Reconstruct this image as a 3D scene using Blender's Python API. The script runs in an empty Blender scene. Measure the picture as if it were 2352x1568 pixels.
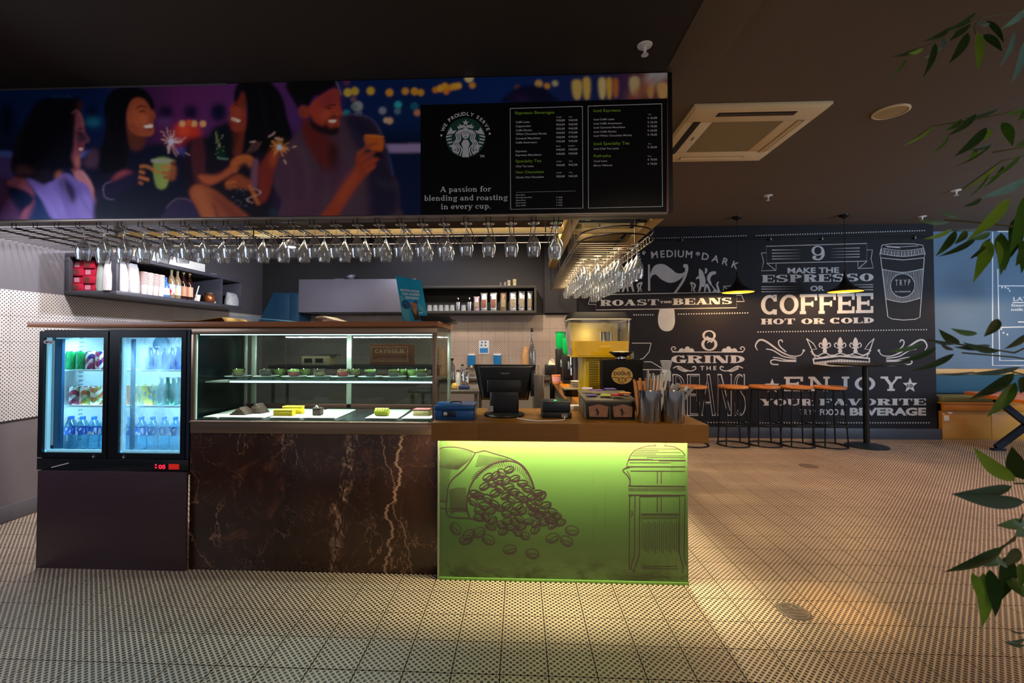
import bpy, bmesh, math, random
import numpy as np
from mathutils import Vector, Matrix
from mathutils.geometry import tessellate_polygon
random.seed(7)
SC = bpy.context.scene
COL = SC.collection
PI = math.pi

# ------------------------------------------------------------------ camera
F, YAW, PIT, CX, CY, H = 1033., .043, .021, 1149., 764., 1.364
cam = bpy.data.cameras.new('camera'); camo = bpy.data.objects.new('camera', cam); COL.objects.link(camo)
cam.sensor_width = 36.0; cam.lens = F / 2352 * 36.0
cam.shift_x = (1176 - CX) / 2352; cam.shift_y = -(784 - CY) / 2352
cam.clip_start = .05; cam.clip_end = 60
camo.location = (0, 0, H); camo.rotation_euler = (PI/2 + PIT, 0, YAW)
cam.dof.use_dof = True; cam.dof.focus_distance = 2.9; cam.dof.aperture_fstop = 3.2
SC.camera = camo
_cy, _sy, _cp, _sp = math.cos(YAW), math.sin(YAW), math.cos(PIT), math.sin(PIT)
_R = Vector((_cy, _sy, 0)); _W = Vector((-_sy*_cp, _cy*_cp, _sp)); _U = _R.cross(_W)
def at(x, y, X=None, Y=None, Z=None):
    """point of the place on the plane X=, Y= or Z= that the photograph shows at pixel x, y"""
    d = _R*((x-CX)/F) + _U*((CY-y)/F) + _W
    if X is not None: t = X/d.x
    elif Y is not None: t = Y/d.y
    else: t = (Z-H)/d.z
    return Vector((0, 0, H)) + d*t
def proj(X, Y, Z):
    v = Vector((X, Y, Z-H)); z = v.dot(_W)
    return CX + F*v.dot(_R)/z, CY - F*v.dot(_U)/z

# ------------------------------------------------------------------ world, colour, lights
SC.view_settings.view_transform = 'Standard'; SC.view_settings.look = 'None'
SC.view_settings.exposure = 0.0; SC.view_settings.gamma = 1.0
SC.view_settings.use_curve_mapping = False
SC.cycles.use_denoising = True
try: SC.cycles.denoiser = 'OPENIMAGEDENOISE'
except Exception: pass
SC.cycles.max_bounces = 10; SC.cycles.transmission_bounces = 8; SC.cycles.transparent_max_bounces = 16
SC.cycles.glossy_bounces = 4; SC.cycles.diffuse_bounces = 3
SC.cycles.sample_clamp_indirect = 4.0; SC.cycles.sample_clamp_direct = 0.0
SC.cycles.caustics_reflective = False; SC.cycles.caustics_refractive = False
w = bpy.data.worlds.new('world'); SC.world = w; w.use_nodes = True
w.node_tree.nodes['Background'].inputs[0].default_value = (.86, .84, .92, 1)
w.node_tree.nodes['Background'].inputs[1].default_value = .24

def light(kind, name, loc, target, power, color, size=.3, size_y=None, spread=None, cone=None, blend=.5):
    l = bpy.data.lights.new(name, kind); l.energy = power; l.color = color
    if kind == 'AREA':
        l.shape = 'RECTANGLE' if size_y else 'SQUARE'; l.size = size
        if size_y: l.size_y = size_y
        if spread: l.spread = spread
    if kind == 'SPOT':
        l.spot_size = cone; l.spot_blend = blend; l.shadow_soft_size = size
    if kind == 'POINT': l.shadow_soft_size = size
    o = bpy.data.objects.new(name, l); COL.objects.link(o); o.location = loc
    d = Vector(target) - Vector(loc)
    o.rotation_euler = d.to_track_quat('-Z', 'Y').to_euler()
    return o
WARM = (1, .70, .40); COOL = (.80, .86, 1.0); LIME = (1, .84, .46)
# daylight through the shop front behind and left of the camera
light('AREA', 'daylight_left_window', (-3.85, 1.65, 1.6), (-1.8, 1.7, .1), 42, (.74, .82, 1), 1.7, 1.8)
light('AREA', 'daylight_shop_front_wide', (2.5, -2.6, 1.9), (2.0, 4.0, 1.0), 26, (1, .78, .60), 4.0, 2.0)
light('AREA', 'daylight_side_window', (7.6, 2.2, 1.9), (6.6, 7.0, 1.6), 170, (.62, .80, 1), 2.2, 2.0)
# lamps in the ceiling, with some added fill lights
light('SPOT', 'ceiling_spot_bar', (-2.19, 4.2, 2.26), (-3.6, 4.7, 1.9), 150, (.88, .90, 1), .04, cone=2.6, blend=.5)
light('SPOT', 'ceiling_spot_back_box', (-1.6, 4.9, 3.0), (-1.5, 6.3, 1.8), 70, (.84, .86, 1), .04, cone=1.5, blend=.6)
light('SPOT', 'ceiling_spot_left_wall', (-3.25, 3.18, 3.0), (-3.9, 3.30, 1.2), 230, (.95, .92, 1), .35, cone=1.6, blend=.35)
light('SPOT', 'added_branch_counter_spot', (-.25, 4.3, 2.95), (.75, 4.7, .9), 330, (1, .74, .42), .05, cone=1.3, blend=.8)  # lamp added to brighten the branch counter
light('SPOT', 'ceiling_spot_bar_right', (-.3, 4.8, 3.0), (-.3, 5.8, 1.2), 190, (1, .80, .62), .05, cone=2.0, blend=.8)
light('SPOT', 'ceiling_spot_counter', (.75, 1.2, 3.0), (.8, 2.7, .95), 90, (1, .80, .55), .05, cone=1.1, blend=.8)
light('SPOT', 'ceiling_spot_floor_front', (2.9, 1.2, 3.0), (2.6, 2.9, 0), 105, (1, .60, .28), .12, cone=1.9, blend=1)
light('SPOT', 'ceiling_spot_floor_back', (3.6, 4.3, 3.0), (3.6, 4.9, 0), 195, (1, .56, .40), .2, cone=2.1, blend=1)
light('SPOT', 'ceiling_spot_floor_left', (-1.0, .9, 3.0), (-1.2, 1.9, 0), 20, (1, .74, .48), .2, cone=1.9, blend=1)
light('SPOT', 'added_amber_spot', (1.9, 2.6, 3.0), tuple(at(1930, 1390, Z=0)), 330, (1, .50, .12), .04, cone=.20, blend=1)  # narrow lamp added to imitate an amber reflection on the floor
light('AREA', 'added_rack_fill', (-1.35, 3.12, 2.9), (-1.35, 3.12, 0), 95, (1, .84, .62), 4.2, .10)  # unseen light added above the rack so the glasses sparkle
light('AREA', 'added_branch_rack_fill', (.72, 4.7, 2.37), (.72, 4.7, 0), 38, (1, .74, .42), .30, 2.6)  # light added to brighten the branch rack and the counter below
# strips of light let into the underside of the counter slab
for nm_, c_, pw_, col_, sx_, sy_ in (('counter_strip_front', (.255, 2.528, .8625), 26, (1, .90, .50), 1.40, .012), ('counter_strip_side', (.9575, 4.45, .8625), 52, (1, .86, .52), .010, 3.8)):
    o_ = light('AREA', nm_, c_, (c_[0], c_[1], 0), pw_, col_, sx_, sy_); o_.rotation_euler = (0, 0, 0)

# ------------------------------------------------------------------ materials
def lin(h):
    if isinstance(h, str):
        h = h.lstrip('#'); h = [int(h[i:i+2], 16)/255 for i in (0, 2, 4)]
    return tuple((c/12.92 if c <= .04045 else ((c+.055)/1.055)**2.4) for c in h)
PRINT_GAIN = 2.1
_M = {}
def mat(name, col, rough=.5, metal=0., emit=0., ecol=None, noise=.06, scale=20., bump=.0, trans=0., ior=1.45, coat=0., spec=.5, alpha=None):
    if name in _M: return _M[name]
    m = bpy.data.materials.new(name); m.use_nodes = True; nt = m.node_tree; N = nt.nodes; L = nt.links
    b = N['Principled BSDF']; c = lin(col)
    b.inputs['Roughness'].default_value = rough; b.inputs['Metallic'].default_value = metal
    b.inputs['Transmission Weight'].default_value = trans; b.inputs['IOR'].default_value = ior
    b.inputs['Coat Weight'].default_value = coat; b.inputs['Specular IOR Level'].default_value = spec
    b.inputs['Base Color'].default_value = (*c, 1)
    if emit:
        b.inputs['Emission Color'].default_value = (*(lin(ecol) if ecol else c), 1)
        b.inputs['Emission Strength'].default_value = emit
    if noise or bump:
        tc = N.new('ShaderNodeTexCoord'); n = N.new('ShaderNodeTexNoise'); n.inputs['Scale'].default_value = scale
        n.inputs['Detail'].default_value = 4
        L.new(tc.outputs['Object'], n.inputs['Vector'])
        if noise:
            mx = N.new('ShaderNodeMix'); mx.data_type = 'RGBA'
            mx.inputs['A'].default_value = (*[max(0, k*(1-noise*2)) for k in c], 1)
            mx.inputs['B'].default_value = (*[min(1, k*(1+noise*2)) for k in c], 1)
            L.new(n.outputs['Fac'], mx.inputs['Factor']); L.new(mx.outputs['Result'], b.inputs['Base Color'])
        if bump:
            bp = N.new('ShaderNodeBump'); bp.inputs['Strength'].default_value = bump; bp.inputs['Distance'].default_value = .01
            L.new(n.outputs['Fac'], bp.inputs['Height']); L.new(bp.outputs['Normal'], b.inputs['Normal'])
    _M[name] = m; return m
def schlick(nt):
    """mirror share of thin glass, the same from both sides"""
    N, L = nt.nodes, nt.links; g = N.new('ShaderNodeNewGeometry'); d = N.new('ShaderNodeVectorMath'); d.operation = 'DOT_PRODUCT'
    L.new(g.outputs['Incoming'], d.inputs[0]); L.new(g.outputs['Normal'], d.inputs[1]); v = d.outputs['Value']
    for op, k in (('ABSOLUTE', 0), ('SUBTRACT', 1), ('POWER', 5), ('MULTIPLY_ADD', .94)):
        n = N.new('ShaderNodeMath'); n.operation = op
        if op == 'SUBTRACT': n.inputs[0].default_value = 1; L.new(v, n.inputs[1])
        else:
            L.new(v, n.inputs[0])
            if op != 'ABSOLUTE': n.inputs[1].default_value = k
            if op == 'MULTIPLY_ADD': n.inputs[2].default_value = .045
        v = n.outputs[0]
    return v
def pane(name, tint='#ffffff', refl=1.0, rough=.02, haze=0.):
    """thin clear pane: looks through, mirrors at grazing angles"""
    if name in _M: return _M[name]
    m = bpy.data.materials.new(name); m.use_nodes = True; nt = m.node_tree; N = nt.nodes; L = nt.links
    N.clear(); o = N.new('ShaderNodeOutputMaterial'); mx = N.new('ShaderNodeMixShader')
    t = N.new('ShaderNodeBsdfTransparent'); g = N.new('ShaderNodeBsdfGlossy')
    t.inputs[0].default_value = (*lin(tint), 1); g.inputs['Roughness'].default_value = rough
    mu = N.new('ShaderNodeMath'); mu.operation = 'MULTIPLY'; mu.inputs[1].default_value = refl; mu.use_clamp = True
    L.new(schlick(nt), mu.inputs[0]); L.new(mu.outputs[0], mx.inputs[0]); L.new(t.outputs[0], mx.inputs[1]); L.new(g.outputs[0], mx.inputs[2])
    if haze:      # white haze for edge scatter, added so the glass feet read brighter
        h = N.new('ShaderNodeBsdfTranslucent'); h.inputs[0].default_value = (.95, .95, .95, 1); d_ = N.new('ShaderNodeBsdfDiffuse'); a_ = N.new('ShaderNodeMixShader'); m2 = N.new('ShaderNodeMixShader')
        a_.inputs[0].default_value = .5; L.new(h.outputs[0], a_.inputs[1]); L.new(d_.outputs[0], a_.inputs[2]); m2.inputs[0].default_value = haze
        L.new(mx.outputs[0], m2.inputs[1]); L.new(a_.outputs[0], m2.inputs[2]); mx = m2
    L.new(mx.outputs[0], o.inputs[0]); _M[name] = m; return m
class NT:
    """small node helper"""
    def __init__(s, name):
        s.m = bpy.data.materials.new(name); s.m.use_nodes = True; s.N = s.m.node_tree.nodes; s.L = s.m.node_tree.links
        s.b = s.N['Principled BSDF']; _M[name] = s.m
    def pos(s, obj=False):
        if obj: return s.N.new('ShaderNodeTexCoord').outputs['Object']
        return s.N.new('ShaderNodeNewGeometry').outputs['Position']
    def xyz(s, v):
        n = s.N.new('ShaderNodeSeparateXYZ'); s.L.new(v, n.inputs[0]); return n.outputs
    def ma(s, op, a, b=None, c=None, clamp=False):
        n = s.N.new('ShaderNodeMath'); n.operation = op; n.use_clamp = clamp
        for i, v in enumerate((a, b, c)):
            if v is None: continue
            if isinstance(v, (int, float)): n.inputs[i].default_value = v
            else: s.L.new(v, n.inputs[i])
        return n.outputs[0]
    def noise(s, v, scale, detail=4, rough=.5, dist=0):
        n = s.N.new('ShaderNodeTexNoise'); n.inputs['Scale'].default_value = scale; n.inputs['Detail'].default_value = detail
        n.inputs['Roughness'].default_value = rough; n.inputs['Distortion'].default_value = dist
        if v is not None: s.L.new(v, n.inputs['Vector'])
        return n.outputs['Fac']
    def mapv(s, v, scale):
        n = s.N.new('ShaderNodeMapping'); n.inputs['Scale'].default_value = scale; s.L.new(v, n.inputs['Vector']); return n.outputs[0]
    def mix(s, f, a, b):
        n = s.N.new('ShaderNodeMix'); n.data_type = 'RGBA'
        for k, v in (('Factor', f), ('A', a), ('B', b)):
            if isinstance(v, (int, float)): n.inputs[k].default_value = v
            elif isinstance(v, (str, tuple)): n.inputs[k].default_value = (*lin(v), 1)
            else: s.L.new(v, n.inputs[k])
        return n.outputs['Result']
    def ramp(s, v, a, b):
        n = s.N.new('ShaderNodeMapRange'); n.inputs['From Min'].default_value = a; n.inputs['From Max'].default_value = b
        s.L.new(v, n.inputs['Value']); return n.outputs[0]
    def out(s, col=None, rough=None, bump=None, bs=.3, bd=.002, metal=0):
        if col is not None: s.L.new(col, s.b.inputs['Base Color'])
        if isinstance(rough, (int, float)): s.b.inputs['Roughness'].default_value = rough
        elif rough is not None: s.L.new(rough, s.b.inputs['Roughness'])
        s.b.inputs['Metallic'].default_value = metal
        if bump is not None:
            n = s.N.new('ShaderNodeBump'); n.inputs['Strength'].default_value = bs; n.inputs['Distance'].default_value = bd
            s.L.new(bump, n.inputs['Height']); s.L.new(n.outputs['Normal'], s.b.inputs['Normal'])
        return s.m
def tilemat(name, ax, th, light_c, dark_c, rough):
    """cream tile printed with a lattice of dark lozenges, seven to a 20 cm tile"""
    n = NT(name); p = n.pos(); q = n.xyz(p)
    u = n.ma('DIVIDE', q[ax[0]], .2/7); v = n.ma('DIVIDE', q[ax[1]], .2/7)
    u = n.ma('ADD', u, TOFF[ax[0]]); v = n.ma('ADD', v, TOFF[ax[1]])
    da = n.ma('PINGPONG', n.ma('ADD', u, v), .5); db = n.ma('PINGPONG', n.ma('SUBTRACT', u, v), .5)
    mxx = n.ma('MAXIMUM', da, db); mnn = n.ma('MINIMUM', da, db)
    k = n.ma('ADD', mxx, n.ma('MULTIPLY', mnn, .25))
    f = n.ramp(k, th-.03, th+.03)
    stain = n.noise(p, 1.3, 5)
    lc = n.mix(n.ramp(stain, .3, .7), tuple(np.array(hexf(light_c))*.86), light_c)
    col = n.mix(f, dark_c, lc)
    r = n.ma('ADD', n.ma('MULTIPLY', n.noise(p, 9, 3), .18), rough-.09)
    return n.out(col, r, f, .12, .001)
def hexf(h): h = h.lstrip('#'); return tuple(int(h[i:i+2], 16)/255 for i in (0, 2, 4))
TX0 = at(1154.5, 1440, Z=0).x; TY0 = at(1150, 1474, Z=0).y
TOFF = [(-TX0/(.2/7)) % 1 + .5, (-TY0/(.2/7)) % 1 + .5, .5]
def woodmat(name, c1, c2, rough=.35, axis=0, stave=.09, length=.5, coat=.25):
    """glued staves of slightly different tone running along one axis"""
    n = NT(name); p = n.pos(); q = n.xyz(p)
    a = q[axis]; bq = q[1-axis]; zq = q[2]
    row = n.ma('FLOOR', n.ma('DIVIDE', n.ma('ADD', bq, n.ma('MULTIPLY', zq, 1.0)), stave))
    sh = n.ma('FRACT', n.ma('MULTIPLY', n.ma('SINE', n.ma('MULTIPLY', row, 12.9898)), 437.5))
    col_i = n.ma('FLOOR', n.ma('ADD', n.ma('DIVIDE', a, length), n.ma('MULTIPLY', sh, 7.0)))
    rnd = n.ma('FRACT', n.ma('MULTIPLY', n.ma('SINE', n.ma('ADD', n.ma('MULTIPLY', row, 78.233), n.ma('MULTIPLY', col_i, 39.346))), 4375.5))
    sc = [60, 60, 60]; sc[axis] = 4
    g = n.noise(n.mapv(p, sc), 1.0, 6, .6, .4)
    f = n.ma('ADD', n.ma('MULTIPLY', rnd, .55), n.ma('MULTIPLY', g, .55), clamp=True)
    n.b.inputs['Coat Weight'].default_value = coat
    return n.out(n.mix(f, c1, c2), rough, g, .08, .001)

# ------------------------------------------------------------------ mesh building
class MB:
    def __init__(s): s.v = []; s.f = []
    def add(s, vs, fs):
        o = len(s.v); s.v += [tuple(v) for v in vs]; s.f += [tuple(i+o for i in f) for f in fs]; return s
    def box(s, x0, y0, z0, x1, y1, z1):
        x0, x1 = min(x0, x1), max(x0, x1); y0, y1 = min(y0, y1), max(y0, y1); z0, z1 = min(z0, z1), max(z0, z1)
        vs = [(x0,y0,z0),(x1,y0,z0),(x1,y1,z0),(x0,y1,z0),(x0,y0,z1),(x1,y0,z1),(x1,y1,z1),(x0,y1,z1)]
        return s.add(vs, [(0,3,2,1),(4,5,6,7),(0,1,5,4),(1,2,6,5),(2,3,7,6),(3,0,4,7)])
    def cbox(s, c, d): return s.box(c[0]-d[0]/2, c[1]-d[1]/2, c[2]-d[2]/2, c[0]+d[0]/2, c[1]+d[1]/2, c[2]+d[2]/2)
    def rbox(s, x0, y0, z0, x1, y1, z1, r=.01, seg=3):
        """box with rounded vertical corners"""
        pts = []
        for cx, cy, a in ((x1-r, y1-r, 0), (x0+r, y1-r, 90), (x0+r, y0+r, 180), (x1-r, y0+r, 270)):
            for k in range(seg+1):
                t = math.radians(a + 90*k/seg); pts.append((cx+r*math.cos(t), cy+r*math.sin(t)))
        return s.prism(pts, z0, z1)
    def prism(s, pts, z0, z1, top=None):
        n = len(pts); top = top or pts
        vs = [(p[0], p[1], z0) for p in pts] + [(p[0], p[1], z1) for p in top]
        fs = [tuple(range(n-1, -1, -1)), tuple(range(n, 2*n))] + [(i, (i+1) % n, n+(i+1) % n, n+i) for i in range(n)]
        return s.add(vs, fs)
    def lathe(s, prof, n=24, c=(0, 0, 0), cap=True, closed=False):
        """prof: (r, z) from bottom to top"""
        vs = []; fs = []
        for r, z in prof:
            for k in range(n):
                t = 2*PI*k/n; vs.append((c[0]+r*math.cos(t), c[1]+r*math.sin(t), c[2]+z))
        m = len(prof)
        for i in range(m-1 if not closed else m):
            j = (i+1) % m
            for k in range(n):
                fs.append((i*n+k, i*n+(k+1) % n, j*n+(k+1) % n, j*n+k))
        if cap and not closed:
            if prof[0][0] > 1e-6: fs.append(tuple(range(n-1, -1, -1)))
            if prof[-1][0] > 1e-6: fs.append(tuple((m-1)*n+k for k in range(n)))
        return s.add(vs, fs)
    def tube(s, pts, r, n=8, cap=True, closed=False):
        pts = [Vector(p) for p in pts]; m = len(pts); vs = []; fs = []
        up = Vector((0, 0, 1)); prev = None
        for i, p in enumerate(pts):
            if closed: d = pts[(i+1) % m] - pts[i-1]
            else: d = pts[min(i+1, m-1)] - pts[max(i-1, 0)]
            d.normalize()
            if prev is None:
                a = d.cross(up)
                if a.length < 1e-3: a = d.cross(Vector((1, 0, 0)))
            else: a = prev - d*prev.dot(d)
            a.normalize(); prev = a; b = d.cross(a)
            rr = r[i] if isinstance(r, (list, tuple)) else r
            for k in range(n):
                t = 2*PI*k/n; vs.append(p + a*rr*math.cos(t) + b*rr*math.sin(t))
        for i in range(m if closed else m-1):
            j = (i+1) % m
            for k in range(n): fs.append((i*n+k, i*n+(k+1) % n, j*n+(k+1) % n, j*n+k))
        if cap and not closed: fs += [tuple(range(n-1, -1, -1)), tuple((m-1)*n+k for k in range(n))]
        return s.add(vs, fs)
    def quad(s, a, b, c, d): return s.add([a, b, c, d], [(0, 1, 2, 3)])
    def slab(s, a, b, c, d, t):
        """quad with thickness t along its normal"""
        a, b, c, d = map(Vector, (a, b, c, d)); n = (b-a).cross(d-a).normalized()*t
        return s.add([a, b, c, d, a+n, b+n, c+n, d+n], [(3,2,1,0),(4,5,6,7),(0,1,5,4),(1,2,6,5),(2,3,7,6),(3,0,4,7)])
    def xf(s, M):
        s.v = [tuple(M @ Vector(v)) for v in s.v]; return s
def mesh(name, mb, m, off=(0, 0, 0), smooth=None, bevel=0.):
    me = bpy.data.meshes.new(name)
    me.from_pydata([(v[0]-off[0], v[1]-off[1], v[2]-off[2]) for v in mb.v], [], mb.f)
    ms = m if isinstance(m, (list, tuple)) else [m]
    for k in ms: me.materials.append(k)
    if bevel or smooth is not None:
        bm = bmesh.new(); bm.from_mesh(me)
        if bevel:
            bmesh.ops.recalc_face_normals(bm, faces=bm.faces)
            es = [e for e in bm.edges if len(e.link_faces) == 2 and e.calc_face_angle(0) > .6]
            bmesh.ops.bevel(bm, geom=es, offset=bevel, segments=2, affect='EDGES', profile=.5, clamp_overlap=True)
        bm.to_mesh(me); bm.free()
        if smooth is not None:
            me.shade_smooth()
            me.set_sharp_from_angle(angle=smooth)
    return me
def setp(o, label=None, cat=None, group=None, kind=None):
    if label: o['label'] = label
    if cat: o['category'] = cat
    if group: o['group'] = group
    if kind: o['kind'] = kind
    return o
def obj(name, mb, m, parent=None, smooth=.6, bevel=0., loc=None, **kw):
    """one mesh object; coordinates in mb are the world's unless loc is given (then local)"""
    po = Vector((0, 0, 0))
    if parent is not None:
        p = parent
        while p is not None: po += p.location; p = p.parent
    off = po if loc is None else (0, 0, 0)
    o = bpy.data.objects.new(name, mesh(name, mb, m, off, smooth, bevel)); COL.objects.link(o)
    if loc is not None: o.location = loc
    if parent is not None: o.parent = parent
    return setp(o, **kw)
def thing(name, label, cat, loc=(0, 0, 0), group=None, rz=0):
    o = bpy.data.objects.new(name, None); COL.objects.link(o); o.location = loc; o.rotation_euler = (0, 0, rz)
    o.empty_display_size = .1
    return setp(o, label, cat, group)
def solo(name, label, cat, mb, m, loc=(0, 0, 0), group=None, smooth=.6, bevel=0., local=False):
    o = bpy.data.objects.new(name, mesh(name, mb, m, (0, 0, 0) if local else loc, smooth, bevel)); COL.objects.link(o)
    o.location = loc; return setp(o, label, cat, group)
def struct(name, mb, m, parent=None, smooth=.6, bevel=0.):
    return obj(name, mb, m, parent, smooth, bevel, kind='structure') if parent is None else obj(name, mb, m, parent, smooth, bevel)
def dup(root, loc, label=None, rz=None, group=None):
    r = root.copy(); COL.objects.link(r); r.location = loc
    if rz is not None: r.rotation_euler = (0, 0, rz)
    if label: r['label'] = label
    if group: r['group'] = group
    for ch in list(root.children):
        c = ch.copy(); COL.objects.link(c); c.parent = r
        for g in ch.children:
            d = g.copy(); COL.objects.link(d); d.parent = c
    return r
ORD = 'first second third fourth fifth sixth seventh eighth ninth tenth eleventh twelfth thirteenth fourteenth fifteenth sixteenth seventeenth eighteenth nineteenth twentieth twenty-first twenty-second twenty-third twenty-fourth twenty-fifth twenty-sixth twenty-seventh'.split()

# ------------------------------------------------------------------ flat art: lettering and line drawings on a plane
def ring_polys(cx, cy, rx, ry, tx, ty, a0=0, a1=360, n=None):
    n = n or max(6, int(abs(a1-a0)/12)); out = []; P = []
    for k in range(n+1):
        t = math.radians(a0+(a1-a0)*k/n); c, s = math.cos(t), math.sin(t)
        P.append(((cx+rx*c, cy+ry*s), (cx+(rx-tx)*c, cy+(ry-ty)*s)))
    for k in range(n): out.append([P[k][0], P[k+1][0], P[k+1][1], P[k][1]])
    return out
def rib_polys(pts, w):
    n = len(pts); L = []; 
    for i in range(n):
        a = pts[max(i-1, 0)]; b = pts[min(i+1, n-1)]; dx, dy = b[0]-a[0], b[1]-a[1]; l = math.hypot(dx, dy) or 1
        ww = (float(np.interp(i/max(1, n-1)*(len(w)-1), range(len(w)), w)) if isinstance(w, (list, tuple)) else w)/2
        L.append(((pts[i][0]-dy/l*ww, pts[i][1]+dx/l*ww), (pts[i][0]+dy/l*ww, pts[i][1]-dx/l*ww)))
    return [[L[i][0], L[i+1][0], L[i+1][1], L[i][1]] for i in range(n-1)]
def smooth_pts(pts, k=5, closed=False):
    P = list(pts); n = len(P); out = []
    rng = range(n if closed else n-1)
    for i in rng:
        p0 = P[(i-1) % n] if closed or i > 0 else P[0]; p1 = P[i]; p2 = P[(i+1) % n]; p3 = P[(i+2) % n] if closed or i < n-2 else P[-1]
        for j in range(k):
            t = j/k; t2 = t*t; t3 = t2*t
            out.append(tuple(.5*(2*p1[d]+(p2[d]-p0[d])*t+(2*p0[d]-5*p1[d]+4*p2[d]-p3[d])*t2+(3*p1[d]-p0[d]-3*p2[d]+p3[d])*t3) for d in (0, 1)))
    if not closed: out.append(tuple(P[-1]))
    return out
# slab and fat-face capitals built from stems, hairlines, serifs and bowls
def glyph(ch, Fs=.34, T=.08, S=.07, W=None):
    R = lambda x0, y0, x1, y1: [(x0, y0), (x1, y0), (x1, y1), (x0, y1)]
    D = lambda x0, x1, w, y0=0, y1=1: [(x0, y0), (x0+w, y0), (x1+w, y1), (x1, y1)]
    wd = {'I': Fs+2*S, 'M': 1.5, 'O': 1.08, 'N': 1.12, 'A': 1.12, 'V': 1.1, 'Y': 1.1, 'R': 1.08, 'H': 1.15, 'U': 1.1, 'T': 1.05, 'L': .92, ' ': .45, 'J': .75, '&': 1.0, '.': .35}
    W = W or wd.get(ch, 1.0); Tp = max(T, .09); P = []
    def sf(x, y0=0, w=None): 
        w = Fs if w is None else w; P.append(R(x-S, y0, x+w+S, y0+T) if y0 == 0 else R(x-S, y0-T, x+w+S, y0))
    if ch == 'I': P.append(R(S, 0, S+Fs, 1)); sf(S); sf(S, 1)
    elif ch in 'EF':
        P.append(R(S, 0, S+Fs, 1)); P.append(R(0, 1-T, W, 1)); P.append(R(S, .5-T/2, .78*W, .5+T/2))
        P.append(D(W-Tp, W-Tp, Tp, .68, 1)); P.append(R(.78*W-Tp*.8, .36, .78*W, .64))
        if ch == 'E': P.append(R(0, 0, W, T)); P.append(R(W-Tp, 0, W, .34))
        else: sf(S)
    elif ch == 'L': P.append(R(S, 0, S+Fs, 1)); sf(S, 1); P.append(R(0, 0, W, T)); P.append(R(W-Tp, 0, W, .36))
    elif ch == 'K':
        P.append(R(S, 0, S+Fs, 1)); sf(S); sf(S, 1); P.append(D(S+Fs*.8, W-.25, .12, .4, 1)); P.append(D(W-Fs, S+Fs, Fs*.9, 0, .62)); P.append(R(W-Fs-S, 0, W+.02, T)); P.append(R(W-.36, 1-T, W, 1))
    elif ch == 'T':
        x = (W-Fs)/2; P.append(R(x, 0, x+Fs, 1)); sf(x); P.append(R(0, 1-T, W, 1)); P.append(R(0, .66, Tp, 1)); P.append(R(W-Tp, .66, W, 1))
    elif ch == 'H':
        for x in (S, W-S-Fs): P.append(R(x, 0, x+Fs, 1)); sf(x); sf(x, 1)
        P.append(R(S, .5-T/2, W-S, .5+T/2))
    elif ch == 'N':
        t = max(T, Fs*.35); P.append(R(S, 0, S+t, 1)); P.append(R(W-S-t, 0, W-S, 1)); P.append(D(W-S-Fs*1.15, S, Fs*1.15)); sf(S, 0, t); sf(W-S-t, 1, t); P.append(R(0, 1-T, S+Fs, 1))
    elif ch == 'M':
        t = max(T, Fs*.35); P.append(R(S, 0, S+t, 1)); P.append(R(W-S-Fs, 0, W-S, 1)); P.append(D(W/2-Fs/2, S, Fs)); P.append(D(W/2-t/2, W-S-Fs*.6, t)); sf(S, 0, t); sf(W-S-Fs)
    elif ch in 'AV':
        t = max(T, Fs*.35)
        if ch == 'A': P.append(D(S, W/2-t*.7, t)); P.append(D(W-S-Fs, W/2-Fs*.6, Fs)); P.append(R(.25*W, .28, .72*W, .28+T)); sf(S, 0, t); sf(W-S-Fs)
        else: P.append(D(W/2-Fs*.6, S, Fs)); P.append(D(W/2-t*.3, W-S-t, t)); sf(S, 1); sf(W-S-t, 1, t)
    elif ch == 'Y':
        t = max(T, Fs*.4); x = (W-Fs)/2; P.append(R(x, 0, x+Fs, .5)); P.append(D(x, S, Fs, .42, 1)); P.append(D(x+Fs-t, W-S-t, t, .42, 1)); sf(x); sf(S, 1); sf(W-S-t, 1, t)
    elif ch in 'BRPD':
        P.append(R(S, 0, S+Fs, 1)); P.append(R(0, 1-T, S+Fs, 1)); P.append(R(0, 0, S+Fs+(S if ch in 'RP' else 0), T))
        if ch == 'D': c = S+Fs*.6; P += ring_polys(c, .5, W-c, .5, Fs, T, -90, 90)
        else:
            c = S+Fs*.9; yb = .47
            P += ring_polys(c, (1+yb)/2, (W*.95-c), (1-yb)/2, Fs*.95, T, -90, 90)
            if ch == 'B': P += ring_polys(c, (yb+T)/2, (W-c), (yb+T)/2, Fs, T, -90, 90)
            if ch == 'R': P.append(D(W-Fs*1.05, S+Fs*.9+.05, Fs*.95, 0, .5)); P.append(R(W-Fs*1.05-S, 0, W+.03, T))
    elif ch == 'O': P += ring_polys(W/2, .5, W/2, .5, Fs, T)
    elif ch in 'CG':
        P += ring_polys(W/2, .5, W/2, .5, Fs, T, 38, 322); P.append(R(W*.86-Tp, .66, W*.86+Tp*.3, 1))
        if ch == 'C': P.append(R(W*.86-Tp, 0, W*.86+Tp*.3, .26))
        else: P.append(R(W-Fs*1.05, .02, W-.02, .44)); P.append(R(W-Fs*1.05-S, .44-T, W+S, .44))
    elif ch == 'S':
        P += ring_polys(W*.47, .73, W*.44, .27, Fs*.85, T, 35, 265); P += ring_polys(W*.53, .27, W*.44, .27, Fs*.85, T, -145, 85)
        P.append([(W*.12, .62), (W*.5, .42), (W*.9, .36), (W*.55, .62)]); P.append(R(W*.8-Tp/2, .68, W*.88, 1)); P.append(R(W*.1, 0, W*.16+Tp/2, .32))
    elif ch == 'U':
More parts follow.
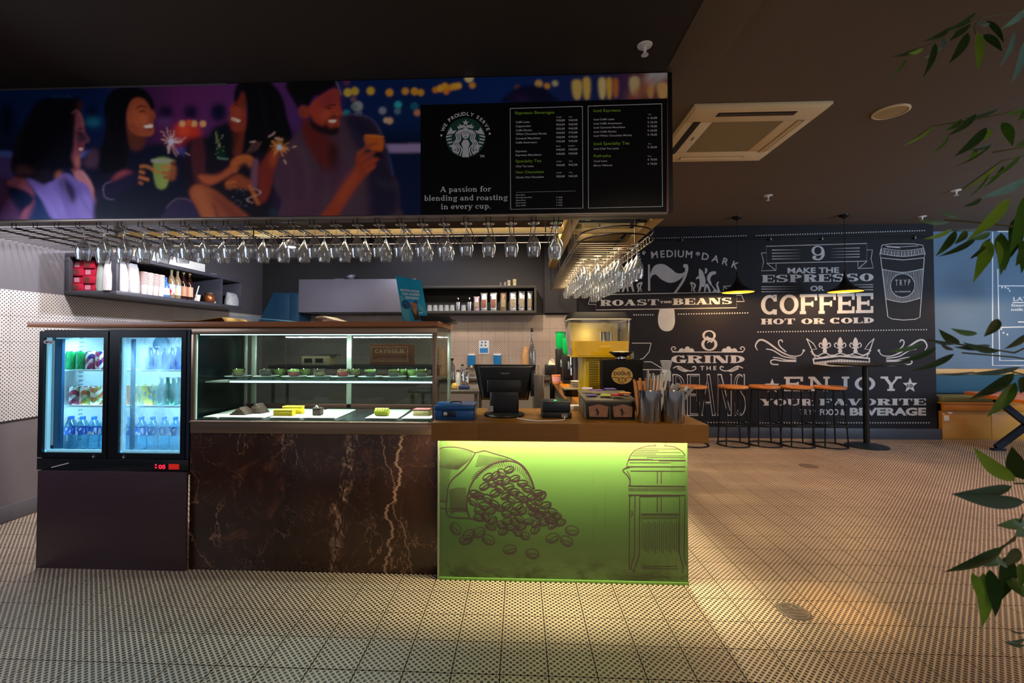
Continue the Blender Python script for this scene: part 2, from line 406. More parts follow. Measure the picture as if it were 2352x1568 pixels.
        t = max(T, Fs*.35); P.append(R(S, .35, S+Fs, 1)); P.append(R(W-S-t, .35, W-S, 1)); P += ring_polys((S+W-S)/2, .36, W/2-S, .36, Fs*.9, T*1.1, 180, 330); P += ring_polys((S+W-S)/2, .36, W/2-S, .36, t, T, 300, 360); sf(S, 1); sf(W-S-t, 1, t)
    elif ch == 'J': x = W-S-Fs; P.append(R(x, .3, x+Fs, 1)); sf(x, 1); P += ring_polys(x+Fs-(x+Fs)/2, .3, (x+Fs)/2, .3, Fs*.9, T, 180, 360)
    elif ch == '&': P += ring_polys(W*.42, .76, .24, .24, Fs*.5, T); P += ring_polys(W*.42, .27, .36, .29, Fs*.6, T); P.append(D(W*.85, W*.3, Fs*.5, 0, .6))
    elif ch == '.': P.append(R(.06, 0, .06+Fs, Fs))
    return P, W
# small roman letters with slab serifs, for the slogan
def lower(ch):
    F_, T, S, X = .15, .09, .06, .66
    R = lambda x0, y0, x1, y1: [(x0, y0), (x1, y0), (x1, y1), (x0, y1)]
    P = []; W = .62
    def stem(x, y0, y1, b=True, t=True):
        P.append(R(x, y0, x+F_, y1))
        if b: P.append(R(x-S, y0, x+F_+S, y0+T))
        if t: P.append(R(x-S*1.3, y1-T, x+F_, y1))
    o = lambda cx, rx, a0=0, a1=360, cy=X/2, ry=X/2: P.extend(ring_polys(cx, cy, rx, ry, F_, T, a0, a1))
    if ch == ' ': return [], .34
    if ch == '.': return [R(.04, 0, .2, .16)], .26
    if ch == 'A': g, W = glyph('A', .2, .09, .06, .95); return g, W
    if ch == 'a': stem(.4, 0, X*.8, True, False); o(.28, .27, 0, 150, X*.7, X*.3); o(.27, .24, 0, 360, .2, .2); W = .66
    elif ch == 'b': stem(.1, 0, 1.0, False); o(.36, .28); W = .68
    elif ch == 'c': o(.32, .3, 45, 315); P.append(R(.42, X*.62, .56, X*.9)); W = .6
    elif ch == 'd': stem(.42, 0, 1.0); o(.3, .28); W = .7
    elif ch == 'e': o(.31, .29, 0, 320); P.append(R(.1, X/2-.03, .58, X/2+.05)); W = .63
    elif ch == 'f': P.append(R(.14, 0, .14+F_, .8)); P.append(R(.06, 0, .4, T)); P.append(R(.02, X-T, .42, X)); o(.36, .22, 20, 180, .8, .22); W = .46
    elif ch == 'g': o(.3, .27, 0, 360, X*.62, X*.38); o(.31, .3, 0, 360, -.1, .17); P.append(R(.45, X-.1, .66, X)); W = .66
    elif ch == 'i': stem(.1, 0, X); P.append(R(.08, .8, .08+F_*1.2, .98)); W = .36
    elif ch == 'l': stem(.1, 0, 1.0); W = .36
    elif ch == 'n': stem(.1, 0, X); stem(.46, 0, X*.6, True, False); o(.37, .24, 0, 160, X*.55, X*.45); W = .74
    elif ch == 'u': P.append(R(.08, .2, .08+F_, X)); P.append(R(0, X-T, .2, X)); stem(.44, 0, X); o(.3, .22, 180, 340, .24, .24); W = .72
    elif ch == 'o': o(.32, .31); W = .66
    elif ch == 'p': stem(.1, -.3, X); o(.36, .28); W = .68
    elif ch == 'r': stem(.1, 0, X); o(.38, .2, 20, 170, X*.66, X*.34); W = .54
    elif ch == 's': o(.27, .23, 30, 270, X*.72, X*.28); o(.27, .23, -150, 90, X*.28, X*.28); W = .54
    elif ch == 't': P.append(R(.12, .1, .12+F_, .9)); P.append(R(.02, X-T, .4, X)); o(.32, .2, 180, 330, .18, .18); W = .44
    elif ch in 'vy':
        P.append([(.22, 0), (.38, 0), (.2, X), (.04, X)]); P.append([(.26, 0), (.36, 0), (.62, X), (.52, X)]); P.append(R(-.02, X-T, .26, X)); P.append(R(.44, X-T, .68, X)); W = .66
        if ch == 'y': P.append([(.1, -.3), (.22, -.3), (.36, .05), (.26, .05)]); P.append(R(.02, -.32, .2, -.2))
    return P, W
_TG = {}
def textgeo(s, bold=0.0):
    """triangulated built-in sans lettering, unit size: (verts, faces, width)"""
    k = (s, bold)
    if k in _TG: return _TG[k]
    cu = bpy.data.curves.new('t', 'FONT'); cu.body = s; cu.size = 1.0; cu.resolution_u = 3; cu.offset = bold; cu.fill_mode = 'FRONT'
    o = bpy.data.objects.new('t', cu); COL.objects.link(o); dg = bpy.context.evaluated_depsgraph_get()
    me = o.evaluated_get(dg).to_mesh(); v = [(q.co.x, q.co.y) for q in me.vertices]; f = [tuple(p.vertices) for p in me.polygons]
    o.evaluated_get(dg).to_mesh_clear(); bpy.data.objects.remove(o); bpy.data.curves.remove(cu)
    if v:
        x0 = min(a[0] for a in v); x1 = max(a[0] for a in v); v = [(a[0]-x0, a[1]) for a in v]; wd = x1-x0
    else: wd = 1
    _TG[k] = (v, f, wd); return _TG[k]
CAPH = .729
class Art:
    """draws in photograph pixels on a plane of the place; every stroke lies on that plane, layers a hair apart"""
    def __init__(s, P, step=.0008): s.P = P; s.mb = MB(); s.step = step
    def pg(s, pts, lay=0):
        s.k = (getattr(s, 'k', 0)+1) % 11; lay += s.k*.04
        if len(pts) > 4:
            tr = tessellate_polygon([[Vector((p[0], p[1], 0)) for p in pts]])
            s.mb.add([s.P(p[0], p[1], lay) for p in pts], tr)
        else: s.mb.add([s.P(p[0], p[1], lay) for p in pts], [tuple(range(len(pts)))])
    def polys(s, pl, lay=0):
        for p in pl: s.pg(p, lay)
    def line(s, pts, w=2., lay=0, sm=0, closed=False):
        if sm: pts = smooth_pts(pts, sm, closed)
        if closed: pts = list(pts)+[pts[0], pts[1]]
        s.polys(rib_polys(pts, w), lay)
    def ell(s, cx, cy, rx, ry, lay=0, n=24, rot=0):
        c, q = math.cos(rot), math.sin(rot)
        s.pg([(cx+rx*math.cos(2*PI*k/n)*c-ry*math.sin(2*PI*k/n)*q, cy+rx*math.cos(2*PI*k/n)*q+ry*math.sin(2*PI*k/n)*c) for k in range(n)], lay)
    def oval(s, cx, cy, rx, ry, w=2., lay=0, rot=0, a0=0, a1=360, n=24):
        c, q = math.cos(rot), math.sin(rot); pts = []
        for k in range(n+1):
            t = math.radians(a0+(a1-a0)*k/n); pts.append((cx+rx*math.cos(t)*c-ry*math.sin(t)*q, cy+rx*math.cos(t)*q+ry*math.sin(t)*c))
        s.polys(rib_polys(pts, w), lay)
    def dots(s, x0, y0, x1, y1, n, r, lay=0):
        for k in range(n):
            t = k/(n-1); s.ell(x0+(x1-x0)*t, y0+(y1-y0)*t, r, r, lay, 8)
    def fit(s, polys_or_geo, width, x0, yb, x1, h, sl=0., lay=0):
        pass
    def slab(s, txt, x0, y0, x1, y1, h, h1=None, Fs=.34, T=.08, S=.07, gap=.12, lay=0, f=None):
        """letters from baseline left (x0,y0) to baseline right (x1,y1); cap height h (h1 at the right end)"""
        h1 = h1 or h; g = []; x = 0
        for ch in txt:
            P, W = (f(ch) if f else glyph(ch, Fs, T, S)); g.append((x, P)); x += W + (gap if ch != ' ' else 0)
        tot = x-gap
        for ox, P in g:
            for p in P:
                q = []
                for a, b in p:
                    t = (a+ox)/tot; hh = h+(h1-h)*t; q.append((x0+(x1-x0)*t, y0+(y1-y0)*t-b*hh))
                s.pg(q, lay)
    def text(s, txt, x0, y0, x1, y1, h, bold=0., lay=0, arc=None):
        v, f, wd = textgeo(txt, bold)
        if not v: return
        q = []
        for a, b in v:
            t = a/wd; b = b/CAPH*h
            if arc:
                cx, cy, r, a0, a1 = arc; th = math.radians(a0+(a1-a0)*t); q.append((cx+(r+b)*math.cos(th), cy-(r+b)*math.sin(th)))
            else: q.append((x0+(x1-x0)*t, y0+(y1-y0)*t-b))
        s.mb.add([s.P(a, b, lay) for a, b in q], f)
    def arctext(s, txt, cx, cy, rx, ry, a0, a1, h, bold=0.02, lay=0, wide=1.0):
        n = len(txt)
        ws = [1.25 if c in 'MW' else .5 if c in 'I*' else .6 if c == ' ' else 1. for c in txt]; tot = sum(ws); acc = 0
        for c, wq in zip(txt, ws):
            t = (acc+wq/2)/tot; acc += wq; th = math.radians(a0+(a1-a0)*t)
            if c == ' ': continue
            v, f, wd = textgeo(c, bold); px, py = cx+rx*math.cos(th), cy-ry*math.sin(th)
            tx, ty = math.sin(th)*rx, math.cos(th)*ry; l = math.hypot(tx, ty); tx, ty = tx/l, ty/l
            k = h/CAPH*wide
            s.mb.add([s.P(px+(a-wd/2)*k*tx+b/CAPH*h*ty*1, py+(a-wd/2)*k*ty-b/CAPH*h*tx*1, lay) for a, b in v], f)
def onY(Y, step=.0008): return lambda x, y, lay=0: at(x, y, Y=Y-step*lay)
def onX(X, step=.0008): return lambda x, y, lay=0: at(x, y, X=X+step*lay)
# ================================================================== the room
TS = .2
tile_floor = tilemat('floor_tile_print', (0, 1), .36, '#c0ac96', '#1d130d', .40)
tile_wallx = tilemat('wall_tile_print_side', (1, 2), .25, '#dcd8d8', '#3c383e', .32)
tile_wally = tilemat('wall_tile_print_back', (0, 2), .31, '#c4b2a4', '#2a2222', .32)
grout = mat('grout', '#2c241c', .85, scale=40)
paint_dark = mat('paint_charcoal', '#27272c', .62, noise=.05, scale=3, bump=.02)
paint_grey = mat('paint_warm_grey', '#5e5c64', .65, noise=.05, scale=3, bump=.02)
paint_wain = mat('paint_wainscot_grey', '#6b6369', .7, noise=.08, scale=4, bump=.03)
paint_ceil = mat('paint_ceiling_taupe', '#65584b', .8, noise=.04, scale=2)
paint_ceil_d = mat('paint_ceiling_black', '#2c2520', .75, noise=.05, scale=2)
paint_beam = mat('paint_ceiling_beam', '#665848', .8, noise=.04, scale=2)
mural_bg = mat('mural_navy', '#1b1a20', .6, noise=.1, scale=2.5, spec=.2)
chalk_blue = mat('paint_slate_blue', '#587490', .6, noise=.14, scale=1.6)
steel = mat('brushed_steel', '#9b948c', .28, .9, noise=.04, scale=60)
steel_dk = mat('dark_steel', '#55504c', .35, .8, noise=.04, scale=60)
chrome = mat('chrome', '#d8d8da', .12, 1., noise=0)
black = mat('black_plastic', '#0d0e10', .42, noise=.05)
blackm = mat('black_metal', '#121316', .38, .4, noise=.05)
white = mat('white_plastic', '#e4e2dc', .45, noise=.03)
offw = mat('off_white', '#d9cdb4', .5, noise=.04)
wood_top = woodmat('counter_oak', '#5f3a08', '#8f5f12', .42, 0, .10, .55, .05)
wood_top_y = woodmat('branch_counter_oak', '#8a5210', '#bd7c1e', .33, 1, .10, .55)
wood_case = woodmat('case_top_walnut', '#8a4c20', '#b87038', .4, 0, .6, 3.)
wood_seat = woodmat('stool_seat_wood', '#9a5a24', '#c98240', .4, 0, .06, .4)
wood_bench = woodmat('bench_pine', '#a87428', '#d19a42', .45, 0, .5, 1.5)
clear = pane('clear_pane', '#f4fbfa', 1.0)
clearg = pane('greenish_pane', '#eef6f2', .5)
glass = pane('glass', '#f2f5f8', 4.2, .03, .055)

FX0, FX1, FY0, FY1 = -3.9, 8.6, -1.2, 7.1
floor = struct('floor', MB().box(FX0-.1, FY0, -.12, FX1, FY1+.1, -.0025), grout)
tile_mb = MB(); g_ = .0021; b_ = .0012; hw = TS/2-g_
tile_mb.add([(-hw, -hw, -.006), (hw, -hw, -.006), (hw, hw, -.006), (-hw, hw, -.006), (-hw, -hw, -b_), (hw, -hw, -b_), (hw, hw, -b_), (-hw, hw, -b_),
             (-hw+b_, -hw+b_, 0), (hw-b_, -hw+b_, 0), (hw-b_, hw-b_, 0), (-hw+b_, hw-b_, 0)],
            [(0,1,5,4),(1,2,6,5),(2,3,7,6),(3,0,4,7),(4,5,9,8),(5,6,10,9),(6,7,11,10),(7,4,8,11),(8,9,10,11)])
tile_me = mesh('floor_tile', tile_mb, tile_floor)
cells = []; rest = MB()
i0 = math.floor((FX0-TX0)/TS); i1 = math.ceil((FX1-TX0)/TS); j0 = math.floor((FY0-TY0)/TS); j1 = math.ceil((FY1-TY0)/TS)
for i in range(i0, i1):
    for j in range(j0, j1):
        x, y = TX0+(i+.5)*TS, TY0+(j+.5)*TS
        if not (FX0+.01 < x < FX1 and y < FY1): continue
        vis = False
        if y > .9:
            px, py = proj(x, y, 0); vis = -30 < px < 2380 and py < 1600
        if -2.85 < x < .9 and 2.75 < y: vis = False
        cells.append((0 if vis else 1, x*x+y*y, x, y))
cells.sort()
for k, (nv, d, x, y) in enumerate(cells):
    if k < 300:
        o = bpy.data.objects.new('floor_tile', tile_me); COL.objects.link(o); o.parent = floor; o.location = (x, y, 0)
    else: rest.add([(a+x, b+y, c) for a, b, c in tile_mb.v], tile_mb.f)
obj('floor_tiling', rest, tile_floor, floor, None, kind='stuff')

ceiling = struct('ceiling', MB().box(FX0-.1, FY0-.2, 3.05, FX1, FY1+.2, 3.2), paint_ceil)
# black field of the ceiling over the counter and the paler boxed strip beside it
obj('black_ceiling_field', MB().box(FX0, FY0, 3.036, .90, 2.80, 3.05), paint_ceil_d, ceiling)
obj('boxed_strip', MB().box(.90, FY0, 3.030, 1.19, 2.73, 3.05), paint_beam, ceiling, bevel=.002)

WX = -3.9; WY = 6.65
wl = struct('wall_left', MB().box(WX-.15, FY0, 0, WX, WY+.3, 3.05), paint_grey)
obj('wainscot', MB().box(WX-.01, FY0, .0, WX+.006, WY, .757), paint_wain, wl)
obj('tile_edge_strip', MB().box(WX-.01, FY0, .752, WX+.009, WY, .766), mat('edge_trim_dark', '#2c2a30', .4), wl, bevel=.001)
# 20 cm tiles of the band on the left wall
def wtile(axis):
    m_ = MB(); h_ = TS/2-.0008
    if axis == 'x': m_.box(-.004, -h_, -h_, .007, h_, h_)
    else: m_.box(-h_, -.007, -h_, h_, .004, h_)
    return m_
TB = .766
wt = mesh('wall_tile', wtile('x'), tile_wallx, bevel=.0008)
y = TY0 + math.floor((2.6-TY0)/TS)*TS
while y < WY-.02:
    for r in range(5):
        o = bpy.data.objects.new('wall_tile', wt); COL.objects.link(o); o.parent = wl; o.location = (WX, y+TS/2 if y+TS < WY+.05 else WY-TS/2, TB+TS*(r+.5))
    y += TS
sb = struct('baseboard_left', MB().box(WX, FY0, 0, WX+.018, WY, .125), mat('baseboard_grey', '#5a5860', .5), bevel=.003)

wb = struct('wall_back', MB().box(WX-.15, WY, 0, .84, WY+.2, 3.05), paint_dark)
wt2 = mesh('wall_tile', wtile('y'), tile_wally, bevel=.0008)
for i in range(24):
    x = .84-TS*(i+.5)
    if x < WX: break
    for r in range(5):
        o = bpy.data.objects.new('wall_tile', wt2); COL.objects.link(o); o.parent = wb; o.location = (x, WY, TB+TS*(r+.5))
obj('corner_pilaster', MB().box(.36, WY-.10, 1.79, .83, WY, 3.05), paint_dark, wb, bevel=.004)

MY = 6.62
wm = struct('wall_mural', MB().box(.84, MY, 0, 5.875, FY1+.1, 3.05), mural_bg)
struct('baseboard_mural', MB().box(.84, MY-.04, 0, 5.905, MY, .15), mat('baseboard_navy', '#3a3e4b', .45), bevel=.004)
wr = struct('wall_right_back', MB().box(5.875, 7.1, 0, FX1, 7.3, 3.05), chalk_blue)

# ------------------------------------------------------------------ the mural print
mw = mat('mural_white', '#b4b4b8', .6, noise=.10, scale=6)
md = mat('mural_dark', '#18171c', .6, noise=.06, scale=2.5, spec=.2)
PM = onY(MY-.0012, .0010)
def cv(o, s): return lambda x, y: (o[0]+x/s, o[1]+y/s)
m4 = cv((1420, 500), 3.178); m5 = cv((1420, 740), 3.178); m6 = cv((1220, 470), 4.3556)
def M(f, pts): return [f(*p) for p in pts]
A = Art(PM); K = Art(PM)      # white print, and dark print that lies over it
S2 = 3.178
# dotted rules
A.dots(1424, 550, 1713, 541, 52, 1.5); A.dots(*m4(1010, 130), *m4(2235, 93), 70, 1.5)
A.dots(*m4(115, 708), *m4(252, 708), 9, 1.6); A.dots(*m4(441, 703), *m4(944, 694), 28, 1.6)
A.dots(*m4(1020, 833), *m4(2250, 816), 64, 1.6)
A.dots(1500, 970, 1720, 970, 34, 1.6); A.dots(*m5(1036, 733), *m5(2268, 733), 64, 1.6)
# 7: ... *MEDIUM*DARK over flames, ribbon ROAST THE BEANS
A.arctext('LIGHT', 1570, 802, 190, 212, 139, 124, 15, .02)
for ch, x, y, r in (('N', 1428, 599, -.38), ('E', 1468, 590, -.22), ('*', 1480, 585, -.1)):
    v, f, wd = textgeo(ch, .02); c, q = math.cos(r), math.sin(r)
    A.mb.add([PM(x+((a-wd/2)*c+b*q)*21, y+((a-wd/2)*q-b*c)*21+6) for a, b in v], f)
A.arctext('MEDIUM', 1548, 986, 390, 396, 98, 83.5, 16.5, .015, wide=1.0)
A.arctext('*DARK', 1548, 986, 390, 396, 83, 67.5, 16.5, .015, wide=1.05)
# the swash seven
A.pg(M(m6, [(1168, 598), (1188, 598), (1192, 862), (1170, 862)]))
up = smooth_pts(M(m6, [(1192, 690), (1225, 620), (1275, 594), (1335, 598), (1400, 640), (1450, 680), (1500, 686), (1540, 668), (1552, 640)]), 5)
dn = smooth_pts(M(m6, [(1192, 740), (1215, 706), (1250, 700), (1300, 745), (1370, 778), (1430, 775), (1490, 745), (1528, 705), (1552, 640)]), 5)
for k in range(len(up)-1):
    A.pg([up[k], up[k+1], dn[k+1], dn[k]])
A.line(M(m6, [(1548, 600), (1556, 650), (1520, 760), (1436, 885)]), [8, 7, 6, 5], sm=4); A.ell(*m6(1540, 612), 4.6, 4.6)
A.pg(M(m6, smooth_pts([(1286, 1046), (1270, 1120), (1272, 1190), (1300, 1245), (1352, 1266), (1408, 1250), (1436, 1190), (1438, 1120), (1430, 1040)], 4)))
def flame(f, mir=1, cx=0):
    g = lambda x, y: f(cx+mir*(x-cx), y)
    for pts, w in (([(1600, 870), (1612, 820), (1596, 780), (1640, 800), (1625, 850), (1640, 872)], 2.4), ([(1680, 870), (1700, 780), (1690, 650), (1730, 760), (1715, 820)], 4.4),
                   ([(1735, 870), (1745, 820), (1760, 800), (1790, 872)], 3), ([(1740, 690), (1752, 660), (1745, 635)], 3), ([(1800, 800), (1775, 740), (1800, 690), (1850, 680)], 5.0),
                   ([(1800, 800), (1850, 860), (1880, 872), (1860, 800), (1875, 770)], 2.6), ([(1650, 745), (1672, 720), (1680, 740)], 2.6), ([(1820, 872), (1840, 850), (1850, 872)], 2.4)):
        n = len(pts); A.line([g(*p) for p in pts], [1.75*w*(.3+.7*math.sin(PI*min(1, (k+.7)/(n*3)))) for k in range((n-1)*3+1)], sm=3)
flame(m6); flame(m6, -1, 1352)
A.line(M(m6, [(648, 900), (2056, 872), (2056, 1030), (648, 1052)]), 1.7, closed=True)
for a in ([(655, 898), (768, 838), (768, 895)], [(655, 842), (768, 838)], [(645, 900), (600, 905), (572, 995), (648, 998)], [(1925, 870), (1925, 815), (2010, 812)], [(2056, 905), (2105, 905), (2132, 968), (2056, 968)], [(1925, 815), (1995, 868)]):
    A.line(M(m6, a), 1.5)
A.slab('ROAST', *m6(690, 1012), *m6(1278, 1004), 13.6, None, .36, .09, .09, .06)
A.slab('THE', *m6(1288, 984), *m6(1408, 982), 4.6, None, .36, .12, .09, .06)
A.slab('BEANS', *m6(1416, 1002), *m6(2012, 992), 14.6, None, .36, .09, .09, .06)
# 8 GRIND THE BEANS
A.polys(ring_polys(*m5(663, 96), 15.5, 12, 5.5, 3)); A.polys(ring_polys(*m5(665, 160), 18.5, 15, 6.8, 3.2)); A.line(M(m5, [(640, 110), (690, 140)]), 8); A.line(M(m5, [(700, 110), (650, 150)]), 2)
A.line(M(m5, [(395, 217), (912, 217)]), 2)
for mi in (0, 1):
    g = (lambda x, y: m5(x, y)) if not mi else (lambda x, y: m5(1310-x, y))
    A.line([g(*p) for p in [(445, 215), (400, 212), (388, 190), (405, 178), (420, 190), (408, 198)]], 2.2, sm=4)
    for q in ([(440, 212), (455, 190), (480, 195), (475, 212)], [(480, 212), (495, 178), (520, 182), (515, 212)], [(515, 212), (530, 188), (552, 200), (550, 214)]): A.pg([g(*p) for p in smooth_pts(q, 3, True)])
    A.line([g(*p) for p in [(400, 335), (440, 320), (490, 345), (530, 355), (565, 340), (560, 322), (540, 328)]], 2.4, sm=4)
    for d in (0, 8, 16): A.line([g(*p) for p in [(430, 322+d), (480, 350+d*.6), (520, 352)]], 1.3, sm=4)
A.slab('GRIND', *m5(388, 297), *m5(922, 297), 17.5, None, .34, .09, .08, .08)
A.text('T H E', *m5(598, 348), *m5(716, 348), 9.5, .02)
A.slab('BEANS', *m5(395, 682), *m5(935, 682), 96, None, .26, .055, .02, .14)
K.slab('BEANS', *m5(402, 676), *m5(928, 676), 91.5, None, .20, .02, .0, .26, 1)
# banner with 9, MAKE THE ESPRESSO OR COFFEE HOT OR COLD
A.line(M(m4, [(1080, 208), (1815, 187), (1815, 316), (1085, 332)]), 1.6, closed=True)
for a in ([(1045, 256), (1080, 256)], [(1045, 256), (1062, 322), (1045, 387), (1152, 383), (1152, 335)], [(1085, 332), (1150, 383)], [(1815, 235), (1856, 233), (1845, 300), (1862, 366), (1750, 370), (1750, 320)], [(1815, 318), (1755, 368)]): A.line(M(m4, a), 1.5)
for y in (235, 258, 280, 300):
    A.pg(M(m4, [(1122, y-3), (1340, y-2), (1122, y+4)])); A.pg(M(m4, [(1762, y-18), (1545, y-10), (1762, y-12)]))
A.polys(ring_polys(*m4(1457, 240), 14.5, 11.5, 6.2, 3)); A.line(M(m4, [(1493, 240), (1494, 275), (1470, 303), (1425, 300)]), [7.5, 7, 4, 3], sm=4); A.ell(*m4(1432, 290), 4.6, 4.6)
A.text('MAKE THE', *m4(1236, 404), *m4(1612, 400), 12.6, .03)
A.slab('ESPRESSO', *m4(1048, 472), *m4(1864, 462), 17, 18, .36, .09, .08, .07)
A.text('OR', *m4(1402, 533), *m4(1505, 531), 11.5, .03)
for y in (503, 520, 540): A.pg(M(m4, [(1045, y-3), (1335, y-1), (1045, y+3)])); A.pg(M(m4, [(1860, y-18), (1700, y-14), (1860, y-12)]))
A.slab('COFFEE', *m4(1042, 708), *m4(1862, 694), 45.5, 46, .24, .15, .06, .07)
A.slab('HOT', *m4(1042, 778), *m4(1290, 776), 13, None, .36, .1, .08, .07); A.slab('OR', *m4(1336, 776), *m4(1505, 774), 13, None, .36, .1, .08, .07); A.slab('COLD', *m4(1545, 772), *m4(1866, 768), 13, None, .36, .1, .08, .07)
# the paper cup
A.line(M(m4, [(1925, 200), (1990, 190), (2160, 190), (2222, 200), (2240, 262), (2232, 292), (2080, 308), (1915, 292), (1910, 262)]), 1.6, closed=True)
A.line(M(m4, [(1912, 262), (2080, 282), (2238, 262)]), 1.3, sm=4); A.line(M(m4, [(1932, 222), (2080, 240), (2225, 222)]), 1.3, sm=4)
for k in range(26): t = k/25; A.line(M(m4, [(1924+t*300, 226+20*math.sin(PI*t)), (1915+t*316, 262+22*math.sin(PI*t))]), 1.0 if k % 2 else 2.0)
A.line(M(m4, [(1950, 206), (2060, 212), (2190, 204)]), 1.2, sm=4); A.pg(M(m4, [(1960, 214), (2060, 222), (2050, 212), (1965, 206)]))
A.line(M(m4, [(1916, 294), (1968, 722), (2000, 738), (2080, 746), (2170, 740), (2202, 725), (2234, 294)]), 1.7)
A.line(M(m4, [(1926, 375), (2080, 398), (2226, 372)]), 1.5, sm=5); A.line(M(m4, [(1952, 592), (2080, 616), (2206, 585)]), 1.5, sm=5)
for k in range(24): t = (k+.5)/24; b = 22*math.sin(PI*t); A.line(M(m4, [(1928+t*296, 376+b), (1954+t*250, 590+b)]), 1.1)
K.ell(*m4(2076, 494), 26.8, 26, 1); K.oval(*m4(2076, 494), 27.8, 27, .1, 1)
A.text('T R Y P', *m4(2022, 495), *m4(2132, 493), 14.5, .0, 2); A.text('CO WORKROOM', *m4(2020, 545), *m4(2132, 543), 3.4, .02, 2)
A.oval(*m4(2076, 494), 28, 27.2, 1.3, 1)
# scrolls and crown
for mi in (0, 1):
    g = (lambda x, y: m5(x, y)) if not mi else (lambda x, y: m5(3256-x, y))
    A.line([g(*p) for p in [(1018, 205), (1002, 170), (1030, 130), (1080, 140), (1180, 210), (1260, 245), (1330, 240), (1354, 205)]], [1.5, 3, 4, 4.4, 3.6, 2.6, 2, 3], sm=5)
    A.line([g(*p) for p in [(1225, 215), (1180, 175), (1170, 140), (1190, 128), (1200, 145)]], 2.8, sm=5)
    A.line([g(*p) for p in [(1080, 195), (1130, 205), (1210, 250), (1300, 262)]], 2.6, sm=5)
    A.line([g(*p) for p in [(1170, 308), (1125, 305), (1112, 285), (1140, 272), (1200, 282), (1300, 285)]], 2.8, sm=5)
    A.line([g(*p) for p in [(1130, 255), (1180, 262), (1230, 275), (1300, 275)]], 2.2, sm=5)
    A.ell(*g(1354, 206), 3, 3)
A.pg(M(m5, [(1418, 262), (1620, 240), (1838, 258), (1838, 300), (1730, 320), (1560, 322), (1425, 305)]))
K.pg(M(m5, [(1430, 272), (1620, 252), (1828, 268), (1828, 284), (1620, 268), (1432, 290)]), 1)
for k in range(20): x = 1440+k*20; K.line(M(m5, [(x, 270), (x+2, 300)]), .8, 2)
A.line(M(m5, [(1375, 118), (1440, 262)]), 2.2); A.line(M(m5, [(1868, 118), (1815, 258)]), 2.2)
for a in ([(1375, 118), (1425, 155), (1448, 195), (1412, 200)], [(1868, 118), (1828, 155), (1800, 195), (1840, 200)]): A.line(M(m5, a), 2.0, closed=True)
for cx, h in ((1508, 112), (1620, 108), (1732, 110)):
    A.pg(M(m5, smooth_pts([(cx, h), (cx-18, 140), (cx-8, 175), (cx+8, 175), (cx+18, 140)], 3, True)))
    for s_ in (-1, 1): A.line(M(m5, [(cx+s_*8, 180), (cx+s_*28, 150), (cx+s_*42, 165), (cx+s_*34, 182)]), 2.4, sm=4)
    A.line(M(m5, [(cx-26, 186), (cx+26, 184)]), 3); A.pg(M(m5, [(cx-10, 188), (cx+10, 188), (cx+16, 215), (cx, 228), (cx-16, 215)]))
A.line(M(m5, [(1405, 210), (1450, 245), (1508, 222), (1560, 245), (1620, 225), (1680, 242), (1732, 222), (1790, 240), (1845, 205)]), 2.4, sm=4)
A.line(M(m5, [(1412, 230), (1480, 255), (1560, 238), (1620, 250), (1690, 236), (1770, 250), (1838, 225)]), 1.6, sm=4)
# ENJOY YOUR FAVORITE FOOD & BEVERAGE
A.slab('ENJOY', *m5(1210, 502), *m5(2068, 500), 33, None, .2, .14, .1, .28)
A.slab('YOUR', *m5(1035, 607), *m5(1425, 607), 15, None, .36, .1, .08, .08); A.slab('FAVORITE', *m5(1468, 606), *m5(2245, 604), 15, None, .36, .1, .08, .08)
A.text('T R Y P', *m5(1325, 676), *m5(1440, 676), 14, -.01); A.text('FOOD &', *m5(1472, 676), *m5(1655, 676), 14, .03)
A.text('BEVERAGE', *m5(1690, 677), *m5(2248, 677), 17, .045)
def star(a, cx, cy, r, lay=0):
    P = [(cx+(r if k % 2 == 0 else r*.42)*math.sin(PI*k/5), cy-(r if k % 2 == 0 else r*.42)*math.cos(PI*k/5)) for k in range(10)]
    a.pg(P, lay)
for c in ((1124, 466), (2130, 460)): star(A, *m5(*c), 18); K.text('10', m5(*c)[0]-6, m5(*c)[1]+5, m5(*c)[0]+6, m5(*c)[1]+5, 8.5, .02, 2)
# the drawn cup at the juice machine
for a in ([(100, 152), (242, 152)], [(240, 154), (225, 215), (185, 262), (160, 270)], [(190, 288), (240, 288), (330, 342)], [(180, 345), (330, 345)]): A.line(M(m5, a), 1.7)
obj('white_print', A.mb, mw, wm, None, kind='stuff'); obj('dark_print', K.mb, md, wm, None, kind='stuff')

# chalk drawing on the far blue wall
B = Art(onY(7.099, .001)); m7 = cv((1990, 500), 2.801)
for a in ([(812, 90), (812, 950), (1100, 950)], [(845, 330), (858, 918), (1100, 918)], [(850, 438), (1100, 438)], [(858, 705), (1100, 700)], [(845, 88), (1100, 88)], [(940, 545), (1100, 545)], [(975, 670), (1100, 670)]): B.line(M(m7, a), 2.6)
for x, y in ((873, 448), (895, 448), (912, 455), (922, 470), (867, 716), (882, 740), (907, 750)): B.ell(*m7(x, y), 2.2, 2.2)
B.text('LATTE', *m7(945, 534), *m7(1100, 532), 9, .02); B.text('Steamed', *m7(932, 570), *m7(1060, 570), 6, .02); B.text('milk is', *m7(932, 598), *m7(1050, 598), 6, .02)
obj('chalk_drawing', B.mb, mat('chalk_white', '#d5dce2', .7), wr, None, kind='stuff')
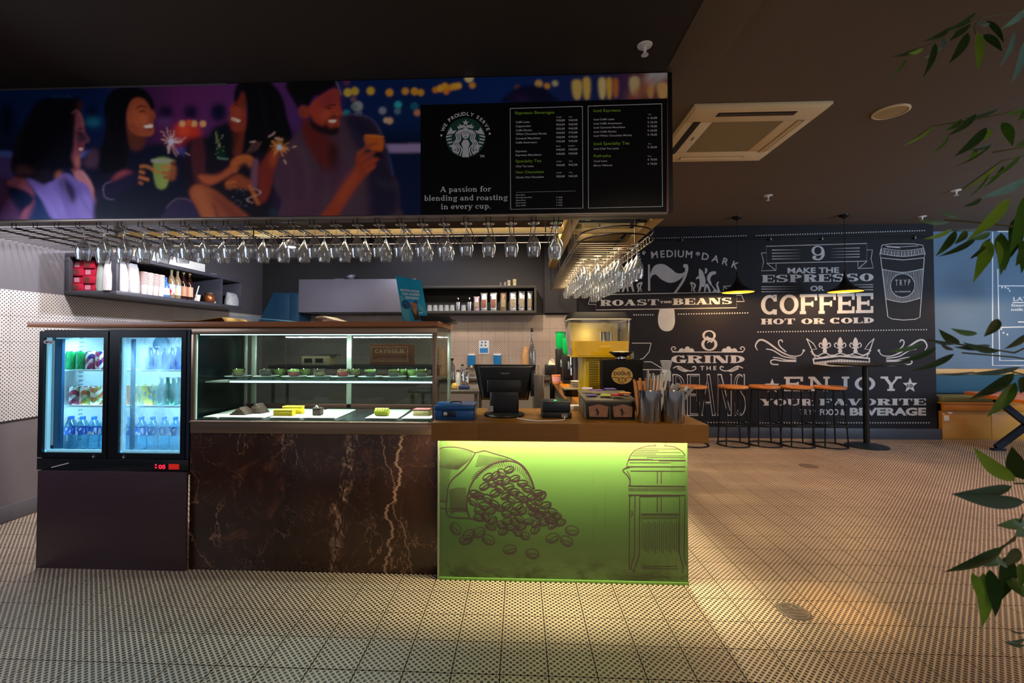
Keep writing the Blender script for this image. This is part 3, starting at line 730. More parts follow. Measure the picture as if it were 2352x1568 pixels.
# conduit along the mural and its clips
cd = thing('wall_conduit', 'thin black metal conduit running along the top of the lettered wall', 'pipe', (3.4, MY-.03, 2.82))
p0, p1 = at(1490, 551, Y=MY-.03), at(2118, 542, Y=MY-.03); z_ = (p0.z+p1.z)/2
obj('pipe', MB().tube([(1.6, MY-.03, z_), (5.74, MY-.03, z_)], .011, 8), blackm, cd)
for x in (2.35, 3.6, 4.32, 5.6): obj('clip', MB().box(x-.012, MY-.043, z_-.03, x+.012, MY, z_+.02), steel_dk, cd, bevel=.002)

# ------------------------------------------------------------------ floor medallions
for (px, py), r, lb in (((1823, 1404), .078, 'worn round grey sticker with raised outlines on the floor tiles near the green counter'), ((1857, 1070), .095, 'small dark round floor sticker on the tiles in front of the bar stools')):
    c = at(px, py, Z=0); t = thing('floor_sticker', lb, 'sticker', (c.x, c.y, 0))
    obj('disc', MB().lathe([(r, 0), (r-.003, .0022), (0, .0022)], 40, (c.x, c.y, .0001)), mat('sticker_brown_grey', '#5c5048', .5, noise=.2, scale=30), t)
    if r < .08:
        q = MB()
        for pts in ([(-.06, .02), (0, .03), (0, .07), (-.05, .06)], [(.02, .02), (.06, .02), (.055, .055), (.02, .06)], [(-.05, -.02), (.06, -.02), (.05, -.05), (-.03, -.05)]):
            q.tube([(c.x+a*.75, c.y+b*.75, .0034) for a, b in smooth_pts(pts, 4, True)], .002, 5, closed=True)
        q.tube([(c.x+.066*math.cos(k*PI/18), c.y+.066*math.sin(k*PI/18), .0032) for k in range(36)], .0018, 5, closed=True)
        obj('relief', q, mat('sticker_grey', '#8a8378', .45), t)

# ------------------------------------------------------------------ ceiling fittings
ax0, ax1, ay0, ay1 = 1.235, 2.19, 3.2, 4.17
ac = thing('ceiling_air_unit', 'square cream ceiling air conditioner with a perforated centre grille', 'air conditioner', ((ax0+ax1)/2, (ay0+ay1)/2, 3.05))
cream = mat('ac_cream', '#ecd8ae', .5, noise=.02)
f = MB(); zt, zb = 3.05, 3.015
W_ = .235
def frame_ring(mb, x0, y0, x1, y1, ix0, iy0, ix1, iy1, z0, z1):
    for a in ((x0, y0, x1, iy0), (x0, iy1, x1, y1), (x0, iy0, ix0, iy1), (ix1, iy0, x1, iy1)): mb.box(a[0], a[1], z0, a[2], a[3], z1)
cx_, cy_ = (ax0+ax1)/2, (ay0+ay1)/2
outer = [(ax0, ay0), (ax1, ay0), (ax1, ay1), (ax0, ay1)]
f.box(ax0, ay0, zb+.012, ax1, ay1, zt)
frame_ring(f, ax0+.012, ay0+.012, ax1-.012, ay1-.012, ax0+W_-.02, ay0+W_-.02, ax1-W_+.02, ay1-W_+.02, zb, zb+.014)
obj('panel', f, cream, ac, bevel=.004)
obj('grille', MB().box(ax0+W_-.015, ay0+W_-.015, zb+.002, ax1-W_+.015, ay1-W_+.015, zb+.012), None or (lambda n: n.out(n.mix(n.ramp(n.ma('MAXIMUM', n.ma('PINGPONG', n.ma('MULTIPLY', n.xyz(n.pos())[0], 80.), .5), n.ma('PINGPONG', n.ma('MULTIPLY', n.xyz(n.pos())[1], 80.), .5)), .3, .4), '#5d5138', '#b9a578'), .6))(NT('ac_perforated')), ac)
for k, (x0, y0, x1, y1) in enumerate(((ax0+.2, ay0+.07, ax1-.2, ay0+.125), (ax0+.2, ay1-.125, ax1-.2, ay1-.07), (ax0+.07, ay0+.2, ax0+.125, ay1-.2), (ax1-.125, ay0+.2, ax1-.07, ay1-.2))):
    sl = obj('air_slot', MB().box(x0, y0, zb-.002, x1, y1, zb+.004), mat('ac_slot_dark', '#1f1a16', .5) if k in (0, 2) else mat('ac_slot_cream', '#a8946c', .5), ac)
    if k in (0, 1): obj('flap', MB().slab((x0+.01, y0+.008, zb-.004), (x1-.01, y0+.008, zb-.004), (x1-.01, y1-.02, zb-.010), (x0+.01, y1-.02, zb-.010), .003), steel_dk if k == 0 else cream, sl)
    else: obj('flap', MB().slab((x0+.012, y0+.01, zb-.004), (x0+.035, y0+.01, zb-.010), (x0+.035, y1-.01, zb-.010), (x0+.012, y1-.01, zb-.004), .003), steel_dk if k == 2 else cream, sl)
obj('maker_mark', MB().box(ax0+.165, cy_-.03, zb-.001, ax0+.175, cy_+.03, zb+.001), steel_dk, ac)
c = at(2046, 256, Z=3.05)
sp = thing('ceiling_speaker', 'round flush cream ceiling speaker beyond the air conditioner', 'speaker', (c.x, c.y, 3.05))
obj('rim', MB().lathe([(.112, 0), (.112, -.008), (.100, -.012), (.100, -.004)], 36, (c.x, c.y, 3.05), cap=False), cream, sp)
obj('mesh_cover', MB().lathe([(0, -.009), (.100, -.007)], 36, (c.x, c.y, 3.05), cap=False), mat('speaker_mesh', '#b39c6e', .6, noise=.1, scale=200), sp)
for px, py, zc, lb in ((1481, 104, 3.036, 'white sprinkler head on the black ceiling above the menu sign'), (1764, 449, 3.05, 'small white sprinkler head on the taupe ceiling between the pendants and air unit'),
                   (2196, 437, 3.05, 'white sprinkler head on the ceiling beside a plant branch tip'), (2118, 497, 3.05, 'white sprinkler head close to the top of the lettered wall')):
    c = at(px, py, Z=zc); s = thing('sprinkler_head', lb, 'sprinkler', (c.x, c.y, zc)); k = 1.0 if px == 1481 else 1.15
    obj('rose', MB().lathe([(.042*k, 0), (.040*k, -.005), (.022*k, -.008), (.012, -.012)], 24, (c.x, c.y, zc)), white, s)
    obj('nozzle', MB().lathe([(.010, -.010), (.009, -.04), (.005, -.043), (.005, -.052), (.020, -.054), (.020, -.057), (0, -.057)], 16, (c.x, c.y, zc), cap=False), white, s)

# ------------------------------------------------------------------ pendants
brass = mat('gold_leaf_glow_inside', '#c8892a', .35, .6, noise=.1, emit=.7, ecol='#d98a1c')  # gold lining, with the bulb's light on it painted in as emission
shade_k = mat('shade_black', '#0e0d0e', .45, noise=.03)
bulbm = mat('bulb_glow', '#ffd28a', .4, emit=14., ecol='#ffc060', noise=0)
PEN = [(2.925, 6.15, 'black bell pendant lamp hanging in front of ROAST THE BEANS'), (4.30, 6.12, 'black bell pendant lamp hanging in front of ESPRESSO OR COFFEE'), (6.93, 6.1, 'black bell pendant lamp hanging before the blue chalk wall behind the leaves')]
pr = [(.198, 0), (.200, .012), (.192, .022), (.150, .042), (.105, .068), (.065, .105), (.036, .150), (.022, .195), (.016, .235)]
pend0 = None
for x, y, lb in PEN:
    zr = 2.032
    if pend0 is None:
        t = pend0 = thing('pendant_lamp', lb, 'pendant lamp', (x, y, zr))
        obj('shade', MB().lathe(pr, 40, cap=False), shade_k, t, loc=(0, 0, 0), smooth=1)
        obj('shade_lining', MB().lathe([(r*.975-.001, z-.001 if z else .0005) for r, z in pr], 40, cap=False), brass, t, loc=(0, 0, 0), smooth=1)
        obj('socket', MB().lathe([(.017, .225), (.017, .265), (.006, .275)], 16), blackm, t, loc=(0, 0, 0))
        obj('bulb', MB().lathe([(0, .03), (.022, .036), (.032, .058), (.026, .085), (.014, .11)], 16), bulbm, t, loc=(0, 0, 0), smooth=1)
        obj('cord', MB().tube([(0, 0, .27), (0, 0, 3.03-zr)], .0035, 6), black, t, loc=(0, 0, 0))
        obj('canopy', MB().lathe([(.010, 3.0-zr), (.045, 3.022-zr), (.06, 3.035-zr), (.062, 3.05-zr)], 24), blackm, t, loc=(0, 0, 0), smooth=1)
    else: t = dup(pend0, (x, y, zr), lb)
    light('POINT', 'pendant_bulb_light', (x, y, zr+.012), (x, y, 0), 32, (1, .62, .28), .03)

# ------------------------------------------------------------------ bar stools
fr = mat('stool_black_steel', '#15171b', .4, .5, noise=.03)
def ringpts(r, z, n=40): return [(r*math.cos(2*PI*k/n), r*math.sin(2*PI*k/n), z) for k in range(n)]
st0 = None
SW = ['first', 'second', 'third', 'fourth', 'fifth']
for k, (px, yy) in enumerate(((1590, 6.12), (1683, 6.14), (1755.5, 6.16), (1829.5, 6.14), (1905, 6.12))):
    x = at(px, 890, Y=yy).x; yy_ = yy
    lb = ['backless bar stool with round orange wood seat, nearest the canisters on the counter', 'backless bar stool with round wood seat, below the S of the tall outlined BEANS', 'backless bar stool with round wood seat, middle one of the row of five', 'backless bar stool with round wood seat, below the N of ENJOY', 'backless bar stool with round wood seat, next to the high table post'][k]
    if st0 is None:
        t = st0 = thing('bar_stool', lb, 'stool', (x, yy_, 0), 'bar stools along the lettered wall')
        obj('seat', MB().lathe([(0, .752), (.176, .752), (.186, .758), (.188, .778), (.180, .787), (.12, .785), (0, .783)], 40, cap=False), wood_seat, t, loc=(0, 0, 0), smooth=.5)
        for a in (40, 140, 220, 320):
            ca, sa = math.cos(math.radians(a)), math.sin(math.radians(a))
            obj('leg', MB().tube([(.150*ca, .150*sa, .752), (.192*ca, .192*sa, .010)], .009, 8), fr, t, loc=(0, 0, 0))
        obj('seat_ring', MB().tube(ringpts(.152, .744), .008, 6, closed=True), fr, t, loc=(0, 0, 0))
        obj('foot_ring', MB().tube(ringpts(.182, .285), .008, 6, closed=True), fr, t, loc=(0, 0, 0))
        obj('base_ring', MB().tube(ringpts(.193, .010), .010, 6, closed=True), fr, t, loc=(0, 0, 0))
    else: dup(st0, (x, yy_, 0), lb, rz=0)
x = 4.54
t = thing('high_table', 'tall round black bar table on a single post with a flat round foot', 'table', (x, 6.12, 0))
obj('table_top', MB().lathe([(0, 1.062), (.40, 1.062), (.41, 1.068), (.41, 1.08), (.40, 1.086), (0, 1.086)], 48, (x, 6.12, 0), cap=False), blackm, t)
obj('post', MB().tube([(x, 6.12, .02), (x, 6.12, 1.064)], .036, 20), mat('post_dark_green_black', '#0d1214', .35, .3), t)
obj('foot_plate', MB().lathe([(.235, 0), (.235, .012), (.20, .022), (.06, .034), (.04, .05)], 40, (x, 6.12, 0)), mat('foot_plate_slate', '#1d252e', .4, .3), t)

# ------------------------------------------------------------------ bench and low table under the blue wall
t = thing('wall_bench', 'built-in pine bench with teal back cushion under the blue chalk wall', 'bench', (7.1, 6.85, 0))
for k in range(4):
    obj('front_panel', MB().box(5.912+k*.66, 6.58, .02, 5.912+k*.66+.655, 6.60, .40), wood_bench, t, bevel=.002)
obj('front_rail', MB().box(5.912, 6.565, .405, FX1, 6.60, .50), mat('rail_orange', '#c07a20', .4, scale=8), t, bevel=.003)
obj('seat_board', MB().box(5.912, 6.56, .50, FX1, 7.09, .525), wood_bench, t, bevel=.003)
obj('seat_cushion', MB().rbox(5.92, 6.57, .527, FX1-.1, 6.96, .60, .02), mat('cushion_olive', '#6d7658', .8, bump=.1, scale=200), t, bevel=.012)
obj('back_cushion', MB().box(5.93, 6.97, .60, FX1-.1, 7.06, .88), mat('cushion_teal', '#22506a', .75, bump=.1, scale=200), t, bevel=.03)
obj('back_rail', MB().box(5.91, 7.02, .885, FX1, 7.098, .965), mat('rail_pale_pine', '#c9a266', .45, scale=8), t, bevel=.003)
obj('plinth', MB().box(5.912, 6.60, 0, FX1, 6.64, .40), wood_bench, t)
t = thing('low_table', 'low orange wood table on crossed dark steel legs beside the bench', 'table', (6.4, 5.8, 0))
obj('table_top', MB().prism([(5.72, 5.25), (6.9, 5.25), (6.98, 6.38), (6.02, 6.38)], .655, .70), mat('table_orange', '#cc7014', .35, noise=.1, scale=12, coat=.3), t, bevel=.003)
lm = mat('leg_blue_black', '#1b2230', .4, .4)
for yl in (5.48, 5.97):
    q = MB()
    def bar(a, b, wv=.075, tk=.045):
        a = Vector(a); b = Vector(b); d = (b-a).normalized(); n = Vector((0, 1, 0)); s = d.cross(n)*wv/2; nn = n*tk/2
        vs = [p+s*i+nn*j for p in (a, b) for i, j in ((-1, -1), (1, -1), (1, 1), (-1, 1))]
        q.add(vs, [(0,3,2,1),(4,5,6,7),(0,1,5,4),(1,2,6,5),(2,3,7,6),(3,0,4,7)])
    bar((6.02, yl, .645), (6.40, yl, .33)); bar((6.40, yl, .33), (6.01, yl, .03)); bar((6.42, yl, .33), (6.86, yl, .645)); bar((6.42, yl, .33), (6.86, yl, .03))
    q.box(5.96, yl-.03, 0, 6.1, yl+.03, .028); q.box(6.79, yl-.03, 0, 6.93, yl+.03, .028)
    obj('leg', q, lm, t)
obj('outlet_plate', MB().box(5.93, 6.572, .265, 6.0, 6.58, .34), white, bpy.data.objects['wall_bench'], bevel=.003)
# ================================================================== front counter
GY = 2.60
green = NT('green_print_panel'); p_ = green.pos(); q_ = green.xyz(p_)
dirt = green.noise(green.mapv(p_, (5, 5, 9)), 1.0, 6, .65, .6)
drt = green.ma('MULTIPLY', green.ramp(dirt, .42, .62), green.ramp(q_[2], .17, .03), clamp=True)
strk = green.ma('MULTIPLY', green.ramp(green.noise(green.mapv(p_, (60, 1, 2)), 1.0, 3), .58, .72), green.ramp(green.noise(p_, 3.0, 3), .45, .6), clamp=True)
gcol = green.mix(drt, '#50703a', '#2c3a18'); gcol = green.mix(green.ma('MULTIPLY', strk, .35), gcol, '#2e4720')
green_m = green.out(gcol, .42, dirt, .05, .002)
counter = thing('sales_counter', 'low counter with green printed front and thick oak slab top', 'counter', (.26, 3.0, 0))
obj('front_panel', MB().box(-.463, GY, .004, .948, GY+.02, .865), green_m, counter, bevel=.002)
body_m = mat('counter_body_grey', '#5d564e', .5, noise=.08, scale=5)
obj('body', MB().box(-.455, GY+.021, 0, .935, 3.0, .865), body_m, counter)
obj('body', MB().box(.47, 3.001, 0, .935, 6.45, .865), body_m, counter)
obj('corner_trim', MB().box(-.474, GY-.004, 0, -.463, GY+.02, .82), mat('trim_alu', '#9aa08a', .4, .6), counter)
obj('bottom_trim', MB().box(-.463, GY-.005, 0, .948, GY, .016), mat('trim_green_edge', '#71a049', .4), counter, bevel=.001)
slab_o = obj('slab', MB().box(-.486, 2.47, .8655, 1.014, 3.04, .92), wood_top, counter)
obj('slab', MB().box(.425, 3.042, .8655, 1.014, 6.45, .92), wood_top_y, counter, bevel=.003)
# the slab's apron hides a lit groove on its front and room side
obj('apron', MB().box(-.486, 2.47, .822, 1.014, 2.51, .8655), wood_top, counter)
obj('apron', MB().box(.974, 2.5105, .822, 1.014, 6.45, .8655), wood_top_y, counter)
obj('apron', MB().box(.425, 3.06, .822, .465, 6.45, .8655), wood_top_y, counter, bevel=.002)
led_m = mat('led_strip_lime', '#fff6b0', .4, emit=5., ecol='#f6ff90', noise=0)
obj('light_strip', MB().box(-.45, 2.520, .8635, .96, 2.536, .8655), led_m, counter); obj('light_strip', MB().box(.952, 2.54, .8635, .963, 6.40, .8655), led_m, counter)
# the printed drawing
G = Art(onY(GY-.0008, .0006)); mg = cv((980, 980), 3.5636)
rnd = random.Random(3)
def bean(x, y, a, b, rot, w=2.0):
    G.oval(x, y, a, b, w, 0, rot, n=16); c, s = math.cos(rot), math.sin(rot)
    pts = [(x+u*c-v*s, y+u*s+v*c) for u, v in ((-a*.9, 0), (-a*.4, b*.16), (a*.3, -b*.14), (a*.9, 0))]; G.line(pts, w*.9, sm=3)
    for k in (1, 2): G.oval(x, y, a*(1-.17*k), b*(1-.2*k), w*.55, 0, rot, 20, 160, 8)
sack = [(95, 185), (140, 168), (230, 165), (330, 185), (400, 210), (470, 195), (540, 215), (660, 250), (740, 285), (800, 330), (850, 410), (880, 510)]
G.line(M(mg, sack), 2.2, sm=4)
G.line(M(mg, [(350, 740), (328, 660), (335, 560), (370, 460), (430, 380), (510, 320), (600, 285), (690, 280), (760, 305), (820, 370), (860, 440), (880, 510)]), 3.2, sm=4)
G.line(M(mg, [(400, 210), (350, 290), (290, 360), (210, 430), (175, 500), (165, 600), (160, 680), (180, 730), (260, 745), (350, 748), (430, 770)]), 2.6, sm=4)
G.line(M(mg, [(96, 600), (165, 612)]), 2); G.line(M(mg, [(96, 660), (162, 672)]), 2); G.line(M(mg, [(165, 668), (340, 665)]), 1.4); G.line(M(mg, [(165, 690), (340, 690)]), 1.4)
for k in range(30):
    t = k/29; G.line(M(mg, [(178+20*t, 520+200*t), (240+15*t, 500+180*t), (322+10*t, 500+200*t)]), .8, sm=4)
for k in range(26):
    t = k/25; x = 100+t*270; G.line(M(mg, [(x, 180+8*t), (x-22+10*t, 260), (98+t*150, 330+t*20)]), .8, sm=3)
for k in range(22):
    t = k/21; G.line(M(mg, [(98, 330+t*290), (130+t*10, 320+t*285), (205-t*42, 300+t*300)]), .7, sm=3)
for k in range(34):
    t = k/33; a = math.radians(205+150*t); cx, cy = 610, 520; G.line(M(mg, [(cx+270*math.cos(a), cy+235*math.sin(a)), (cx+225*math.cos(a+.1), cy+195*math.sin(a+.1))]), 1.)
for k in range(26):
    t = k/25; G.line(M(mg, [(430+t*240, 225+t*35), (400+t*230, 330-t*40)]), .8)
for (x, y) in [(430, 560), (480, 490), (390, 545), (500, 580), (560, 545), (600, 500), (670, 485), (640, 560), (710, 530), (380, 610), (470, 640), (440, 680), (520, 690), (560, 625), (690, 590), (660, 640), (740, 640), (800, 590), (780, 690), (650, 705), (850, 640), (860, 570), (900, 540), (940, 570), (820, 505), (910, 610), (980, 640), (920, 720), (870, 700), (840, 770), (980, 730), (1030, 690), (1060, 730), (1100, 780), (1030, 800), (960, 780), (900, 790), (720, 780), (610, 805), (540, 770), (480, 745), (430, 735), (690, 820), (770, 820), (660, 770), (760, 750), (590, 660), (720, 700), (560, 400), (620, 380), (680, 350), (720, 420), (650, 440), (550, 460), (780, 460), (500, 410), (590, 440), (760, 560), (880, 660), (1010, 760), (950, 690), (630, 860), (810, 890), (885, 835), (520, 820), (740, 870)]:
    bean(*mg(x+rnd.uniform(-6, 6), y+rnd.uniform(-6, 6)), rnd.uniform(11, 13.5), rnd.uniform(7, 9), rnd.uniform(-.9, .9))
for (x, y, r) in [(235, 835, 1.0), (345, 885, -.6), (320, 925, -.3), (430, 865, -.5), (505, 925, .5), (680, 1005, -.1), (865, 1040, .3), (1030, 910, -.35), (1145, 935, .5), (1190, 850, .25)]:
    bean(*mg(x, y), 15.5, 11, r, 1.9)
# french press
def gl(pts, w=1.5, sm=0): G.line(M(mg, pts), w*1.25, sm=sm)
gl([(1650, 280), (1665, 240), (1710, 190), (1800, 158), (1880, 155)], 1.8, 4); gl([(1950, 155), (2030, 165), (2090, 200), (2115, 235)], 1.8, 4)
gl([(1880, 155), (1855, 135)], 1.6); gl([(1945, 155), (1965, 135)], 1.6); gl([(1650, 270), (2118, 272)], 1.2); gl([(1640, 325), (2118, 326)], 1.6); gl([(1670, 360), (2115, 362)], 1.2)
for k, (a, b) in enumerate(((1740, 2060), (1720, 1900), (1700, 2080), (1690, 1880), (1680, 2110), (1800, 2110), (1660, 1850), (1900, 2118), (1660, 2000))): gl([(a, 180+k*14), (b, 181+k*14)], .9)
gl([(1665, 328), (1605, 352), (1645, 400), (1665, 440), (1662, 480)], 1.8, 3); gl([(1640, 340), (1640, 300), (1655, 275)], 1.3, 3); gl([(1640, 360), (1660, 395), (1668, 430)], 1., 3)
for x in (1888, 1920): gl([(x, 362), (x, 465)], 1.4); gl([(x, 575), (x, 700)], 1.4)
gl([(1650, 482), (2118, 486)], 1.6); gl([(1650, 556), (2118, 560)], 1.6)
for k in range(52): x = 1655+k*9; gl([(x, 495), (x, 525)], .8)
gl([(1662, 565), (1705, 565), (1702, 1050), (1680, 1120), (1668, 1170), (1715, 1180)], 1.5); gl([(1662, 565), (1658, 1090), (1662, 1170)], 1.5)
gl([(1745, 568), (2070, 568), (2068, 1030), (2100, 1150), (2095, 1200)], 1.6); gl([(1745, 568), (1742, 1040), (1715, 1130), (1690, 1190)], 1.6); gl([(2115, 575), (2108, 1050), (2120, 1130)], 1.4)
gl([(1755, 712), (2065, 712)], 1.2); gl([(1755, 745), (2060, 745)], 1.4)
for k in range(40): x = 1760+k*7.7; gl([(x, 712), (x-4, 728)], .9)
for k in range(20): x = 1765+k*15.6; gl([(x, 765+(k % 3)*12), (x, 1000+(k % 4)*12)], .9)
gl([(1760, 1145), (2050, 1142)], 1.4); gl([(1760, 1158), (2060, 1164)], 1.2)
gl([(1668, 690), (1690, 690), (1672, 712), (1692, 705), (1672, 735)], 1.2)
obj('line_drawing', G.mb, mat('print_plum', '#3c2830', .5, noise=.1, scale=14), counter, None, kind='stuff')

# marble plinth
mb = NT('brown_marble'); p_ = mb.pos(); q_ = mb.xyz(p_)
base = mb.mix(mb.ramp(mb.noise(mb.mapv(p_, (1, 1, .7)), 2.5, 6, .6, .8), .3, .75), '#26160e', '#44281c')
red = mb.ma('MULTIPLY', mb.ramp(mb.noise(mb.mapv(p_, (3, 3, 3)), 1.2, 8, .7, 1.5), .56, .66), mb.ramp(mb.noise(p_, 12, 6), .4, .6), clamp=True)
base = mb.mix(mb.ma('MULTIPLY', red, .75), base, '#6e3c2c')
def vein(v, wdt, amp, mask_s, seed):
    n_ = mb.noise(mb.mapv(p_, v), 1.0, 7, .62, .5)
    d_ = mb.ma('ABSOLUTE', mb.ma('SUBTRACT', n_, .5)); l_ = mb.ramp(d_, wdt, 0)
    mk = mb.ramp(mb.noise(mb.mapv(p_, (mask_s, seed, mask_s)), 1.0, 3), .46, .60)
    return mb.ma('MULTIPLY', mb.ma('MULTIPLY', l_, mk, clamp=True), amp, clamp=True)
base = mb.mix(vein((4, 1, 2.2), .009, .75, 2.0, 1.3), base, '#b08468')
base = mb.mix(vein((7, 1, 9), .010, .5, 3.5, 2.7), base, '#8e6450')
# the broad feathered vein and two narrow ones
nx = mb.noise(mb.mapv(p_, (0, 0, 4)), 1.0, 6, .6); nf = mb.noise(mb.mapv(p_, (30, 1, 14)), 1.0, 6, .7, 1.2)
for x0_, amp_, wd_, al, lean in ((-1.10, .30, .05, .85, .12), (-.78, .42, .012, .7, .10), (-.62, .30, .006, .4, -.25)):
    xc = mb.ma('ADD', mb.ma('ADD', mb.ma('MULTIPLY', mb.ma('SUBTRACT', nx, .5), amp_), x0_), mb.ma('MULTIPLY', q_[2], lean))
    d_ = mb.ma('ABSOLUTE', mb.ma('SUBTRACT', q_[0], xc)); l_ = mb.ma('MULTIPLY', mb.ramp(d_, wd_, 0), mb.ramp(nf, .50 if wd_ > .03 else .3, .62 if wd_ > .03 else .5), clamp=True)
    base = mb.mix(mb.ma('MULTIPLY', l_, al), base, '#c79c80')
speck = mb.ramp(mb.noise(p_, 160, 1), .76, .80); base = mb.mix(mb.ma('MULTIPLY', speck, .4), base, '#a58c7c')
marble = mb.out(base, .22)
t = thing('marble_plinth', 'dark brown marble plinth with pale veins under the pastry case', 'plinth', (-1.23, 2.9, 0))
obj('front_slab', MB().box(-1.99, 2.65, 0, -.478, 2.67, .815), marble, t, bevel=.0015)
obj('core', MB().box(-1.985, 2.672, 0, -.48, 3.2, .81), body_m, t)
pm = NT('plum_laminate'); p_ = pm.pos()
pc = pm.mix(pm.noise(pm.mapv(p_, (3, 3, 60)), 1., 4), '#34222a', '#452e38'); pc = pm.mix(pm.ma('MULTIPLY', pm.ramp(pm.noise(p_, 150, 2), .70, .76), pm.ramp(pm.noise(p_, 4, 3), .45, .62), clamp=True), pc, '#8d7f86')
plum = pm.out(pc, .38)
t = thing('fridge_plinth', 'scuffed dark plum laminate plinth under the drinks fridge', 'plinth', (-2.45, 2.9, 0))
zb_ = at(250, 1083, Y=2.625).z
obj('front_board', MB().box(-2.925, 2.625, .0, -1.994, 2.645, zb_), plum, t, bevel=.002)
obj('side_board', MB().box(-2.925, 2.647, .0, -2.905, 3.2, zb_), plum, t, bevel=.002)
obj('top_board', MB().box(-2.903, 2.647, zb_-.02, -1.994, 3.2, zb_), plum, t)

# ================================================================== drinks fridge
FYf = 2.64; L_ = lambda px: at(px, 900, Y=FYf).x; Zp = lambda py: at(250, py, Y=FYf).z
fx0, fx1 = L_(86), -1.996; fz0, fz1 = zb_, Zp(757)
fr_m = mat('fridge_black', '#0b1018', .32, noise=.03, coat=.4)
fi_m = mat('fridge_inner_white', '#dfeaf0', .5, noise=.02)
fridge = thing('drinks_fridge', 'black two-door back bar fridge glowing pale blue inside', 'fridge', ((fx0+fx1)/2, 2.9, fz0))
q = MB(); tk = .035
q.box(fx0, FYf+.032, fz0, fx0+tk, 3.22, fz1); q.box(fx1-tk, FYf+.032, fz0, fx1, 3.22, fz1); q.box(fx0+tk, FYf+.032, fz1-tk, fx1-tk, 3.22, fz1)
q.box(fx0+tk, FYf+.032, fz0, fx1-tk, 3.22, fz0+.09); q.box(fx0+tk, 3.20, fz0+.09, fx1-tk, 3.22, fz1-tk)
obj('cabinet', q, fr_m, fridge)
zi0, zi1 = fz0+.09, fz1-tk
q = MB(); e = .004
q.box(fx0+tk, FYf+.07, zi0, fx0+tk+e, 3.2, zi1); q.box(fx1-tk-e, FYf+.07, zi0, fx1-tk, 3.2, zi1); q.box(fx0+tk, 3.195, zi0, fx1-tk, 3.2, zi1); q.box(fx0+tk, FYf+.07, zi1-e, fx1-tk, 3.2, zi1); q.box(fx0+tk, FYf+.07, zi0, fx1-tk, 3.2, zi0+e)
obj('liner', q, fi_m, fridge)
frost = NT('frosted_pane'); frost.N.remove(frost.b)
_o = frost.N['Material Output']; tr = frost.N.new('ShaderNodeBsdfTransparent'); di = frost.N.new('ShaderNodeBsdfTranslucent'); gl_ = frost.N.new('ShaderNodeBsdfGlossy')
gl_.inputs['Roughness'].default_value = .04; di.inputs[0].default_value = (.8, .95, 1, 1); tr.inputs[0].default_value = (.93, .98, 1, 1)
m1 = frost.N.new('ShaderNodeMixShader'); m2 = frost.N.new('ShaderNodeMixShader'); 
pp = frost.pos(); qq = frost.xyz(pp)
fv = frost.ma('MULTIPLY', frost.ramp(frost.noise(frost.mapv(pp, (14, 14, 4)), 1., 6, .6, .4), .35, .7), .42, clamp=True)
frost.L.new(fv, m1.inputs[0]); frost.L.new(tr.outputs[0], m1.inputs[1]); frost.L.new(di.outputs[0], m1.inputs[2])
frost.L.new(schlick(frost.m.node_tree), m2.inputs[0]); frost.L.new(m1.outputs[0], m2.inputs[1]); frost.L.new(gl_.outputs[0], m2.inputs[2]); frost.L.new(m2.outputs[0], _o.inputs[0])
seal = mat('door_seal_blue', '#1f5f93', .4, noise=.02)
for k, (dx0, dx1, gx0, gx1) in enumerate(((88, 246, 98, 236), (250, 426, 273, 415))):
    x0, x1, a, b = L_(dx0), L_(dx1), L_(gx0), L_(gx1); z0, z1, c0, c1 = Zp(1052), Zp(760), Zp(1040), Zp(775)
    q = MB(); q.box(x0, FYf, z0, a, FYf+.03, z1); q.box(b, FYf, z0, x1, FYf+.03, z1); q.box(a, FYf, z0, b, FYf+.03, c0); q.box(a, FYf, c1, b, FYf+.03, z1)
    d = obj('door', q, fr_m, fridge, bevel=.0)
    obj('glass_pane', MB().box(a, FYf+.010, c0, b, FYf+.016, c1), clear if k == 0 else frost.m, d)
    q = MB(); s_ = .012
    q.box(a, FYf+.018, c0, a+s_, FYf+.04, c1); q.box(b-s_*.5, FYf+.018, c0, b, FYf+.04, c1); q.box(a, FYf+.018, c0, b, FYf+.04, c0+s_)
    obj('inner_frame', q, mat('inner_frame_cyan_glow', '#9fd4ea', .4, emit=.5, ecol='#9fe0ff'), d)  # the fridge light on this frame is put into its material as glow
    lx = L_(218 if k == 0 else 287); lz = Zp(1050)
    obj('lock', MB().lathe([(.010, 0), (.009, .004), (.003, .005), (0, .003)], 16).xf(Matrix.Translation((lx, FYf, lz+.005)) @ Matrix.Rotation(PI/2, 4, 'X')), chrome, d)
obj('mullion', MB().box(L_(246)+.001, FYf+.006, Zp(1052), L_(250)-.001, FYf+.034, Zp(760)), mat('mullion_dark', '#141b26', .4), fridge)
obj('side_seal', MB().box(L_(427), FYf+.004, Zp(1052), L_(434), FYf+.03, Zp(760)), mat('seal_navy', '#13263c', .4), fridge)
# blue door edges seen through the panes
obj('hinge_post', MB().box(L_(106), FYf+.05, Zp(1036), L_(122), FYf+.068, Zp(778)), seal, fridge)
obj('hinge_post', MB().box(L_(283), FYf+.05, Zp(1036), L_(289), FYf+.068, Zp(778)), seal, fridge)
kick = obj('kick_panel', MB().box(fx0, FYf+.004, fz0, fx1, FYf+.031, Zp(1054)), fr_m, fridge, bevel=.003)
obj('scratch', MB().slab(tuple(at(118, 1074, Y=FYf+.003)), tuple(at(158, 1064, Y=FYf+.003)), tuple(at(158, 1062, Y=FYf+.003)), tuple(at(118, 1072, Y=FYf+.003)), .0008), white, kick)
pn = obj('display_bezel', MB().box(L_(355), FYf-.002, Zp(1077), L_(384), FYf+.006, Zp(1064)), mat('display_black', '#101014', .3), kick, bevel=.001)
redm = mat('red_digits', '#ff2a3c', .5, emit=3., ecol='#ff1830', noise=0)
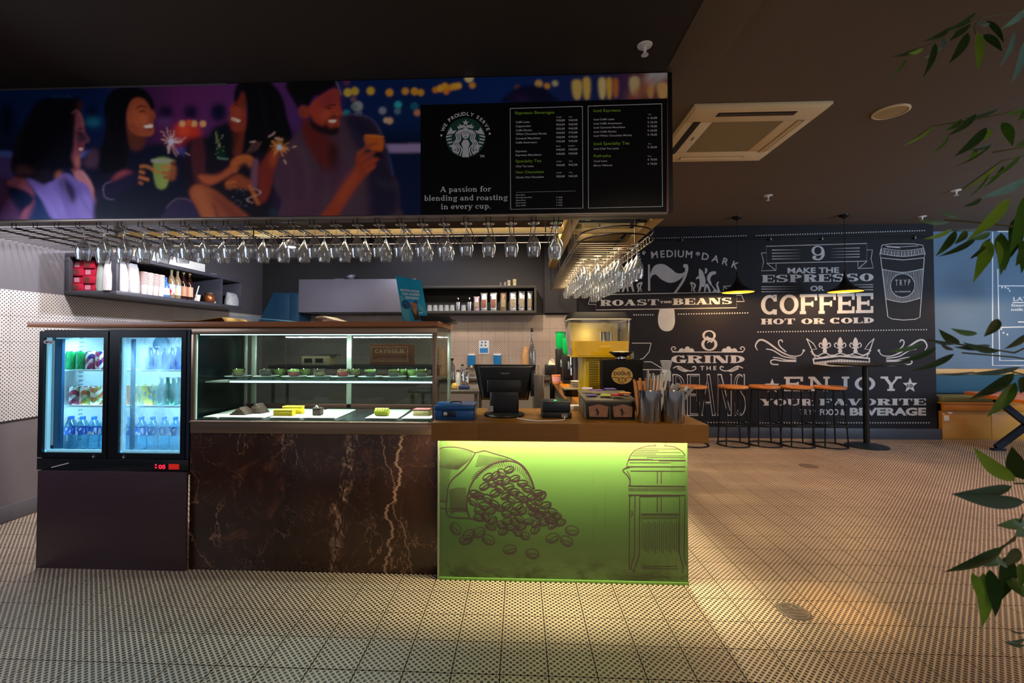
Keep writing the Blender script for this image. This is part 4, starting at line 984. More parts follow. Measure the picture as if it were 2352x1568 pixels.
ad = Art(onY(FYf-.003)); ad.text('05', 364, 1076, 380, 1076, 9, .03)
ad.pg([(356, 1069), (360, 1069), (360, 1066), (356, 1066)]); ad.pg([(356, 1075), (360, 1075), (360, 1072), (356, 1072)])
obj('digits', ad.mb, redm, kick, None)
obj('red_badge', MB().box(L_(390), FYf-.001, Zp(1076), L_(413), FYf+.006, Zp(1064)), mat('badge_red', '#c8241c', .4, emit=.5, ecol='#d02018', noise=.2, scale=90), kick, bevel=.001)
# oval sticker on the pane, lettering too worn to read
stk = Art(onY(FYf-.0012)); stk.ell(112, 785, 12, 5.5)
obj('oval_sticker', stk.mb, mat('sticker_silver', '#b9b9c0', .4), fridge, None)
st2 = Art(onY(FYf-.0018)); st2.line([(103, 786), (108, 783), (106, 788), (112, 784), (116, 787), (121, 784)], 2, sm=3)
obj('sticker_marks', st2.mb, mat('sticker_ink', '#402a36', .5), fridge, None)
tube_m = mat('fridge_tube', '#e9fbff', .4, emit=5., ecol='#a8e6ff', noise=0)
for px in (106, 281): obj('light_tube', MB().box(L_(px)-.006, FYf+.075, Zp(1030), L_(px)+.006, FYf+.085, Zp(782)), tube_m, fridge)
light('AREA', 'fridge_lamp_top', ((fx0+fx1)/2, FYf+.16, zi1-.012), ((fx0+fx1)/2, 2.95, zi0), 9, (.42, .80, 1), .75, .1)
light('AREA', 'fridge_lamp_low', ((fx0+fx1)/2, FYf+.10, .93), ((fx0+fx1)/2, 3.2, .8), 2.5, (.42, .80, 1), .75, .04)
wire = mat('white_wire', '#dcecf4', .4, noise=0)
c_ = at(367, 790, Y=3.17); obj('fan_cover', MB().lathe([(.06, 0), (.055, .018), (.02, .022), (0, .022)], 28).xf(Matrix.Translation((c_.x, 3.19, c_.z)) @ Matrix.Rotation(PI/2, 4, 'X')), mat('fan_grey_blue', '#5d7f9c', .5), fridge)
SHZ = [1.186, .960]
for z in SHZ:
    s = obj('wire_shelf', MB().box(fx0+tk+.02, FYf+.10, z-.006, fx1-tk-.02, FYf+.112, z+.004), wire, fridge, bevel=.002)
    q = MB()
    for k in range(30):
        x = fx0+tk+.03+(fx1-fx0-2*tk-.06)*k/29; q.box(x-.0015, FYf+.112, z-.003, x+.0015, 3.18, z+.0005)
    q.box(fx0+tk+.02, 3.172, z-.006, fx1-tk-.02, 3.18, z+.002)
    obj('wires', q, wire, s, None)
q = MB()
for k in range(26): z = zi0+.04+k*.028; q.box(fx0+tk+e, 2.86, z, fx0+tk+e+.004, 2.885, z+.012)
obj('shelf_ladder', q, mat('ladder_grey', '#9fb4bf', .5), fridge)
# ---- cans and bottles
alu = mat('can_aluminium', '#c7ccd0', .25, .9, noise=0)
def can_mesh(): return [(0, 0), (.024, 0), (.032, .008), (.033, .014), (.033, .106), (.029, .116)], [(.029, .116), (.0275, .120), (.025, .1185), (0, .1185)]
def stripes(name, cols, n=9., wav=2.5):
    m = NT(name); p = m.pos(True); q = m.xyz(p)
    v = m.ma('ADD', m.ma('MULTIPLY', q[2], n*10), m.ma('MULTIPLY', m.ma('SINE', m.ma('MULTIPLY', m.ma('ARCTAN2', q[1], q[0]), wav)), .8))
    f1 = m.ramp(m.ma('PINGPONG', v, 1.), .45, .55); f2 = m.ramp(m.noise(m.mapv(p, (60, 60, 25)), 1., 2), .5, .54)
    return m.out(m.mix(m.ma('MULTIPLY', f2, .8), m.mix(f1, cols[0], cols[1]), cols[2]), .35)
can_mats = {'green': stripes('can_green', ('#12a35a', '#1cb868', '#0d8a4c'), .2), 'navy': stripes('can_navy_white', ('#1c2f7c', '#e6e2ea', '#b5304c'), 3.2, 2.),
            'pink': stripes('can_pink_white', ('#c23a56', '#e9e6e2', '#6e2f56'), 3.4, 1.5), 'peach': stripes('can_peach_white', ('#d66a46', '#ece8df', '#7fae52'), 3.4, 1.5)}
_pro = {}
def can(kind, px, py, Y, z, lb, grp):
    x = at(px, py, Y=Y).x
    if kind in _pro: return dup(_pro[kind], (x, Y, z), lb, rz=random.uniform(0, 6))
    t = _pro[kind] = thing('drink_can', lb, 'can', (x, Y, z), grp)
    a, b = can_mesh(); obj('can_body', MB().lathe(a, 24, cap=False), can_mats[kind], t, loc=(0, 0, 0)); obj('lid', MB().lathe(b, 24, cap=False), alu, t, loc=(0, 0, 0)); return t
can('green', 166, 850, 2.80, SHZ[0]+.001, 'green drink can at the end of the top fridge shelf', 'cans in the drinks fridge')
can('green', 189, 850, 2.80, SHZ[0]+.001, 'green drink can beside the navy cans on the top fridge shelf', 'cans in the drinks fridge')
can('navy', 211, 850, 2.80, SHZ[0]+.001, 'navy and white drink can next to the green cans, top fridge shelf', 'cans in the drinks fridge')
can('navy', 233, 850, 2.80, SHZ[0]+.001, 'navy and white drink can against the door edge, top fridge shelf', 'cans in the drinks fridge')
can('pink', 173, 930, 2.80, SHZ[1]+.001, 'pink and white drink can at the end of the middle fridge shelf', 'cans in the drinks fridge')
can('peach', 198, 930, 2.80, SHZ[1]+.001, 'peach and white drink can next to the pink one, middle fridge shelf', 'cans in the drinks fridge')
can('peach', 222, 930, 2.80, SHZ[1]+.001, 'peach and white drink can by the door edge, middle fridge shelf', 'cans in the drinks fridge')
water = mat('water_plastic', '#bfe4f4', .15, noise=.02, alpha=1); 
wp = pane('water_bottle_plastic', '#a9dbf0', 2.2, .1)
capb = mat('cap_blue', '#1c55b8', .4); labb = stripes('label_blue_white', ('#1d62c8', '#2a78d8', '#eef2f6'), .6, 1.)
def water_bottle(px, py, Y, z, lb, first=[None]):
    x = at(px, py, Y=Y).x
    if first[0]: return dup(first[0], (x, Y, z), lb, rz=random.uniform(0, 6))
    t = first[0] = thing('water_bottle', lb, 'bottle', (x, Y, z), 'water bottles in the drinks fridge')
    obj('bottle_body', MB().lathe([(0, .002), (.024, 0), (.032, .008), (.033, .03), (.0305, .04), (.033, .05), (.0325, .13), (.031, .15), (.020, .178), (.012, .188), (.012, .196)], 24, cap=False), wp, t, loc=(0, 0, 0), smooth=1)
    obj('label', MB().lathe([(.0337, .095), (.0337, .140)], 24, cap=False), labb, t, loc=(0, 0, 0), smooth=1)
    obj('cap', MB().lathe([(.0145, .190), (.0145, .206), (.013, .208), (0, .208)], 20, cap=False), capb, t, loc=(0, 0, 0)); return t
for k, (px, s) in enumerate(((163, 'at the end of'), (189, 'second from the end of'), (215, 'third from the end of'), (240, 'at the door edge of'))):
    water_bottle(px, 1028, 2.79, zi0+.006, 'blue-capped water bottle %s the lowest shelf behind the clear fridge door' % s)
for k, px in enumerate((298, 324, 350, 376, 402)):
    water_bottle(px, 1028, 2.79, zi0+.006, 'blue-capped water bottle, %s from the hinge side behind the misted fridge door' % ORD[k])
glb = mat('green_bottle_glass', '#0f7a5a', .1, noise=.05, coat=.5); blb = pane('blue_bottle_glass', '#5f93d8', 2.5, .1)
def slim_bottle(px, Y, z, m, lb, key, grp, h=.15):
    x = at(px, 900, Y=Y).x
    if key in _pro: return dup(_pro[key], (x, Y, z), lb)
    t = _pro[key] = thing('glass_bottle', lb, 'bottle', (x, Y, z), grp)
    obj('bottle_body', MB().lathe([(0, .002), (.022, 0), (.026, .006), (.026, h*.52), (.022, h*.66), (.011, h*.82), (.010, h*.93), (.012, h*.95)], 20, cap=False), m, t, loc=(0, 0, 0), smooth=1)
    obj('cap', MB().lathe([(.0125, h*.94), (.0135, h), (0, h)], 16, cap=False), alu, t, loc=(0, 0, 0)); return t
for k, px in enumerate((371, 385, 399, 411)): slim_bottle(px, 2.80+(k % 2)*.05, SHZ[1]+.001, glb, 'green glass bottle, %s beyond the yellow carton in the fridge' % ORD[k], 'gb', 'green bottles in the fridge', .175)
for k, px in enumerate((344, 360, 378, 394, 409)): slim_bottle(px, 2.80+(k % 2)*.06, SHZ[0]+.001, blb, 'pale blue misted bottle, %s of five on the top shelf behind the frosted door' % ORD[k], 'bb', 'pale bottles in the fridge', .15)
x0, x1 = at(300, 900, Y=2.79).x, at(350, 900, Y=2.79).x
cy_m = stripes('carton_yellow', ('#e3d22e', '#d9c824', '#2a6f8a'), .5, 1.)
t = thing('drink_carton_pack', 'yellow carton pack of drinks on the middle fridge shelf', 'carton', ((x0+x1)/2, 2.86, SHZ[1]))
obj('carton', MB().box(x0, 2.79, SHZ[1]+.001, x1, 2.93, SHZ[1]+.122), cy_m, t, bevel=.003)
obj('carton_flap', MB().slab((x0, 2.789, SHZ[1]+.122), (x1, 2.789, SHZ[1]+.122), (x1, 2.81, SHZ[1]+.134), (x0, 2.81, SHZ[1]+.134), .002), cy_m, t)
x0 = at(292, 900, Y=2.81).x
solo('juice_can_tall', 'orange slim can squeezed beside the yellow carton pack', 'can', MB().lathe([(0, 0), (.016, 0), (.019, .008), (.019, .115), (.016, .124), (0, .122)], 20, (0, 0, 0), cap=False), mat('can_orange', '#e07a2c', .35), (x0-.004, 2.81, SHZ[1]+.001), local=True)

# ================================================================== wooden top over fridge and case
tz0, tz1 = 1.455, 1.487
solo('wooden_counter_board', 'long brown wooden top board over the fridge and pastry case', 'counter board', MB().box(-2.985, 2.60, tz0, -.474, 3.20, tz1), wood_case, (-1.7, 2.9, tz0), bevel=.003)

# ================================================================== pastry case
cx0, cx1, cyf, cyb, cz0, cz1 = -1.985, -.49, 2.64, 3.19, .817, 1.453
case = thing('pastry_case', 'steel and glass pastry display case lit by white tubes', 'display case', ((cx0+cx1)/2, 2.9, cz0))
cz_d = .897
st_w = NT('warm_brushed_steel'); pp = st_w.pos(); st_w.out(st_w.mix(st_w.noise(st_w.mapv(pp, (1.5, 1.5, 220)), 1., 3), '#8a7260', '#b49a84'), .30, metal=.85); stw = st_w.m
obj('base_band', MB().box(cx0, cyf, cz0, cx1, cyb, cz_d-.004), stw, case, bevel=.003)
obj('band_ledge', MB().box(cx0-.003, cyf-.006, cz_d-.018, cx1, cyf+.01, cz_d-.006), stw, case, bevel=.002)
obj('deck', MB().box(cx0+.012, cyf+.012, cz_d-.004, cx1-.012, cyb-.01, cz_d), mat('deck_dark', '#262b2b', .25), case)
obj('top_band', MB().box(cx0, cyf, 1.412, cx1, cyf+.03, cz1), stw, case, bevel=.002)
obj('roof', MB().box(cx0, cyf+.03, cz1-.02, cx1, cyb, cz1), steel_dk, case)
alu_m = mat('pale_aluminium', '#a9b5a8', .35, .6, noise=.03)
for x, y, wd_ in ((cx0, cyf, .022), (cx1-.026, cyf, .026)): obj('front_post', MB().box(x, y, cz_d-.005, x+wd_, y+.02, 1.412), stw, case, bevel=.002)
for x, y in ((cx0, cyb-.025), (cx1-.02, cyb-.025)): obj('rear_post', MB().box(x, y, cz_d-.005, x+.02, y+.025, cz1-.02), alu_m, case, bevel=.002)
obj('front_glass', MB().box(cx0+.022, cyf+.006, cz_d-.004, cx1-.026, cyf+.011, 1.412), clearg, case)
obj('side_glass', MB().box(cx1-.006, cyf+.022, cz_d-.004, cx1-.001, cyb-.027, cz1-.02), clearg, case)
obj('side_glass', MB().box(cx0+.001, cyf+.022, cz_d-.004, cx0+.006, cyb-.027, cz1-.02), clearg, case)
obj('glass_edge', MB().box(cx0+.024, cyf+.004, cz_d, cx0+.033, cyf+.012, 1.41), mat('glass_edge_green_glow', '#b8d8c4', .2, noise=0, emit=.15, ecol='#cfe8d2'), case)  # light caught in the glass edge is painted in as a faint glow
# sliding rear doors, their frames and panes
px1_, px2_ = at(588, 850, Y=cyb).x, at(805, 850, Y=cyb).x
for x in (px1_, px2_): obj('rear_mullion', MB().box(x-.018, cyb-.03, cz_d, x+.018, cyb-.006, cz1-.02), alu_m, case, bevel=.003)
obj('rear_rail', MB().box(cx0+.02, cyb-.03, cz_d, cx1-.02, cyb-.01, cz_d+.028), mat('rail_brown_steel', '#5b3d30', .35, .6), case, bevel=.002)
mir = pane('mirror_tinted_pane', '#c0c6c2', .55, .03)
for a, b, yy in ((cx0+.02, px1_-.018, cyb-.014), (px1_+.018, px2_-.018, cyb-.020), (px2_+.018, cx1-.02, cyb-.014)):
    obj('sliding_pane', MB().box(a, yy, cz_d+.028, b, yy+.004, cz1-.02), mir, case)
# middle glass shelf and tubes
sz = 1.130
sx0 = at(528, 875, Y=2.76).x
obj('glass_shelf', MB().box(sx0, 2.76, sz-.007, cx1-.008, 3.13, sz), pane('shelf_glass', '#cfe8e2', 2.5), case)
tubew = mat('led_tube_white', '#f4fbff', .3, emit=7., ecol='#eafaff', noise=0)
obj('shelf_bar', MB().box(sx0, 2.745, sz-.022, cx1-.01, 2.76, sz-.002), mat('shelf_bar_teal', '#4e6e72', .3, .5), case, bevel=.001)
obj('shelf_tube', MB().box(sx0+.01, 2.742, sz-.0165, cx1-.02, 2.745, sz-.0085), tubew, case)
obj('top_tube', MB().box(cx0+.03, cyf+.032, 1.407, cx1-.03, cyf+.042, 1.4165), mat('led_tube_top', '#e2f6ff', .3, emit=3., ecol='#c8f2ff', noise=0), case)
obj('shelf_bracket', MB().box(cx0+.01, 2.75, sz-.02, sx0, 3.1, sz-.012), alu_m, case)
light('AREA', 'case_tube_top', ((cx0+cx1)/2, cyf+.05, 1.405), ((cx0+cx1)/2, 2.95, .9), 14, (.93, 1, .97), 1.4, .02)
light('AREA', 'case_tube_shelf', ((sx0+cx1)/2, 2.765, sz-.024), ((sx0+cx1)/2, 2.80, .9), 8, (.95, 1, .95), 1.2, .02)
# black feet notches left of the case
# ---- trays and cakes on the deck
tray_m = mat('tray_white', '#e3e6da', .35, noise=.02)
def tray(x0p, x1p, lb, yb_=3.03, yf_=2.685):
    a = at(x0p, 965, Y=yf_).x; b = at(x1p, 965, Y=yf_).x; sh = 0
    q = MB(); q.box(a, yf_, cz_d+.001, b, yb_, cz_d+.012); t = thing('cake_tray', lb, 'tray', ((a+b)/2, 2.85, cz_d), 'white trays in the pastry case')
    obj('plate', q, tray_m, t, bevel=.004); obj('price_rail', MB().box(a+.01, yf_-.012, cz_d+.001, b-.01, yf_-.001, cz_d+.010), steel, t, bevel=.001); return t
tray(503, 605, 'white tray under the nut brownies in the pastry case'); tray(618, 690, 'white tray under the yellow cake slices'); tray(696, 770, 'white tray with crumbs and one dark cube cake')
tray(838, 912, 'white tray under the green striped roll'); tray(922, 990, 'white tray under the cheesecake slice in the case corner'); tray(466, 499, 'empty white tray at the fridge end of the pastry case')
choc = mat('chocolate_crumb', '#2e1b12', .7, noise=.5, scale=160, bump=.6); nut = mat('nut_topping', '#6a4a26', .7, noise=.6, scale=220, bump=.8)
yel = mat('lemon_sponge', '#e6c41a', .6, noise=.12, scale=90, bump=.3); icing = mat('lemon_icing', '#f0d63a', .4, noise=.06); crm = mat('cream_layer', '#efe3c0', .6)
ZD = cz_d+.0125
def wedge(name, lb, x0p, x1p, yy, h, d, mm, mt, cat='cake', slant=0.0):
    a = at(x0p, 960, Y=yy).x; b = at(x1p, 960, Y=yy).x; t = thing(name, lb, cat, ((a+b)/2, yy+d/2, ZD), 'cakes on the case deck')
    obj('sponge', MB().prism([(a, yy), (b, yy), (b+slant, yy+d), (a+slant, yy+d)], ZD, ZD+h*.82), mm, t, bevel=.004)
    obj('topping', MB().prism([(a-.001, yy-.001), (b+.001, yy-.001), (b+slant+.001, yy+d), (a+slant-.001, yy+d)], ZD+h*.82, ZD+h), mt, t, bevel=.003); return t
def heap(name, lb, xp0, xp1, yy, h, d, mm):
    """triangular slice lying on its side, nut side out"""
    a = at(xp0, 960, Y=yy).x; b = at(xp1, 960, Y=yy).x; t = thing(name, lb, 'cake', ((a+b)/2, yy+d/2, ZD), 'cakes on the case deck')
    q = MB(); m_ = a+(b-a)*.62
    q.add([(a, yy, ZD), (b, yy, ZD), (m_, yy+.01, ZD+h), (a+.02, yy+d, ZD), (b+.02, yy+d, ZD), (m_+.02, yy+d-.01, ZD+h)], [(0, 1, 2), (5, 4, 3), (0, 3, 4, 1), (1, 4, 5, 2), (2, 5, 3, 0)])
    obj('sponge', q, mm, t, bevel=.004)
    q = MB(); r = random.Random(len(lb))
    for k in range(26):
        u, v = sorted((r.random(), r.random())); x = a+(b-a)*(u*.9+.05); zz = ZD+h*max(.05, min(.85, (1-abs((x-m_)/(b-a))*1.7)*r.random())); s = .005
        q.lathe([(0, -s*.6), (s, 0), (0, s*.6)], 5, (x, yy+.002+ .008*r.random(), zz+s), cap=False)
    obj('nuts', q, nut, t, None, kind='stuff')
heap('brownie_slice', 'dark nut brownie slice at the fridge end of the case', 525, 563, 2.74, .05, .07, choc); heap('brownie_slice', 'taller dark nut brownie slice leaning on the first', 558, 600, 2.80, .065, .07, choc)
wedge('lemon_slice', 'yellow lemon slice in front on its tray', 627, 671, 2.72, .038, .045, yel, icing); wedge('lemon_slice', 'yellow lemon slice behind the other one', 648, 692, 2.80, .048, .045, yel, icing)
t = wedge('cube_cake', 'small dark chocolate cube cake with a white curl on top', 717, 736, 2.74, .048, .045, choc, choc)
xq = at(727, 940, Y=2.76).x; obj('curl', MB().tube([(xq-.008, 2.76, ZD+.050), (xq, 2.755, ZD+.060), (xq+.008, 2.76, ZD+.051)], .004, 6), white, t); obj('wafer', MB().box(xq+.006, 2.77, ZD+.046, xq+.016, 2.774, ZD+.066), choc, t)
xa, xb = at(858, 960, Y=2.74).x, at(892, 960, Y=2.74).x
t = thing('cake_roll', 'green cake roll with dark stripes on its white tray', 'cake', ((xa+xb)/2, 2.76, ZD), 'cakes on the case deck')
q = MB(); 
obj('roll', MB().tube([(xa, 2.76, ZD+.024), (xa+.006, 2.76, ZD+.024), (xb-.006, 2.76, ZD+.024), (xb, 2.76, ZD+.024)], [.012, .0235, .0235, .012], 16), mat('pistachio_roll', '#b9bb2c', .6, noise=.2, scale=60), t)
q = MB()
for k in range(6): x = xa+.008+(xb-xa-.016)*k/5; q.slab((x-.003, 2.738, ZD+.036), (x+.004, 2.738, ZD+.042), (x+.006, 2.765, ZD+.049), (x-.002, 2.765, ZD+.049), .002)
obj('glaze_lines', q, choc, t, None)
wedge('cheesecake_slice', 'cheesecake slice with pink glaze in the case corner', 948, 985, 2.76, .042, .06, mat('cheesecake', '#e2c489', .6, noise=.25, scale=80), mat('pink_glaze', '#b66a6e', .3), slant=.01)
# ---- glass cups and plates on the shelf
cupg = pane('dessert_glass', '#eef6f2', 3.0, .04)
PZ = sz+.001
plate_m = mat('plate_porcelain', '#cfe3e0', .3, noise=.02)
fills = {'brown': mat('dessert_brown', '#4a3a26', .7, noise=.4, scale=70), 'olive': mat('dessert_olive', '#6f7a2c', .7, noise=.4, scale=70), 'red': mat('dessert_red', '#b01e16', .4, noise=.2, scale=50), 'green': mat('dessert_green', '#9bbf62', .6, noise=.2, scale=60), 'cocoa': mat('dessert_cocoa', '#3a2219', .7, noise=.3, scale=60), 'tan': mat('dessert_tan', '#8a6a45', .7, noise=.3, scale=50)}
_cup = {}
def cup(px, yy, fill, top, lb, plate=True):
    x = at(px, 860, Y=yy).x
    t = thing('dessert_cup', lb, 'dessert cup', (x, yy, PZ), 'dessert cups on the glass shelf')
    z0 = .006 if plate else 0
    if 'b' not in _cup:
        _cup['b'] = mesh('cup_bowl', MB().lathe([(0, 0), (.030, 0), (.037, .008), (.044, .048), (.0425, .048), (.036, .010), (.030, .003), (0, .003)], 28, cap=False), cupg, smooth=.8)
        _cup['p'] = mesh('plate', MB().lathe([(0, .002), (.045, .001), (.075, .006), (.082, .009), (.075, .0075), (.045, .0045), (0, .004)], 36, cap=False), plate_m, smooth=.8)
    def part(nm, me, z=0):
        o = bpy.data.objects.new(nm, me); COL.objects.link(o); o.parent = t; o.location = (0, 0, z); return o
    part('bowl', _cup['b'], z0)
    for nm, mm, pr_ in (('filling', fills[fill], [(0, .004), (.029, .004), (.034, .012), (.038, .030), (0, .031)]), ('topping', fills[top], [(.038, .030), (.039, .038), (.022, .045), (0, .047)])):
        key = nm+(fill if nm == 'filling' else top)
        if key not in _cup: _cup[key] = mesh(nm, MB().lathe(pr_, 20, cap=False), mm, smooth=1)
        part(nm, _cup[key], z0)
for px, f_, tp, lb in ((547, 'tan', 'olive', 'glass dessert cup alone at the fridge end of the shelf'), (611, 'cocoa', 'brown', 'glass cup of dark cocoa dessert, second along the shelf front'), (675, 'red', 'green', 'glass cup of red dessert heaped with green, on the shelf front'),
                       (734, 'tan', 'brown', 'glass cup of tan dessert, fourth along the shelf front'), (787, 'red', 'tan', 'glass cup of bright red dessert, just before the rear mullion'), (851, 'cocoa', 'green', 'glass cup with a pale green domed topping'),
                       (905, 'brown', 'olive', 'glass cup of brown dessert with olive topping, second from the side pane'), (968, 'brown', 'olive', 'glass cup of brown and olive dessert beside the side pane')):
    x = at(px, 862, Y=2.97).x
    o = bpy.data.objects.new('dessert_plate', _cup.setdefault('plate', mesh('plate', MB().lathe([(0, .0005), (.045, 0), (.075, .003), (.082, .0065), (.075, .0055), (.045, .0035), (0, .003)], 36, cap=False), plate_m, smooth=.8))); COL.objects.link(o); o.location = (x, 2.97, PZ)
    setp(o, 'pale round plate under the '+' '.join(lb.split()[1:11]), 'plate', 'plates on the glass shelf')
    cup(px, 2.97, f_, tp, lb, True)
for px, f_, lb in ((643, 'olive', 'glass dessert cup in the back row behind the cocoa one'), (701, 'olive', 'glass dessert cup in the back row between red and tan'), (815, 'tan', 'glass dessert cup in the back row by the rear mullion'), (923, 'olive', 'glass dessert cup with green leaves in the back row'), (948, 'green', 'glass dessert cup with bright green top in the back row')):
    cup(px, 3.08, f_, 'green' if 'green' in lb else 'olive', lb, False)
# rectangular platters the cups stand on
# ================================================================== menu sign
SYf = 2.79
L2 = lambda px, y=300: at(px, y, Y=SYf).x
sx1 = L2(1545); sxg = L2(1534); szb = 2.165; szt = 3.034
sign = thing('menu_sign', 'long hanging sign with a night photo of friends and a black price board', 'sign', (-1.4, 2.9, 3.03))
obj('box', MB().box(WX+.01, SYf, szb, sx1, SYf+.16, szt), mat('sign_box_black', '#08090b', .4, noise=.02), sign, bevel=.003)
obj('bottom_channel', MB().box(WX+.01, SYf-.004, szb-.012, L2(1534, 480), SYf+.03, szb), mat('channel_alu', '#8d837c', .35, .7), sign, bevel=.002)
obj('top_channel', MB().box(WX+.01, SYf-.004, szt-.012, L2(520), SYf+.004, szt-.001), mat('channel_grey', '#7c7880', .4, .5), sign)
# ---- the printed photograph, painted into a fine mesh of coloured points
x0p, y0p, Wp, Hp, ST = -170, 140, 1720, 384, 2.0
gw, gh = int(Wp/ST), int(Hp/ST)
img = np.zeros((gh, gw, 3))
yy_, xx_ = np.mgrid[0:gh, 0:gw]; XX = xx_*ST+x0p; YY = yy_*ST+y0p
def blur(m, r):
    if r <= 0: return m
    k = np.exp(-.5*(np.arange(-int(3*r)-1, int(3*r)+2)/r)**2); k /= k.sum()
    pad = len(k)//2
    a = np.pad(m, ((pad, pad), (pad, pad)), mode='edge')
    a = np.apply_along_axis(lambda v: np.convolve(v, k, 'valid'), 0, a); return np.apply_along_axis(lambda v: np.convolve(v, k, 'valid'), 1, a)
def comp(m, ox, oy, col, al=1.):
    h, w_ = m.shape; c = np.array(lin(col)); s = img[oy:oy+h, ox:ox+w_]; s += (c-s)*(m*al)[..., None]
def shape(pts, col, b=.7, al=1., sm=4, grad=None):
    """filled outline in photograph pixels, edge softened by b"""
    if sm: pts = smooth_pts(pts, sm, True)
    P = np.array(pts); pad = int(3*b+3)
    ox = max(0, int((P[:, 0].min()-x0p)/ST)-pad); ex = min(gw, int((P[:, 0].max()-x0p)/ST)+pad+1); oy = max(0, int((P[:, 1].min()-y0p)/ST)-pad); ey = min(gh, int((P[:, 1].max()-y0p)/ST)+pad+1)
    if ex <= ox or ey <= oy: return
    X = XX[oy:ey, ox:ex]; Y = YY[oy:ey, ox:ex]; m = np.zeros(X.shape)
    for dx, dy in ((-.5, -.5), (.5, -.5), (-.5, .5), (.5, .5)):
        ins = np.zeros(X.shape, bool); n = len(P)
        for i in range(n):
            xa, ya = P[i]; xb, yb = P[(i+1) % n]
            if ya == yb: continue
            c = ((ya > Y+dy) != (yb > Y+dy)) & (X+dx < (xb-xa)*(Y+dy-ya)/(yb-ya)+xa); ins ^= c
        m += ins*.25
    m = blur(m, b)
    if grad:   # second colour towards a direction
        c2, gx, gy, g0, g1 = grad; t = np.clip(((X*gx+Y*gy)-g0)/(g1-g0), 0, 1); comp(m*(1-t), ox, oy, col, al); comp(m*t, ox, oy, c2, al)
    else: comp(m, ox, oy, col, al)
def stroke(pts, w, col, b=.5, al=1., sm=4):
    if sm and len(pts) > 2: pts = smooth_pts(pts, sm)
    for q in rib_polys(pts, w): shape(q, col, b, al, 0)
def blob(x, y, rx, ry, col, b=.8, al=1.): shape([(x+rx*math.cos(k*PI/8), y+ry*math.sin(k*PI/8)) for k in range(16)], col, b, al, 0)
k1 = cv((0, 150), 4.238); k2 = cv((400, 150), 4.2); k3 = cv((940, 140), 3.7935)
s1 = lambda pts, col, b=.7, al=1., **kw: shape(M(k1, pts), col, b, al, **kw)
s2 = lambda pts, col, b=.7, al=1., **kw: shape(M(k2, pts), col, b, al, **kw)
s3 = lambda pts, col, b=.7, al=1., **kw: shape(M(k3, pts), col, b, al, **kw)
# night sky and house fronts
for i, (x, c) in enumerate(((-170, '#06224a'), (120, '#06265a'), (240, '#0a2150'), (330, '#3c1a44'), (420, '#5a2358'), (560, '#5a2a62'), (760, '#3d2358'), (800, '#0a1f50'), (960, '#06204c'), (1150, '#08265e'), (1400, '#1b2352'), (1480, '#5b2f44'), (1550, '#6b4638'))):
    if i == 0: pc_, px_ = c, x; img[:] = lin(c); continue
    a, b = int((px_-x0p)/ST), int((x-x0p)/ST); t = np.linspace(0, 1, b-a)[None, :, None]; img[:, a:b] = np.array(lin(pc_))*(1-t)+np.array(lin(c))*t; pc_, px_ = c, x
shape([(-170, 300), (300, 300), (300, 524), (-170, 524)], '#0a1128', 14, .8, 0); shape([(330, 320), (800, 310), (800, 524), (330, 524)], '#1b1330', 10, .85, 0); shape([(780, 300), (1000, 300), (1000, 524), (780, 524)], '#02102a', 8, .95, 0)
s1([(0, 400), (130, 400), (130, 660), (0, 660)], '#03122c', 3); s1([(860, 400), (950, 400), (950, 500), (860, 500)], '#03122c', 3); s1([(850, 520), (960, 520), (960, 580), (850, 580)], '#1f6f8c', 3, .9)
for x in (1560, 1800, 2070): s1([(x, 400), (x+110, 400), (x+110, 510), (x, 510)], '#160e2c', 3)
for x in (380, ): s2([(x, 390), (x+100, 390), (x+100, 520), (x, 520)], '#10102e', 3)
s1([(1550, 520), (1660, 520), (1660, 580), (1550, 580)], '#5f3d68', 3, .8); s1([(-300, 838), (140, 842), (140, 905), (-300, 905)], '#4a64b0', 1.5); s1([(740, 845), (900, 838), (900, 890), (740, 890)], '#4a64b0', 1.5)
s1([(-300, 905), (140, 905), (140, 1100), (-300, 1100)], '#4a3a78', 3)
s1([(1715, 580), (1930, 580), (1930, 760), (1690, 760)], '#c2331e', 3); s1([(1740, 590), (1830, 590), (1830, 700), (1740, 700)], '#e0482a', 3); s1([(1560, 640), (1900, 760), (1880, 820), (1700, 840)], '#7a1c3c', 6, .8)
for x in (1775, 1890, 1975): blob(*k1(x, 568), 7.5, 7.5, '#e8a468', .8)
blob(*k1(1840, 560), 7, 7, '#d8562e', .8)
s1([(1730, 810), (1830, 810), (1830, 880), (1730, 880)], '#4b4690', 2)
